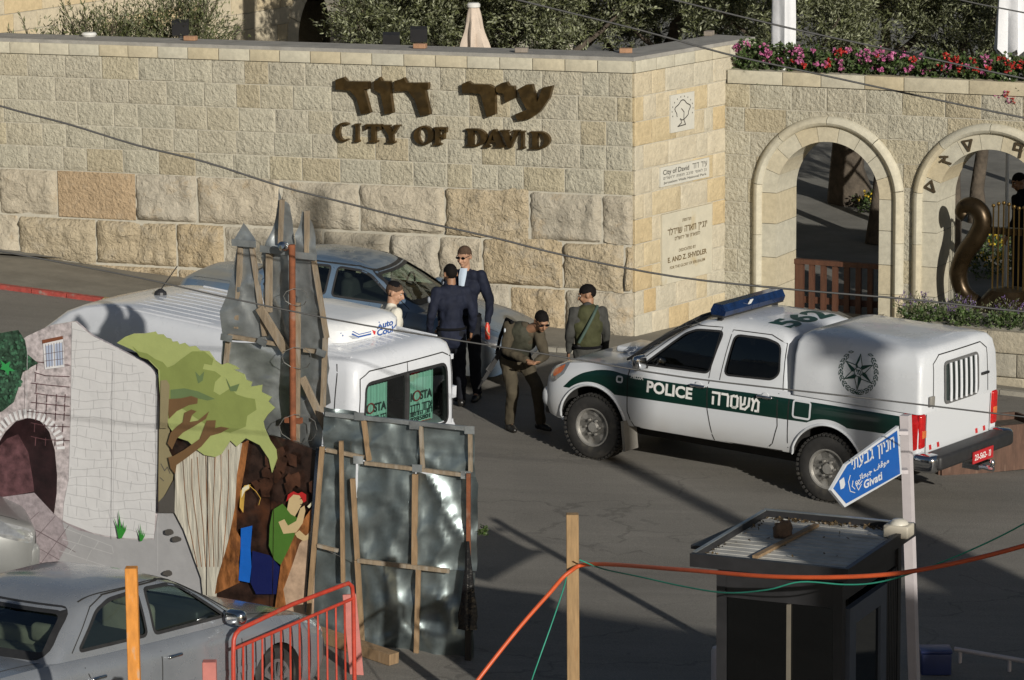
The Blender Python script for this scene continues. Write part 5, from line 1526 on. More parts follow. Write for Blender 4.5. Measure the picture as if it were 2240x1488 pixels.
for s, y0, y1 in ((1, .60, .18), (-1, -.16, -.58)):
    # shade hangs just behind the glass, gently pleated
    rings = []; n = 22
    b = MB(); vs_ = []; 
    for j in range(2):
        for i in range(n + 1):
            y = y0 + (y1 - y0) * i / n
            vs_.append((-1.985 + .006 * math.sin(i * 2.4) + (.02 if j else 0), y, 1.10 if j == 0 else 1.61))
    b.add(vs_, [(i, i + 1, n + 2 + i, n + 1 + i) for i in range(n)])
    b.build('sun_shade', TEAL, van)
    def fs(yy, zz): return lambda a, c, k=0: V((-1.996 - .0004 * (k % 4) + .016 * (zz + c - 1.1) / .51, yy - a, zz + c))
    W_ = abs(y1 - y0)
    text_part('shade_print', 'K', INKG, van, fs(y0 - .03, 1.34), h=.085, bold=.03)
    text_part('shade_print', 'STA', INKG, van, fs(y0 - .19, 1.34), w=.20, h=.085, bold=.03)
    b = MB(); pline(b, ell(0, 0, .055, .05, n=16) + [(.055, 0)], .014, lambda a, c, s_=fs(y0 - .135, 1.385): s_(a, c)); b.build('shade_logo', INKR, van, fix=False)
    hebrew_part('shade_hebrew_print', 'הכי טוב שיש' if s == 1 else 'אבזור לרכב', INKG, van, fs(y0 - .03, 1.22), .075, w=W_ * .86, pen=.18)
    if s == -1:
        hebrew_part('shade_hebrew_print', 'רחוב החרושת', INKG, van, fs(y0 - .03, 1.18), .06 - .02, w=W_ * .86, pen=.2)
        text_part('shade_phone', '9285801', INKG, van, fs(y0 - .03, 1.125), w=W_ * .8, h=.045, bold=.03)
        b = MB(); b.add([fs(y0, 1.105)(a, c) for a, c in ((.03, 0), (W_ * .9, 0), (W_ * .9, .008), (.03, .008))], [(0, 1, 2, 3)]); b.build('shade_underline', INKR, van)
b = MB(); b.box((.5, 0, 1.10), (4.6, 1.6, .02)); b.build('load_floor', UNDER, van)
for y in (-.4, .4): pad('seat', (1.75, y, 1.30), (.16, .5, .5), SEATD, van, .06); pad('seat', (-.6, y, 1.30), (.16, .5, .5), SEATD, van, .06)
tv = topproj(Bvc, .0)
for y in (-.62, -.50, -.38, -.26, -.13, 0, .13, .26, .38, .50, .62):
    for x0, x1 in ((1.1, -.05), (-.15, -.62), (-.7, -1.80)):
        if abs(y) > .55: x0 = min(x0, .9)
        n = 8; P = [tv(x0 + (x1 - x0) * i / n, y) for i in range(n + 1)]
        b = MB(); b.tube([p + V((0, 0, .000)) for p in P], [.003] + [.009] * (n - 1) + [.003], 6); b.build('roof_rib', VANP, van, ang=60)
for s in (1, -1):
    P = [tv(x, s * (.70)) for x in (1.2, .6, -.4, -1.2, -1.9)]
    b = MB(); b.tube(P, .014, 6); b.build('roof_gutter', VANP, van, ang=60)
b = MB(); b.lathe([(0, .0), (.07, 0), (.06, .03), (.02, .06), (0, .065)], Matrix.Translation(tv(1.2, .0)), 14); b.tube([tv(1.2, 0) + V((0, 0, .05)), tv(1.2, 0) + V((-.22, 0, .34))], .006, 5); b.build('aerial', DARKM, van)
ACM = mat('white_fibreglass', (.70, .71, .72), .3, var=.04, coat=.3)
acl = [(1.945, -.52, -1.56, .52, .18), (1.98, -.50, -1.595, .54, .18), (2.10, -.51, -1.59, .54, .18), (2.145, -.56, -1.55, .51, .18), (2.17, -.68, -1.46, .42, .16), (2.175, -.9, -1.2, .15, .1)]
ac = bpy.data.objects.new('air_conditioner', None); COL.objects.link(ac); ac.parent = van
acb = cab_mesh(acl, .0, .03).build('housing', ACM, ac, ang=40); Bac = bvh_of(acb.data)
ea = endproj(Bac, -1, .004)
BLUEP = mat('blue_print', (.02, .08, .30), .5); GREYP = mat('grey_print', (.35, .37, .40), .5); REDP = mat('red_swoosh_print', (.55, .03, .03), .5)
def fa(y0, z0): return lambda a, c, k=0: ea(y0 - a, z0 + c, k)
text_part('maker_lettering', 'Auto', BLUEP, ac, fa(-.06, 2.05), w=.28, h=.062, bold=.03)
text_part('maker_lettering', 'Cool', BLUEP, ac, fa(-.06, 1.98), w=.28, h=.062, bold=.03)
b = MB()
pline(b, [(-.42, .06), (-.30, .06), (-.22, .02), (-.02, .02)], .016, fa(.02, 1.995)); pline(b, [(-.44, .085), (-.29, .085), (-.21, .045), (-.02, .045)], .008, fa(.02, 1.995))
pline(b, [(.37, .02), (.42, .04), (.46, .08), (.50, .08)], .016, fa(.02, 1.995)); b.build('blue_swoosh', BLUEP, ac, fix=False)
b = MB(); b.plate([[(-.36, .05), (-.28, .045), (-.2, .005), (-.30, .01)]], fa(.02, 1.995), (0, 0, 0), sides=False); b.build('grey_swoosh', GREYP, ac, fix=False)
b = MB(); b.plate([[(.0, .06), (.05, -.02), (.11, .12), (.06, .035)]], fa(.02, 1.995), (0, 0, 0), sides=False); b.build('red_tick', REDP, ac, fix=False)
for x in (2.5, -1.30):
    for s in (-1, 1): wheel(van, x, s * .78, .31, .20, s, 'car', .2)
pad('rear_bumper', (-2.10, 0, .42), (.14, 1.68, .24), BLACKP, van, .05); pad('front_bumper', (3.38, 0, .42), (.14, 1.5, .24), VANP, van, .05)
b = MB(); b.box((.5, 0, .3), (5., 1.3, .14)); b.build('chassis', UNDER, van)

# ------------------------------------------------------------------ saloon cars
def saloon(name, label, M, P, glass, seat, trim=CHROME, rub=BLACKP, plate=True):
    t = thing(name, label, 'car', M)
    st = [(2.14, .42, .58, .62, .52, .42), (2.10, .30, .66, .71, .70, .55), (1.98, .22, .70, .76, .79, .62), (1.7, .20, .75, .84, .835, .68), (1.3, .20, .81, .90, .85, .70), (.95, .19, .85, .935, .855, .72), (.5, .19, .88, .92, .858, .74),
          (-.6, .19, .91, .94, .858, .74), (-1.2, .20, .93, .965, .85, .73), (-1.6, .22, .93, .985, .84, .70), (-2.0, .26, .91, .98, .81, .66), (-2.14, .32, .86, .95, .76, .60), (-2.2, .42, .80, .88, .66, .54)]
    bo = body_mesh(st).build('body', [P, UNDER], t, ang=32); B1 = bvh_of(bo.data)
    boolean(bo, [cyl_cutter(x, .31, .345, s * .48, s * 1.2, UNDER) for x in (1.30, -1.28) for s in (-1, 1)]); smooth(bo.data, 32)
    cl = [(.90, 1.02, -1.50, .745, .14), (1.0, .86, -1.36, .725, .14), (1.15, .60, -1.16, .675, .14), (1.29, .32, -.95, .615, .14), (1.345, .16, -.82, .57, .15), (1.385, -.06, -.64, .46, .18), (1.40, -.25, -.5, .2, .1)]
    cb = cab_mesh(cl, .09, .08).build('cab', [P, BLACKP], t, ang=40); B2 = bvh_of(cb.data)
    ci = cab_mesh(cl, .09, .08, .045, .4).build('cutter', BLACKP)
    w1 = roundpoly([(.74, .965), (.30, 1.265), (.16, 1.305), (-.13, 1.315), (-.15, .975)], .05)
    w2 = roundpoly([(-.24, .98), (-.22, 1.315), (-.56, 1.305), (-.74, 1.255), (-1.06, 1.0)], .05)
    ws = roundpoly([(-.66, .99), (-.55, 1.29), (.55, 1.29), (.66, .99)], .08)
    rs = roundpoly([(-.64, 1.0), (-.53, 1.28), (.53, 1.28), (.64, 1.0)], .07)
    cs = [ci, cutter(ws, 'x', -.1, 2., rub), cutter(rs, 'x', -.5, -2.2, rub)]
    for s in (-1, 1): cs += [cutter(p, 'y', s * .3, s * 1.2, rub) for p in (w1, w2)]
    boolean(cb, cs); smooth(cb.data, 40)
    for s in (-1, 1):
        f = sideproj(B2, s, -.008); f2 = sideproj(B2, s, .003); fb = sideproj(B1, s, .002)
        sheet('front_window', w1, f, glass, t); sheet('rear_window', w2, f, glass, t)
        for p in (w1, w2): ribbon('window_seal', p, f2, .026, rub, t, True)
        for pts in ([(.84, .90), (.80, .5), (.86, .26)], [(-.19, .92), (-.22, .25)], [(-1.12, .95), (-1.02, .72), (-.86, .5), (-.84, .26)], [(.86, .25), (-.86, .25)]): ribbon('panel_gap', pts, fb, .010, UNDER, t)
        ribbon('door_gap', [(.86, .93), (.34, 1.30), (.12, 1.345), (-.6, 1.345), (-.80, 1.29), (-1.14, 1.0)], f2, .008, UNDER, t)
        ribbon('side_moulding', [(1.0, .53), (-.98, .55)], sideproj(B1, s, .008), .05, P, t)
        for hx in (-.05, -.98):
            q = fb(hx, .80); pad('door_handle', (q.x, q.y + s * .016, q.z), (.17, .03, .028), trim, t, .012)
        pad('mirror', (.70, s * .88, .98), (.11, .19, .13), trim if trim is CHROME else P, t, .05)
        sheet('headlight', roundpoly([(2.07, .69), (1.72, .79), (1.74, .66), (2.08, .57)], .05), sideproj(B1, s, .005), CLEARL, t, 2)
        sheet('headlight_glass', roundpoly([(s * .34, .50), (s * .36, .62), (s * .64, .62), (s * .66, .50)], .04), endproj(B1, 1, .006), CLEARL, t, 2)
        sheet('taillight', roundpoly([(-1.92, .86), (-2.14, .82), (-2.15, .62), (-2.0, .64)], .04), sideproj(B1, s, .006), REDL, t, 2)
    sheet('windscreen', ws, endproj(B2, 1, -.008), glass, t, 3); sheet('rear_screen', rs, endproj(B2, -1, -.008), glass, t, 3)
    ribbon('screen_seal', ws, endproj(B2, 1, .003), .045, rub, t, True); ribbon('screen_seal', rs, endproj(B2, -1, .003), .05, rub, t, True)
    tb = topproj(B1, .002)
    ribbon('bonnet_gap', [(.95, .66), (1.5, .64), (1.95, .56)], tb, .010, UNDER, t); ribbon('bonnet_gap', [(.95, -.66), (1.5, -.64), (1.95, -.56)], tb, .010, UNDER, t)
    ribbon('boot_gap', [(-1.42, .64), (-2.02, .58)], tb, .010, UNDER, t); ribbon('boot_gap', [(-1.42, -.64), (-2.02, -.58)], tb, .010, UNDER, t)
    for s in (-1, 1):
        ribbon('roof_gutter', [(.2, s * .535), (-.3, s * .555), (-.85, s * .535)], topproj(B2, .003), .014, UNDER, t)
    pad('front_bumper', (2.06, 0, .44), (.20, 1.46, .26), P, t, .08); pad('rear_bumper', (-2.12, 0, .48), (.20, 1.42, .26), P, t, .08)
    b = MB(); b.box((-.2, 0, .945), (2.0, 1.30, .02)); b.build('cabin_floor', UNDER, t)
    for y in (-.36, .36):
        pad('seat', (-.02, y, 1.00), (.16, .48, .34), seat, t, .06); pad('headrest', (-.06, y, 1.215), (.10, .25, .15), seat, t, .045)
        pad('rear_headrest', (-1.03, y, 1.09), (.10, .25, .15), seat, t, .045)
    pad('rear_seat', (-.95, 0, .98), (.16, 1.15, .22), seat, t, .06)
    pad('dashboard', (.72, 0, .965), (.34, 1.2, .10), BLACKP, t, .03); pad('parcel_shelf', (-1.22, 0, .965), (.38, 1.1, .04), seat, t, .015)
    b = MB(); b.tube([V((.5, .36 + .17 * math.cos(a), 1.02 + .15 * math.sin(a))) for a in [k * .3927 for k in range(17)]], .013, 6); b.build('steering_wheel', BLACKP, t)
    for x in (1.30, -1.28):
        for s in (-1, 1): wheel(t, x, s * .745, .31, .19, s, 'car', .205, SILVHUB)
    b = MB(); b.box((0, 0, .26), (3.6, 1.2, .14)); b.build('chassis', UNDER, t)
    return t, B1, B2
SILVHUB = mat('silver_hubcap', (.45, .46, .47), .25, metal=.8, var=.1)
SILVER = mat('silver_paint', (.30, .32, .35), .28, metal=.5, var=.06, scale=3, coat=.4, wear=(.25, .25, .245), wscale=.6, wamt=.38, rough_var=.1)
BLUEC = mat('dusty_blue_paint', (.13, .19, .27), .32, metal=.35, var=.1, scale=2, coat=.4, wear=(.20, .205, .20), wscale=.9, wamt=.5, rough_var=.1)
GREYC = mat('grey_paint', (.26, .265, .26), .35, metal=.4, var=.1, scale=2, coat=.4)
h1 = V((.555, .832, 0)).normalized(); rgt = V((h1.y, -h1.x, 0))
cw = hitG(592, 1588)
ctr = cw - rgt * .78 - h1 * 1.30
pf_, pr_ = ctr + h1 * 1.3, ctr - h1 * 1.3
silver, Bs1, Bs2 = saloon('silver_car', 'dusty silver saloon with beige seats parked before the painted hoarding', veh_frame(G(pf_.x, pf_.y), G(pr_.x, pr_.y), -1, 0), SILVER, CLEARG, SEATB)
h2 = V((math.cos(R(-17)), math.sin(R(-17)), 0)); ctr = V((-1.92, 44.72, 0))
pf_, pr_ = ctr + h2 * 1.3, ctr - h2 * 1.3
blue, Bl1, Bl2 = saloon('blue_car', 'dusty blue saloon parked along the wall behind the white van', veh_frame(G(pf_.x, pf_.y), G(pr_.x, pr_.y), -1, 0), BLUEC, CLEARG, SEATD, BLACKP)
sheet('green_vest', roundpoly([(.20, .0), (.45, -.05), (.62, .10), (.40, .22)], .05), lambda a, c: V((.70 + c * .3 , -a, 1.022)), mat('lime_cloth', (.30, .62, .10), .8), blue, 0)
q = hitG(-10, 1335)
h3 = V((.97, .25, 0)).normalized()
ctr = V((q.x, q.y, 0)) - h3 * 1.75 + V((-h3.y, h3.x, 0)) * .85
pf_, pr_ = ctr + h3 * 1.3, ctr - h3 * 1.3
grey, _, _ = saloon('grey_car', 'grey car whose rounded nose enters beside the painted alley', veh_frame(G(pf_.x, pf_.y), G(pr_.x, pr_.y), -1, 0), GREYC, SMOKG, SEATD, BLACKP)
# ------------------------------------------------------------------ painted hoarding
A_, B_ = G(-4.60, 33.06), G(-1.80, 31.90)
MM = frame(V((A_.x, A_.y, 0)), B_ - A_)
onM = on(MM)
def pxs(on_, off):
    return lambda x, y: (lambda q: V((q[0], -off, q[1])))(on_(x, y, off))
def z2(pts): return [(x / 2.976, 988 + y / 2.976) for x, y in pts]      # second crop of the measuring pass
def z1(pts): return [(x / 2.976, 500 + y / 2.976) for x, y in pts]
def z3(pts): return [(450 + x / 2.48, 400 + y / 2.48) for x, y in pts]
def z4(pts): return [(600 + x / 2.447, 880 + y / 2.447) for x, y in pts]
GLOSS = dict(rough=.28, coat=.5, var=.06, scale=5, bump=.02, bscale=2.2)
PM = {k: mat('print_' + k, c, **{**GLOSS, **kw}) for k, c, kw in (
    ('wall_white', (.52, .52, .53), dict(var=.04)), ('grout_line', (.385, .385, .395), {}), ('alley_stone', (.40, .36, .37), dict(var=.5, scale=14)), ('alley_dark', (.018, .008, .009), dict(var=.6, scale=5)),
    ('alley_red', (.085, .04, .045), dict(var=.7, scale=7)), ('tile_mauve', (.27, .235, .25), dict(var=.25, scale=22)), ('floor_grey', (.30, .30, .31), dict(var=.06)), ('tile_line', (.12, .09, .1), {}),
    ('ivy', (.025, .055, .035), dict(var=.9, scale=26)), ('ivy_light', (.045, .12, .07), dict(var=.6, scale=30)), ('leaf_green', (.03, .25, .07), {}), ('grass', (.03, .20, .03), {}), ('canopy_light', (.30, .345, .13), {}), ('canopy_mid', (.19, .23, .07), {}),
    ('canopy_dark', (.11, .16, .07), {}), ('branch', (.13, .075, .035), {}), ('bark_light', (.22, .19, .11), {}), ('bark_shade', (.07, .065, .06), {}), ('rock_pale', (.42, .40, .34), dict(var=.28, scale=3, stretch=(9, 9, .8), wear=(.24, .19, .13), wscale=1.1, wamt=.42)),
    ('rock_rust', (.22, .088, .03), dict(var=.7, scale=5, stretch=(3, 3, 1), wear=(.06, .025, .014), wscale=3, wamt=.48)), ('cave', (.022, .012, .009), dict(var=.9, scale=6, wear=(.08, .03, .014), wscale=2.6, wamt=.46)), ('cave_brown', (.045, .02, .012), dict(var=.8, scale=5)), ('water', (.01, .10, .42), {}), ('navy', (.008, .012, .07), {}),
    ('shirt', (.06, .14, .025), {}), ('skin', (.47, .36, .20), {}), ('hair', (.36, .02, .02), {}), ('cream', (.60, .57, .42), {}), ('gold', (.45, .28, .06), dict(var=.4)), ('pot', (.38, .27, .19), dict(var=.3, scale=8)), ('wood_shutter', (.17, .06, .03), {}), ('sky_pane', (.36, .42, .55), {}), ('frame_white', (.60, .60, .62), {}))}
hoard = thing('painted_hoarding', 'printed hoarding showing a stone alley, white block house and rock cave', 'hoarding', MM)
LAYER = [0]
def ink(name, m, pts, parent, off=None, d=0, on_=None):
    LAYER[0] += 1
    o = (.012 + .0003 * LAYER[0]) if off is None else off
    b = MB(); b.plate([pts], pxs(on_ or onM, o), (0, d, 0), sides=d > 0)
    return b.build(name, PM[m], parent, fix=d > 0)
def inklines(name, m, lines, w, parent, on_=None):
    LAYER[0] += 1
    o = .012 + .0003 * LAYER[0]; f = pxs(on_ or onM, o); b = MB()
    for k, q in enumerate(strokes_to_quads(lines, w)):
        b.plate([[(p.x, p.y) for p in q]], lambda x, y: f(x, y) + V((0, -.00006 * (k % 4), 0)), (0, 0, 0), sides=False)
    return b.build(name, PM[m], parent, fix=False)
# left board: alley and white house
house = [(-60, 760), (0, 735), (45, 745), (60, 735), (110, 712), (165, 703), (200, 733), (250, 758), (300, 784), (330, 803), (345, 826), (349, 900), (347, 1010), (345, 1120), (380, 1122), (402, 1160), (440, 1265), (450, 1340), (-60, 1340)]
ink('alley_board', 'alley_stone', house, hoard, .006, .03)
ink('house_front', 'wall_white', [(157, 706), (165, 704), (200, 734), (250, 759), (300, 785), (330, 804), (344, 826), (348, 900), (346, 1010), (337, 1178), (280, 1178), (230, 1172), (170, 1158), (137, 1138), (140, 1100), (150, 1050), (155, 900)], hoard)
# drawn block joints: courses and uprights of the painted house
rr = random.Random(4)
lines = []
def hx(t, y):                        # left and right edge of the drawn wall at height y
    xl = 157 - (max(0, y - 1000) / 140) * 18; xr = 346 - max(0, y - 1010) * .055
    return xl + (xr - xl) * t
yv = [720 + 21.5 * i for i in range(22)]
tops = lambda x: 706 + max(0, x - 165) * .62 + (max(0, x - 320) * 1.2)
for i, y in enumerate(yv):
    pts = []
    for k in range(13):
        t = k / 12; yy = y + 14 * t + 5 * math.sin(t * 7 + i) + rr.uniform(-1.5, 1.5); x = hx(t, yy)
        if yy > tops(x) + 3 and yy < 1176 - (1 - t) * 32: pts.append((x, yy))
    if len(pts) > 1: lines.append(pts)
    t = rr.uniform(0, .1)
    while t < .98:
        yy = y + 14 * t; x = hx(t, yy)
        if tops(x) + 5 < yy < 1150 - (1 - t) * 28: lines.append([(x, yy + 1), (x + rr.uniform(-3, 3), yy + 20)])
        t += rr.uniform(.10, .2)
inklines('block_joints', 'grout_line', lines, 1.5, hoard)
ink('alley_floor', 'tile_mauve', [(0, 1085), (120, 1125), (137, 1140), (200, 1165), (230, 1180), (150, 1262), (75, 1285), (45, 1275), (40, 1150), (0, 1100)], hoard)
ink('painted_pavement', 'floor_grey', [(137, 1142), (170, 1160), (230, 1174), (280, 1180), (337, 1180), (346, 1122), (380, 1123), (402, 1160), (440, 1265), (446, 1330), (150, 1330), (120, 1240), (150, 1190)], hoard)
inklines('pavement_joints', 'tile_line', [[(60, 1150), (150, 1200)], [(50, 1180), (130, 1225)], [(48, 1205), (110, 1245)], [(46, 1230), (92, 1262)], [(120, 1130), (45, 1215)], [(150, 1150), (62, 1270)], [(85, 1120), (42, 1160)], [(80, 1160), (165, 1208)]], 1.3, hoard)
inklines('pavement_blocks', 'grout_line', [[(140, 1155), (245, 1195), (248, 1210)], [(138, 1180), (246, 1212)], [(130, 1205), (235, 1240)], [(180, 1168), (170, 1190)], [(215, 1185), (205, 1202)], [(165, 1192), (150, 1212)], [(200, 1204), (188, 1228)], [(345, 1130), (345, 1250)]], 1.4, hoard)
arch = [(118, 1125), (124, 1080), (125, 1040), (120, 985), (108, 945), (88, 921), (62, 914), (35, 922), (12, 945), (0, 965), (-60, 1000), (-60, 1100), (0, 1088)]
ink('alley_arch', 'alley_dark', arch, hoard)
ink('alley_side_wall', 'alley_red', [(-60, 1000), (0, 975), (15, 960), (40, 950), (62, 990), (72, 1050), (75, 1075), (40, 1082), (0, 1088), (-60, 1100)], hoard)
ink('alley_light', 'tile_mauve', [(75, 1078), (118, 1124), (40, 1115), (0, 1095), (0, 1088)], hoard)
vl_ = []
for k in range(22):
    a = math.pi * (.02 + .96 * k / 21); c_ = (60, 985)
    vl_.append([(c_[0] + 66 * math.cos(a), c_[1] - 72 * math.sin(a)), (c_[0] + 80 * math.cos(a), c_[1] - 88 * math.sin(a))])
inklines('arch_voussoirs', 'frame_white', vl_, 6.0, hoard)
lines = []
for y in (790, 815, 838, 860, 880, 900, 925, 955):
    lines.append([(60 + 8 * (y % 3), y), (100, y + 4 + 3 * (y % 2)), (152, y + 9)])
    for x in (75, 97, 118, 137): 
        if y > 845 or x < 88: lines.append([(x + (y % 7), y + 3), (x + (y % 7) - 1, y + 20)])
inklines('alley_joints', 'alley_red', lines, 1.6, hoard)
ink('shutter_frame', 'wood_shutter', [(92, 744), (137, 735), (138, 742), (93, 752)], hoard)
ink('painted_window', 'frame_white', [(94, 752), (138, 742), (141, 803), (98, 808)], hoard)
for k in range(2):
    x = 99 + 21 * k
    ink('painted_pane', 'sky_pane', [(x, 757 - 4.2 * k), (x + 16, 754 - 4.2 * k), (x + 18, 800 - 2 * k), (x + 2, 803 - 2 * k)], hoard)
inklines('window_bars', 'tile_line', [[(100 + 6 * k, 754 - k), (102 + 6 * k, 804 - k)] for k in range(7)] + [[(97, 775), (140, 768)], [(98, 790), (140, 785)]], 1.2, hoard)
def blobpoly(c, r, n, amp, seed, sx=1, sy=1):
    q = random.Random(seed)
    return [(c[0] + sx * r * (1 + q.uniform(-amp, amp)) * math.cos(2 * math.pi * k / n), c[1] + sy * r * (1 + q.uniform(-amp, amp)) * math.sin(2 * math.pi * k / n)) for k in range(n)]
ink('painted_ivy', 'ivy', [(-50, 735), (5, 728), (40, 722), (55, 745), (60, 775), (84, 795), (70, 802), (50, 815), (40, 850), (30, 880), (5, 900), (-50, 920)], hoard)
for k in range(110):
    q = random.Random(k); c_ = (q.uniform(-5, 72), q.uniform(730, 880))
    if c_[0] > 70 - abs(c_[1] - 790) * .45: continue
    ink('ivy_leaf', 'ivy_light', blobpoly(c_, q.uniform(2, 4.5), 7, .5, k), hoard)
ink('green_star_leaf', 'leaf_green', [(0, 787), (12, 797), (22, 790), (20, 803), (33, 812), (20, 812), (18, 822), (10, 810), (0, 808), (5, 800)], hoard)
for bx, by, s in ((262, 1178, 1.), (308, 1184, .65)):
    for dx, dy in ((-14, -48), (-3, -62), (8, -38), (15, -30), (2, -30), (-8, -26)):
        ink('painted_grass', 'grass', [(bx - 3 * s, by), (bx + dx * s * .6, by + dy * s * .6), (bx + dx * s, by + dy * s), (bx + dx * s * .6 + 4 * s, by + dy * s * .55), (bx + 4 * s, by)], hoard)
# right board: trunk, rock and cave
cave_b = [(346, 826), (349, 900), (347, 1010), (345, 1120), (380, 1122), (402, 1160), (440, 1265), (450, 1390), (684, 1400), (690, 1200), (697, 988), (640, 966), (590, 952), (540, 965), (500, 940), (430, 940), (372, 850), (355, 828)]
ink('cave_board', 'cave', cave_b, hoard, .004, .03)
ink('painted_trunk', 'bark_light', [(349, 832), (358, 828), (370, 845), (372, 920), (370, 985), (382, 1010), (378, 1050), (362, 1080), (345, 1105), (347, 1010)], hoard)
ink('trunk_shade', 'bark_shade', [(345, 1100), (362, 1082), (380, 1050), (382, 1122), (345, 1122)], hoard)
inklines('trunk_marks', 'bark_shade', [[(352, 1015), (360, 1030), (366, 1022), (372, 1036)], [(350, 1045), (358, 1052)]], 1.8, hoard)
ink('painted_rock', 'rock_pale', [(383, 1012), (425, 985), (470, 972), (505, 965), (530, 970), (520, 1040), (518, 1110), (500, 1180), (478, 1262), (470, 1340), (448, 1340), (440, 1265), (402, 1160), (382, 1122)], hoard)
ink('rust_rock', 'rock_rust', [(530, 970), (545, 962), (535, 1030), (520, 1110), (517, 1160), (528, 1180), (522, 1230), (524, 1275), (470, 1300), (475, 1265), (498, 1190), (514, 1110), (518, 1040)], hoard)
for k in range(16):
    q = random.Random(420 + k); x_, y_ = q.uniform(545, 680), q.uniform(985, 1075)
    ink('cave_fold', 'cave_brown', [(x_, y_), (x_ + q.uniform(8, 22), y_ - q.uniform(4, 12)), (x_ + q.uniform(14, 34), y_ + q.uniform(0, 8)), (x_ + q.uniform(10, 26), y_ + q.uniform(14, 44)), (x_ + q.uniform(0, 8), y_ + q.uniform(10, 30))], hoard)
inklines('rock_folds', 'rock_rust', [[(400 + 17 * k + 3 * math.sin(k * 2), 1008 - 4 * k), (404 + 16 * k, 1070), (412 + 14 * k + 4 * math.sin(k), 1140), (432 + 9 * k, 1240)] for k in range(7)], 1.2, hoard)
ink('rust_rock', 'rock_rust', [(615, 1230), (640, 1170), (690, 1100), (686, 1360), (600, 1340)], hoard)
ink('painted_pot', 'pot', [(640, 1235), (655, 1190), (680, 1160), (690, 1180), (686, 1370), (630, 1350), (620, 1290)], hoard)
ink('water_strip', 'water', [(527, 1156), (552, 1150), (548, 1200), (550, 1240), (546, 1275), (522, 1270), (526, 1210)], hoard)
ink('navy_trousers', 'navy', [(552, 1205), (590, 1215), (612, 1240), (604, 1300), (560, 1300), (548, 1275)], hoard)
ink('gold_rim', 'gold', [(524, 1110), (526, 1075), (535, 1062), (548, 1060), (545, 1070), (536, 1076), (532, 1122)], hoard)
ink('cream_rim', 'cream', [(528, 1090), (530, 1068), (544, 1060), (545, 1068), (536, 1074)], hoard)
inklines('gold_line', 'gold', [[(545, 1062), (560, 1075), (570, 1090), (566, 1105)]], 1.5, hoard)
ink('painted_shirt', 'shirt', [(590, 1150), (597, 1115), (618, 1102), (635, 1120), (652, 1135), (640, 1150), (645, 1170), (632, 1200), (614, 1236), (600, 1225), (588, 1195)], hoard)
ink('painted_head', 'skin', [(628, 1115), (632, 1092), (642, 1082), (655, 1084), (664, 1095), (660, 1104), (652, 1118), (645, 1130), (636, 1125)], hoard)
ink('painted_hair', 'hair', [(626, 1098), (630, 1082), (642, 1075), (652, 1080), (660, 1076), (670, 1082), (670, 1096), (664, 1100), (655, 1084), (642, 1082), (632, 1092)], hoard)
ink('painted_arm', 'skin', [(609, 1142), (622, 1136), (630, 1150), (648, 1140), (657, 1112), (666, 1106), (668, 1118), (662, 1145), (648, 1165), (620, 1168)], hoard)
ink('painted_arm', 'skin', [(645, 1168), (655, 1160), (668, 1172), (684, 1165), (684, 1176), (664, 1184), (650, 1176)], hoard)
inklines('face_marks', 'cave', [[(656, 1092), (661, 1090)], [(657, 1104), (662, 1103)]], 1.6, hoard)
ink('painted_chisel', 'cream', [(672, 1108), (690, 1090), (692, 1095), (676, 1112)], hoard)
for c_ in ((370, 1164), (386, 1180), (367, 1254)):
    ink('painted_cobble', 'bark_shade', blobpoly(c_, 11, 10, .12, int(c_[0]), 1, .6), hoard)
# cut-out tree crown standing proud of the boards
canopy = [(760, 745), (815, 705), (870, 685), (940, 684), (1010, 672), (1022, 690), (1060, 690), (1080, 712), (1110, 718), (1120, 738), (1150, 735), (1165, 755), (1200, 745), (1228, 770), (1270, 765), (1300, 795), (1360, 800), (1400, 860), (1440, 888), (1480, 875), (1530, 895), (1558, 915), (1520, 920), (1590, 950), (1600, 985), (1640, 1000), (1630, 1030), (1705, 1018), (1700, 1065), (1768, 1098), (1745, 1130), (1788, 1168),
          (1740, 1215), (1712, 1260), (1720, 1300), (1755, 1380), (1795, 1440), (1802, 1500), (1770, 1590), (1750, 1500), (1690, 1410), (1600, 1365), (1540, 1420), (1500, 1380), (1440, 1470), (1400, 1488), (1330, 1475), (1280, 1440), (1225, 1385), (1150, 1360), (1100, 1290), (1040, 1080), (1030, 920), (960, 850), (860, 790)]
ink('crown_board', 'canopy_light', z1(canopy), hoard, .075, .015)
crown_l = [LAYER[0]]
def cink(name, m, pts):
    crown_l[0] += 1
    b = MB(); b.plate([z1(pts)], pxs(onM, .076 + .0012 * (crown_l[0] - LAYER[0] + 1)), (0, 0, 0), sides=False); return b.build(name, PM[m], hoard, fix=False)
cink('crown_shade', 'canopy_mid', [(860, 765), (900, 800), (960, 815), (1010, 850), (1060, 870), (1090, 905), (1130, 890), (1180, 850), (1250, 800), (1330, 800), (1390, 850), (1380, 890), (1330, 880), (1320, 915), (1400, 930), (1440, 960), (1400, 1000), (1390, 1060), (1430, 1085), (1500, 1040), (1540, 1080), (1600, 1100), (1660, 1110), (1670, 1180), (1610, 1220), (1600, 1290), (1500, 1330), (1400, 1310), (1300, 1250), (1200, 1180), (1110, 1130), (1050, 1060), (1040, 920), (980, 860), (910, 835)])
cink('crown_shade', 'canopy_dark', [(1110, 1050), (1200, 1040), (1290, 1060), (1400, 1110), (1350, 1120), (1260, 1100), (1180, 1120), (1110, 1110)])
cink('crown_shade', 'canopy_dark', [(1270, 930), (1300, 960), (1330, 930), (1320, 990), (1290, 1010)])
cink('crown_shade', 'canopy_dark', [(1470, 970), (1500, 1030), (1560, 1010), (1540, 1060), (1500, 1060)])
cink('painted_branch', 'branch', [(1100, 1110), (1180, 1105), (1245, 1090), (1288, 1105), (1285, 1140), (1230, 1150), (1150, 1190), (1100, 1240), (1095, 1180)])
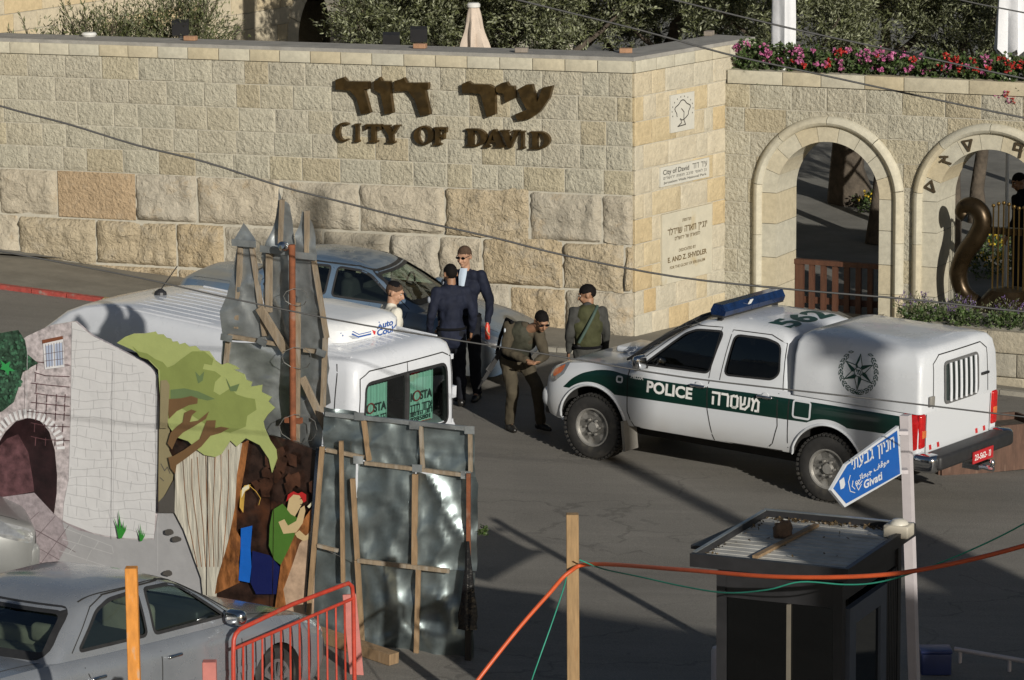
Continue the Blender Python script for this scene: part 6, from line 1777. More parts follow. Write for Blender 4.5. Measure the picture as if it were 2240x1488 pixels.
cink('painted_branch', 'branch', [(1095, 1490), (1130, 1480), (1200, 1440), (1300, 1370), (1345, 1250), (1405, 1248), (1400, 1300), (1440, 1290), (1492, 1300), (1440, 1330), (1370, 1350), (1310, 1420), (1220, 1490), (1150, 1540), (1140, 1600), (1110, 1560)])
cink('painted_branch', 'branch', [(1090, 1400), (1110, 1330), (1150, 1290), (1190, 1260), (1200, 1200), (1245, 1178), (1280, 1190), (1250, 1215), (1235, 1260), (1290, 1250), (1362, 1190), (1340, 1240), (1260, 1290), (1190, 1330), (1150, 1370), (1120, 1440)])
cink('painted_branch', 'bark_light', [(1045, 990), (1085, 985), (1105, 1020), (1100, 1110), (1090, 1300), (1040, 1300)])
inklines('board_seam', 'grout_line', [[(250, 790), (247, 1178)], [(60, 760), (58, 905)]], 1.0, hoard)
inklines('board_seam', 'cave', [[(455, 985), (452, 1330)], [(600, 960), (596, 1340)], [(346, 830), (346, 1120)]], 1.2, hoard)
b = MB()
for x in (200, 420, 560):
    q0, q1 = pxs(onM, -.06)(x, 800 + (130 if x > 300 else 0)), None
    b.beam((q0.x, .06, .05), (q0.x, .06, q0.z), .05, .05)
b.build('back_post', mat('hoarding_timber', (.26, .19, .12), .9, var=.25, scale=6), hoard)

# ------------------------------------------------------------------ sheet-metal castle silhouette seen from behind
def zinc_mat(name, col, bd=.05, bs=1.6, metal=.55, r0=.34, r1=.56):
    m, nt, b = _nodes(name); N, L = nt.nodes.new, nt.links.new
    tc = N('ShaderNodeTexCoord'); oi = N('ShaderNodeObjectInfo')
    ad = N('ShaderNodeVectorMath'); ad.operation = 'ADD'
    ml = N('ShaderNodeVectorMath'); ml.operation = 'SCALE'; ml.inputs[0].default_value = (31, 17, 23); L(oi.outputs['Random'], ml.inputs['Scale'])
    L(tc.outputs['Object'], ad.inputs[0]); L(ml.outputs[0], ad.inputs[1])
    n1 = N('ShaderNodeTexNoise'); n1.inputs['Scale'].default_value = 2.2; n1.inputs['Detail'].default_value = 9; n1.inputs['Roughness'].default_value = .7; L(ad.outputs[0], n1.inputs[0])
    cr = N('ShaderNodeValToRGB'); cr.color_ramp.elements[0].position = .3; cr.color_ramp.elements[0].color = (*[c * .6 for c in col], 1); cr.color_ramp.elements[1].position = .72; cr.color_ramp.elements[1].color = (*[c * 1.3 for c in col], 1)
    L(n1.outputs[0], cr.inputs[0]); L(cr.outputs[0], b.inputs['Base Color'])
    b.inputs['Metallic'].default_value = metal
    mr = N('ShaderNodeMapRange'); mr.inputs[3].default_value, mr.inputs[4].default_value = r0, r1; L(n1.outputs[0], mr.inputs[0]); L(mr.outputs[0], b.inputs['Roughness'])
    n2 = N('ShaderNodeTexNoise'); n2.inputs['Scale'].default_value = bs; n2.inputs['Detail'].default_value = 2.5; n2.inputs['Distortion'].default_value = .7; L(ad.outputs[0], n2.inputs[0])
    bp = N('ShaderNodeBump'); bp.inputs['Strength'].default_value = 1; bp.inputs['Distance'].default_value = bd; L(n2.outputs[0], bp.inputs['Height'])
    L(bp.outputs[0], b.inputs['Normal'])
    return m
ZINC = zinc_mat('galvanised_sheet', (.33, .355, .365), .05, 1.6, .7, .30, .5)
ZINCF = zinc_mat('dented_galvanised_sheet', (.23, .275, .285), .022, 1.6, .80, .30, .48)
BATT = mat('weathered_batten', (.21, .165, .115), .9, var=.3, scale=5, stretch=(5, 5, 1), wear=(.25, .22, .18), wscale=4, wamt=.5, bump=.002, bscale=30)
RUST = mat('rusty_pipe', (.17, .055, .022), .85, var=.35, scale=9, wear=(.26, .22, .18), wscale=5, wamt=.36, bump=.002)
tower = thing('castle_cutout', 'battered sheet-metal castle silhouette with three spires on timber battens', 'sheet metal cutout', MM)
def crumpled(name, pts, off, amp, parent, on_, m=ZINC, seed=0, cuts=5, th=.0):
    """sheet metal panel: outline in photo pixels, dented"""
    f = pxs(on_, off)
    so = V((seed * 7.3, seed * 3.1, seed * 1.7))
    tr = tessellate_polygon([[V((p[0], p[1], 0)) for p in pts]])
    bm = bmesh.new()
    vs_ = [bm.verts.new((p[0], p[1], 0)) for p in pts]
    for t in tr:
        try: bm.faces.new([vs_[i] for i in t])
        except ValueError: pass
    for it in range(4):
        ed = [e for e in bm.edges if e.calc_length() > 9]
        if not ed: break
        bmesh.ops.subdivide_edges(bm, edges=ed, cuts=1)
        bmesh.ops.triangulate(bm, faces=[q for q in bm.faces if len(q.verts) > 4])
    for v in bm.verts:
        p = f(v.co.x, v.co.y)
        q = p * 1.7 + so
        d = noise.noise(q) * .45 + (1 - abs(noise.noise(q * 1.6 + V((5, 5, 5))))) ** 3 * .9 + (1 - abs(noise.noise(q * 3.3))) ** 4 * .3
        p.y += -d * amp
        v.co = p
    bmesh.ops.recalc_face_normals(bm, faces=bm.faces)
    me = bpy.data.meshes.new(name); bm.to_mesh(me); bm.free(); me.materials.append(m); smooth(me, 60)
    return link(name, me, parent)
TO = -.26                                        # behind the hoarding boards
crumpled('spire_sheet', z3([(210, 215), (250, 270), (287, 315), (262, 350), (292, 480), (322, 500), (305, 560), (318, 700), (330, 860), (105, 850), (92, 690), (130, 600), (150, 470), (182, 345), (158, 312)]), TO, .05, tower, onM, seed=1)
crumpled('spire_sheet', z3([(403, 85), (411, 20), (418, 85), (455, 115), (472, 230), (488, 335), (480, 900), (330, 870), (320, 560), (312, 385), (330, 335), (365, 250)]), TO - .02, .05, tower, onM, seed=2)
crumpled('spire_sheet', z3([(538, 148), (586, 205), (606, 290), (616, 395), (612, 480), (640, 590), (636, 640), (652, 690), (668, 830), (660, 900), (480, 890), (482, 400), (505, 320), (500, 270), (522, 215)]), TO - .01, .05, tower, onM, seed=3)
crumpled('base_sheet', z3([(105, 852), (660, 892), (685, 1000), (672, 1080), (690, 1190), (640, 1218), (640, 1480), (100, 1480), (95, 1010)]), TO - .03, .06, tower, onM, seed=4)
fT = pxs(onM, TO + .035)
def batten(parent, p, q, wpx, m=BATT, f=fT, name='batten', scale=230., th=.045, ex=0):
    a, e = f(*p), f(*q)
    b = MB(); b.beam(a + V((0, ex, 0)), e + V((0, ex, 0)), wpx / scale * .92, min(th, .034), (0, 1, 0))
    # beam(): width along y, height across; wpx is the breadth seen
    return b.build(name, m, parent)
k_ = 0
for p, q, w in [((190, 350), (168, 790), 11), ((252, 345), (322, 830), 10), ((125, 855), (108, 1030), 11), ((348, 375), (345, 700), 14), ((418, 90), (408, 330), 9), ((553, 150), (553, 390), 10), ((588, 400), (662, 840), 10), ((655, 840), (640, 1240), 10), ((130, 828), (395, 872), 9), ((540, 903), (652, 918), 9)]:
    P, Q = z3([p, q]); batten(tower, P, Q, w, ex=-.003 * k_); k_ += 1
P, Q = z3([(305, 672), (450, 910)]); batten(tower, P, Q, 19, ex=-.05)
P, Q = z3([(538, 1050), (690, 1375)]); batten(tower, P, Q, 15, ex=-.055)
P, Q = z3([(516, 640), (510, 1420)]); batten(tower, P, Q, 21, ex=-.10, th=.04)
for p, q in (((158, 318), (288, 328)), ((312, 352), (482, 372)), ((498, 385), (618, 398)), ((100, 828), (160, 842)), ((300, 842), (345, 870)), ((620, 905), (668, 925))):
    P, Q = z3([p, q]); batten(tower, P, Q, 15, ZINC, ex=-.04 - .002 * k_, name='sheet_strap', th=.012); k_ += 1
pole_p, pole_q = z3([(468, 336), (474, 1420)])
a, e = pxs(onM, TO + .16)(*pole_p), pxs(onM, TO + .16)(*pole_q)
tp_ = thing('rusty_pipe', 'rusty brown steel pipe standing in front of the castle silhouette', 'pipe', MM)
b = MB(); b.tube([V((a.x + .02, a.y, .2)), e, a], .03, 12); b.build('pipe', RUST, tp_, ang=50)
b = MB(); b.box((e.x, e.y + .02, e.z + .22), (.16, .05, .05)); b.build('clamp', RUST, tp_)
b = MB(); b.lathe([(0, 0), (.045, .0), (.05, .03), (.035, .07), (0, .08)], Matrix.Translation((a.x - .06, a.y - .03, a.z - .02)) @ Matrix.Rotation(1.2, 4, 'X'), 14); b.build('can', CHROME, tp_, ang=40)
for zz, s in ((.80, 1), (.16, 1.3), (1.35, .8)):
    c_ = V((e.x + .08, e.y, e.z + zz))
    b = MB(); b.tube([c_ + V((.14 * s * math.cos(t * .6), -.045 + .03 * math.sin(t), .10 * s * math.sin(t * .6))) for t in range(11)], .0035, 4); b.build('tie_wire', WIRE, tp_)

# ------------------------------------------------------------------ sheet-metal fence with timber battens
F_ = G(-.35, 31.55)
MF = frame(V((B_.x, B_.y, 0)), F_ - B_)
onF = on(MF)
fence = thing('metal_fence', 'dented galvanised sheet fence with bare timber battens on its back', 'fence', MF)
pan = [([(270, 22), (440, 45), (490, 72), (500, 312), (265, 245)], .05), ([(488, 72), (740, 105), (775, 118), (768, 362), (498, 316)], .05), ([(772, 116), (1075, 140), (1080, 402), (766, 364)], .04),
       ([(266, 248), (442, 290), (442, 862), (236, 762)], .04), ([(236, 764), (442, 862), (472, 1340), (190, 1262)], .035), ([(452, 312), (762, 362), (752, 876), (452, 852)], .07),
       ([(768, 366), (1080, 400), (1096, 440), (1085, 902), (758, 880)], .08), ([(452, 854), (762, 882), (768, 1385), (478, 1335)], .08), ([(764, 884), (1086, 904), (1066, 1445), (766, 1385)], .08)]
for i, (p, amp) in enumerate(pan): crumpled('sheet_panel', z4(p), .0 - .006 * (i % 3), amp, fence, onF, ZINCF, seed=20 + i)
fF = pxs(onF, .05)
OLDW = mat('raw_timber', (.235, .155, .085), .85, var=.25, scale=5, stretch=(6, 6, 1), wear=(.25, .19, .13), wscale=5, wamt=.42)
BLK = mat('shaded_batten', (.02, .018, .016), .8, var=.3)  # near-black colour paints in the shade on the lower right fence batten
k_ = 0
for p, q, w, m_ in [((478, 85), (508, 312), 11, OLDW), ((785, 120), (796, 350), 9, BATT), ((1050, 142), (1052, 372), 9, BATT), ((276, 60), (1062, 142), 10, ZINC), ((280, 252), (482, 292), 9, BATT), ((488, 322), (1032, 388), 9, BATT), ((758, 382), (754, 870), 13, OLDW),
                  ((425, 405), (450, 840), 11, OLDW), ((450, 842), (478, 1325), 12, OLDW), ((452, 842), (942, 898), 10, BATT), ((778, 890), (766, 1352), 11, OLDW), ((1047, 375), (1046, 935), 9, RUST), ((1046, 940), (1044, 1430), 14, BLK), ((266, 232), (192, 1140), 11, OLDW), ((368, 200), (378, 955), 9, OLDW), ((240, 758), (352, 786), 8, BATT)]:
    P, Q = z4([p, q]); batten(fence, P, Q, w, m_, fF, ex=-.004 * k_, scale=245., name='batten' if m_ is not ZINC else 'top_rail'); k_ += 1
for x, y in ((460, 72), (755, 120), (1050, 145), (770, 350), (455, 305), (1030, 385)):
    c_ = fF(*z4([(x, y)])[0]); b = MB(); b.box((c_.x, c_.y - .035, c_.z), (.09, .006, .07)); b.build('corner_plate', ZINC, fence)
P, Q = z4([(240, 240), (180, 1120)]); batten(fence, P, Q, 9, CHROME, fF, ex=-.03, scale=245, name='edge_flashing', th=.02)
a, e = hitG(672, 1392), hitG(862, 1456)
t = MB(); t.beam(a + V((0, 0, .06)), e + V((0, 0, .06)), .12, .10); o = t.build('timber_beam', OLDW)
tag(o, 'long squared timber lying on the ground at the foot of the metal fence', 'timber')
c_ = MF @ fF(*z4([(1036, 730)])[0]) + V((0, -.10, 0))
bag = thing('plastic_bag', 'black plastic bag hanging on the right edge of the metal fence', 'bag', loc=c_)
rings = []
for j in range(14):
    u = j / 13; r = .012 + .085 * (u ** 1.3) * (1 if u < .85 else .8)
    rings.append([V((r * (1 + .22 * math.sin(3 * a_ + 5 * u) + .12 * math.sin(7 * a_)) * math.cos(a_), .55 * r * (1 + .25 * math.cos(4 * a_ + 2 * u)) * math.sin(a_), -.80 * u)) for a_ in [2 * math.pi * k / 20 for k in range(20)]])
b = MB(); b.loft(rings); b.build('bag_film', mat('black_plastic_film', (.012, .012, .013), .22, var=.3, bump=.01, bscale=16), bag, ang=70)
c_ = MF @ pxs(onF, .0)(*z4([(1098, 695)])[0])
t = thing('leafy_twig', 'small green leafy twig sticking out from the right edge of the metal fence', 'twig', loc=c_)
b = MB(); b.tube([(-.05, 0, -.03), (.0, 0, -.01), (.05, .0, .01)], .005, 5); b.build('stem', GERL, t)
link('foliage', crown_mesh('foliage', (.035, 0, .005), (.035, .03, .045), 10, 7, .045, .03, GERL, clump=.03, seed=900, hollow=.1), t)

# ------------------------------------------------------------------ red barrier, posts and planks
REDB = mat('red_barrier_paint', (.40, .045, .025), .45, var=.2, scale=10, wear=(.28, .09, .06), wscale=12, wamt=.4)
q = hitG(800, 1545)
MBR = frame(V((q.x, q.y, 0)), V((.55, .835, 0)))
onBR = on(MBR)
bar_ = thing('red_barrier', 'red tubular crowd barrier beside the silver car', 'barrier', MBR)
fB = pxs(onBR, 0)
tl_ = [fB(x, y) for x, y in ((510, 1560), (510, 1440), (511, 1400), (515, 1388), (524, 1377), (640, 1322), (748, 1281), (762, 1276), (770, 1283), (773, 1310), (774, 1400), (776, 1520))]
zb0 = ground(q.x)
tl_[0].z = ground((MBR @ tl_[0]).x) + .02; tl_[-1].z = ground((MBR @ tl_[-1]).x) + .02
b = MB(); b.tube(tl_, .019, 10); b.build('outer_frame', REDB, bar_, ang=60)
a, e = fB(511, 1420), fB(773, 1309)
b = MB(); b.tube([a, e], .015, 8); b.build('upper_rail', REDB, bar_, ang=60)
a2, e2 = V((tl_[0].x, 0, tl_[0].z + .16)), V((tl_[-1].x, 0, tl_[-1].z + .16))
b = MB(); b.tube([a2, e2], .015, 8); b.build('lower_rail', REDB, bar_, ang=60)
for i in range(1, 13):
    t_ = i / 13
    b = MB(); b.tube([a.lerp(e, t_), a2.lerp(e2, t_)], .009, 6); b.build('upright', REDB, bar_, ang=60)
for p in (a2, e2):
    b = MB(); b.box((p.x, 0, p.z - .15), (.06, .5, .04)); b.build('foot', REDB, bar_)
def post(name, label, cat, px0, px1, Y, m, wpx, top_px=None, extra=None, d=.09):
    """upright timber: px0 = top pixel, px1 = a lower pixel on its axis, standing on the ground at depth Y"""
    a_, e_ = hitY(*px0, Y), hitY(*px1, Y)
    dirn = (e_ - a_).normalized(); t_ = (a_.z - ground(a_.x)) / -dirn.z
    g_ = a_ + dirn * t_
    w = wpx / (FPX / (Y * math.cos(PITCH) + 1.4))
    o = thing(name, label, cat, loc=(g_.x, g_.y, g_.z))
    b = MB(); b.beam((0, 0, -.02), a_ - g_, w, d, (0, 1, 0)); s = b.build('timber', m, o)
    bv = s.modifiers.new('b', 'BEVEL'); bv.width = .004; bv.segments = 1
    return o
ORP = mat('orange_post_paint', (.55, .22, .035), .65, var=.2, scale=7, wear=(.36, .30, .24), wscale=7, wamt=.42, stretch=(4, 4, 1))
PINK = mat('faded_pink_paint', (.42, .15, .13), .75, var=.15, scale=7, wear=(.30, .2, .17), wscale=6, wamt=.38)
NEWW = mat('sawn_pine', (.27, .175, .085), .8, var=.25, scale=4, stretch=(8, 8, 1), wear=(.24, .14, .06), wscale=3, wamt=.42)
post('wooden_post', 'upright post painted orange standing before the silver car', 'post', (287, 1241), (294, 1488), 24.6, ORP, 26)
post('wooden_post', 'short pink-painted post top in front of the silver car door', 'post', (458, 1446), (459, 1488), 25.2, PINK, 30)
post('wooden_plank', 'faded pink plank leaning upright behind the red barrier', 'plank', (764, 1300), (782, 1488), 30.75, PINK, 30, d=.03)
wp = post('wooden_post', 'bare pine post carrying the orange hose', 'post', (1252, 1124), (1254, 1488), 28.0, NEWW, 27)

# ------------------------------------------------------------------ guard booth
FL = V((1.31, 26.48, 0))
MK = frame(FL, V((1.13, -.52, 0)))
KW, KD, KZ = 1.245, 1.56, 2.30
kz0 = ground(2.2)
booth = thing('guard_booth', 'small dark guard booth with a flat rimmed metal roof', 'booth', MK)
KBLUE = mat('dark_blue_booth_paint', (.035, .045, .065), .5, var=.2, scale=5)
KBLK = mat('black_booth_panel', (.018, .018, .02), .5, var=.3, scale=5)
ROOFK = mat('dusty_roof_sheet', (.40, .395, .37), .75, var=.22, scale=3, wear=(.28, .26, .22), wscale=2.2, wamt=.46, bump=.003, bscale=20)
b = MB(); b.box((KW / 2, KD / 2, KZ - .05), (KW - .06, KD - .06, .03))
for i in range(14): b.box((KW / 2, .07 + i * (KD - .14) / 13, KZ - .0335), (KW - .09, .012, .005))
b.build('roof_sheet', ROOFK, booth)
for c_, d_ in (((KW / 2, .02, KZ - .035), (KW, .04, .10)), ((KW / 2, KD - .02, KZ - .035), (KW, .04, .10)), ((.02, KD / 2, KZ - .036), (.04, KD - .08, .098)), ((KW - .02, KD / 2, KZ - .036), (.04, KD - .08, .098))):
    b = MB(); b.box(c_, d_); b.build('roof_rim', KBLK, booth)
for c_, d_ in (((KW / 2, KD - .02, KZ + .019), (KW - .02, .03, .008)), ((.02, KD / 2, KZ + .018), (.03, KD - .1, .008))):
    b = MB(); b.box(c_, d_); b.build('rim_capping', ZINC, booth)
x0, x1, y0, y1 = .20, KW - .12, .16, KD - .12
H1 = KZ - .13
for x in (x0, x1):
    for y in (y0, y1):
        b = MB(); b.box((x, y, (H1 + kz0) / 2), (.07, .07, H1 - kz0)); b.build('corner_post', KBLK, booth)
def kpanel(name, axis, at_, a0, a1, z0, z1, m, th=.03):
    b = MB()
    if axis == 'x': b.box(((a0 + a1) / 2, at_, (z0 + z1) / 2), (a1 - a0, th, z1 - z0))
    else: b.box((at_, (a0 + a1) / 2, (z0 + z1) / 2), (th, a1 - a0, z1 - z0))
    return b.build(name, m, booth)
mid = (x0 + x1) / 2
for ax, at_, a0, a1 in (('x', y0, x0, x1), ('x', y1, x0, x1), ('y', x0, y0, y1)):
    kpanel('lower_panel', ax, at_, a0 + .036, a1 - .036, kz0 + .02, kz0 + .95, KBLUE)
    kpanel('header_panel', ax, at_, a0 + .036, a1 - .036, H1 - .2, H1, KBLK)
    kpanel('window_glass', ax, at_, a0 + .036, a1 - .036, kz0 + .955, H1 - .205, TINT, .008)
    kpanel('window_bar', ax, at_ - .02 if ax == 'x' else at_, (a0 + a1) / 2 + .06, (a0 + a1) / 2 + .085, kz0 + .955, H1 - .205, mat('beige_bar', (.13, .115, .09), .7) if 'beige_bar' not in bpy.data.materials else bpy.data.materials['beige_bar'])
kpanel('header_panel', 'y', x1, y0 + .036, y1 - .036, H1 - .16, H1, KBLK)
for k in range(7): kpanel('side_slat', 'y', x1 + .02, y0 + 1.0 + k * .04, y0 + 1.025 + k * .04, kz0 + .05, H1 - .17, KBLK, .02)
d0, d1 = y0 + .08, y0 + .92
for a0, a1, z0, z1 in ((d0, d0 + .14, kz0 + .03, H1 - .22), (d1 - .14, d1, kz0 + .03, H1 - .22), (d0 + .14, d1 - .14, H1 - .36, H1 - .22), (d0 + .14, d1 - .14, kz0 + .03, kz0 + .4)):
    kpanel('door_frame', 'y', x1 + .03, a0, a1, z0, z1, mat('blue_grey_door', (.07, .085, .115), .5, var=.1) if 'blue_grey_door' not in bpy.data.materials else bpy.data.materials['blue_grey_door'], .05)
kpanel('door_glass', 'y', x1 + .03, d0 + .14, d1 - .14, kz0 + .4, H1 - .36, TINT, .01)
b = MB(); b.box((KW / 2, KD / 2, kz0 + .01), (KW - .3, KD - .3, .04)); b.build('floor', KBLK, booth)
def onroof(px, py, z=KZ - .02):
    return hitZ(px, py, z)
def rz(px, py): return (1400 + px / 2.667, 988 + py / 2.667)
a, e = onroof(*rz(672, 618)), onroof(*rz(1030, 432))
t = MB(); t.beam(a + V((0, 0, .004)), e + V((0, 0, .004)), .045, .022); o = t.build('wooden_lath', OLDW); tag(o, 'thin wooden lath lying across the booth roof', 'lath')
a = onroof(*rz(1490, 500))
lampb = thing('roof_lamp', 'square cream lamp housing with a round dome on the booth roof', 'lamp', Matrix.Translation((a.x, a.y, a.z - .012)) @ Matrix.Rotation(R(-24), 4, 'Z'))
pad('housing', (0, .08, .05), (.20, .17, .10), mat('cream_plastic', (.48, .44, .36), .6, var=.08), lampb, .015)
b = MB(); b.lathe([(.075, .10), (.07, .115), (.045, .135), (0, .14)], Matrix.Translation((0, .08, 0)), 18); b.build('dome', mat('milky_dome', (.55, .52, .45), .4), lampb, ang=50)
a = onroof(*rz(838, 492))
rag = thing('rag_bundle', 'small brown crumpled rag on the booth roof', 'rag', loc=(a.x, a.y, a.z - .01))
bm2 = bmesh.new(); bmesh.ops.create_icosphere(bm2, subdivisions=3, radius=1)
for v in bm2.verts:
    d = 1 + .35 * noise.noise(v.co * 1.7) + .2 * noise.noise(v.co * 4)
    v.co = V((v.co.x * .075 * d, v.co.y * .05 * d, max(0, v.co.z * .09 * d + .045)))
me = bpy.data.meshes.new('cloth'); bm2.to_mesh(me); bm2.free(); me.materials.append(mat('brown_rag', (.12, .08, .055), .95, var=.3, scale=20)); smooth(me, 60); link('cloth', me, rag)
DRY = leaf_mat('dry_leaf', (.10, .07, .035), (.14, .10, .06), .5)
cs_, ax_ = [], []
rr = random.Random(9)
for k in range(240):
    u = rr.random(); side_ = rr.random()
    p = V((.08 + u * (KW - .2), KD - .07 - abs(rr.gauss(0, .035)), KZ - .028)) if side_ < .7 else (V((.06 + abs(rr.gauss(0, .03)), .1 + u * (KD - .2), KZ - .028)) if side_ < .85 else V((.1 + rr.random() * (KW - .2), .1 + rr.random() * (KD - .2), KZ - .028)))
    p = MK @ p; cs_.append(tuple(p)); ax_.append((rr.uniform(-1, 1), rr.uniform(-1, 1), rr.uniform(-.05, .35)))
o = link('roof_debris', leaves_mesh('roof_debris', np.array(cs_), np.array(ax_), .035, .02, DRY, .2)); tag(o, 'dry leaves and grit gathered along the booth roof rim', 'debris', kind='stuff')
a = onroof(*rz(330, 560), z=KZ - .05); e = onroof(*rz(620, 430), z=KZ - .05)
b = MB(); b.beam(a, e, .10, .03); b.build('awning_edge', KBLK, booth).matrix_parent_inverse = MK.inverted()

# ------------------------------------------------------------------ direction sign
SY = 29.0
pa, pe = hitY(1981, 908, SY), hitY(1995, 1330, SY)
dirn = (pe - pa).normalized(); pg = pa + dirn * ((pa.z - ground(pa.x)) / -dirn.z)
sign = thing('direction_sign', 'blue arrow-shaped direction sign with white trilingual lettering on a pale post', 'road sign', loc=(pg.x, pg.y, pg.z))
POLEW = mat('pale_painted_post', (.50, .46, .47), .55, var=.08, scale=6, wear=(.34, .30, .28), wscale=8, wamt=.3)
b = MB(); b.beam((0, 0, -.02), pa - pg, .075, .075, (.47, .88, 0)); b.build('post', POLEW, sign)
MS = frame(V((pa.x - .02, pa.y - .05, 0)), V((.47, .883, 0)))
onS = on(MS)
MSl = Matrix.Translation(-pg) @ MS
def fS(off): 
    f = pxs(onS, off); return lambda x, y: MSl @ f(x, y)
nS = MS.to_3x3() @ V((0, 1, 0))
outer = [(1818, 1073), (1851, 1016), (1966, 932), (1973, 1037), (1848, 1110)]
cx_, cy_ = 1905, 1030
inner_ = [(cx_ + (x - cx_) * .945 , cy_ + (y - cy_) * .90) for x, y in outer]
SBL = mat('sign_blue', (.008, .105, .42), .35, var=.06, coat=.2); SWH = mat('sign_white', (.62, .64, .67), .4, var=.05)
b = MB(); b.plate([outer], fS(.06), nS * .025); b.build('board', SWH, sign)
b = MB(); b.plate([inner_], fS(.0625), (0, 0, 0), sides=False); b.build('blue_face', SBL, sign, fix=False)
def sline(P0, P1, upv, off=.065):
    f = fS(off)
    return lambda a_, c_, k=0: f(P0[0] + (P1[0] - P0[0]) * a_ + upv[0] * c_, P0[1] + (P1[1] - P0[1]) * a_ + upv[1] * c_) - nS * .0004 * (k % 4)
hebrew_part('hebrew_text', 'חניון גבעתי', SWH, sign, sline((1862, 1029), (1956, 978), (-1, -21)), 1.0, w=1.0, pen=.19)
text_part('arabic_text', 'ﻲﺗﺎﻌﺒﺟ ﻒﻗﻮﻣ', SWH, sign, sline((1871, 1057), (1945, 1012), (-1, -15)), w=1.0, h=.8, bold=.025)
text_part('english_text', 'Givati', SWH, sign, sline((1890, 1070), (1930, 1048), (-1, -17)), w=1.0, h=1.0, bold=.03)
b = MB(); b.plate([[(1836, 1052), (1846, 1044), (1849, 1060), (1846, 1068), (1839, 1071)]], fS(.065), (0, 0, 0), sides=False); b.build('shield_mark', SWH, sign, fix=False)
b = MB(); f = fS(.066)
for l in ([(1860, 1040), (1856, 1055), (1860, 1075), (1870, 1078)], [(1866, 1052), (1864, 1064), (1870, 1070)], [(1872, 1060), (1878, 1072), (1884, 1060)], [(1874, 1052), (1880, 1060), (1886, 1052)]):
    for k, q_ in enumerate(strokes_to_quads([l], 1.6)): b.plate([[(p.x, p.y) for p in q_]], lambda x, y: f(x, y) - nS * .0004 * (k % 4), (0, 0, 0), sides=False)
b.build('leaf_emblem', SWH, sign, fix=False)
for y in (945, 1030):
    q_ = fS(.03)(1972, y); b = MB(); b.box(q_, (.10, .10, .03)); b.build('bracket', POLEW, sign)

# ------------------------------------------------------------------ hose, string and overhead wires
def cable(name, label, cat, pts, r, m, n=8, sub=6, group=None):
    P = [hitY(x, y, Y) for x, y, Y in pts]
    D = catmull([tuple(p) for p in P], sub)
    b = MB(); b.tube([V(p) for p in D], r, n)
    return tag(b.build(name, m, ang=70), label, cat, group)
HOSE = mat('orange_hose', (.50, .085, .025), .45, var=.1, scale=12)
GSTR = mat('green_string', (.02, .22, .15), .6, var=.15)
cable('orange_hose', 'thick orange hose sagging from the pine post across the booth', 'hose', [(1010, 1540, 27.3), (1045, 1488, 27.3), (1130, 1380, 27.5), (1200, 1300, 27.7), (1245, 1252, 27.84), (1300, 1234, 27.8), (1500, 1247, 26.4), (1700, 1262, 25.6), (1900, 1260, 25.2), (2050, 1240, 25.0), (2240, 1194, 24.8), (2500, 1110, 24.6)], .0165, HOSE, 10)
cable('green_string', 'thin green string hanging below the orange hose over the booth', 'string', [(1268, 1225, 27.83), (1320, 1245, 27.7), (1400, 1262, 27.0), (1500, 1284, 26.4), (1590, 1297, 25.9), (1680, 1290, 25.55), (1752, 1273, 25.42), (1850, 1279, 25.3), (1920, 1274, 25.2), (2000, 1252, 25.1), (2120, 1205, 24.9), (2240, 1146, 24.7), (2400, 1050, 24.5)], .006, GSTR, 6)
cable('green_string', 'thin green string trailing down from the pine post', 'string', [(1240, 1258, 27.85), (1232, 1290, 27.7), (1205, 1370, 27.5), (1180, 1440, 27.4), (1160, 1500, 27.4), (1150, 1560, 27.4)], .006, GSTR, 6)
WIREM = mat('grey_cable', (.05, .05, .05), .6, var=.2)
cable('overhead_wire', 'twisted grey overhead wire crossing the bronze-lettered wall down to the arches', 'wire', [(-200, 165, 30), (0, 232, 30), (150, 272, 30), (300, 318, 30), (450, 355, 30), (615, 408, 30), (760, 445, 30), (900, 480, 30), (1080, 520, 30), (1240, 560, 30), (1480, 606, 30), (1740, 634, 30), (2000, 656, 30), (2240, 682, 30), (2500, 700, 30)], .0085, WIREM, 6, 4, 'overhead wires crossing the street')
cable('overhead_wire', 'straight black overhead wire crossing the van roof and the police doors', 'wire', [(-200, 520, 27), (0, 550, 27), (300, 607, 27), (500, 652, 27), (800, 712, 27), (1200, 776, 27), (1500, 826, 27), (1900, 872, 27), (2240, 912, 27), (2500, 940, 27)], .0062, WIREM, 6, 4, 'overhead wires crossing the street')
cable('overhead_wire', 'lower of two overhead wires passing above the geraniums', 'wire', [(900, -62, 34), (1133, 0, 34), (1400, 66, 34), (1584, 117, 34), (1737, 151, 34), (2000, 208, 34), (2240, 258, 34), (2500, 310, 34)], .009, WIREM, 6, 4, 'overhead wires crossing the street')
cable('overhead_wire', 'upper of two overhead wires crossing the olive trees', 'wire', [(1200, -76, 34), (1475, 0, 34), (1737, 64, 34), (1962, 112, 34), (2240, 172, 34), (2500, 220, 34)], .009, WIREM, 6, 4, 'overhead wires crossing the street')
cable('overhead_wire', 'short stretch of overhead wire at the top right by the folded parasol', 'wire', [(1900, -52, 34), (2101, 0, 34), (2240, 28, 34), (2500, 80, 34)], .007, WIREM, 6, 4, 'overhead wires crossing the street')

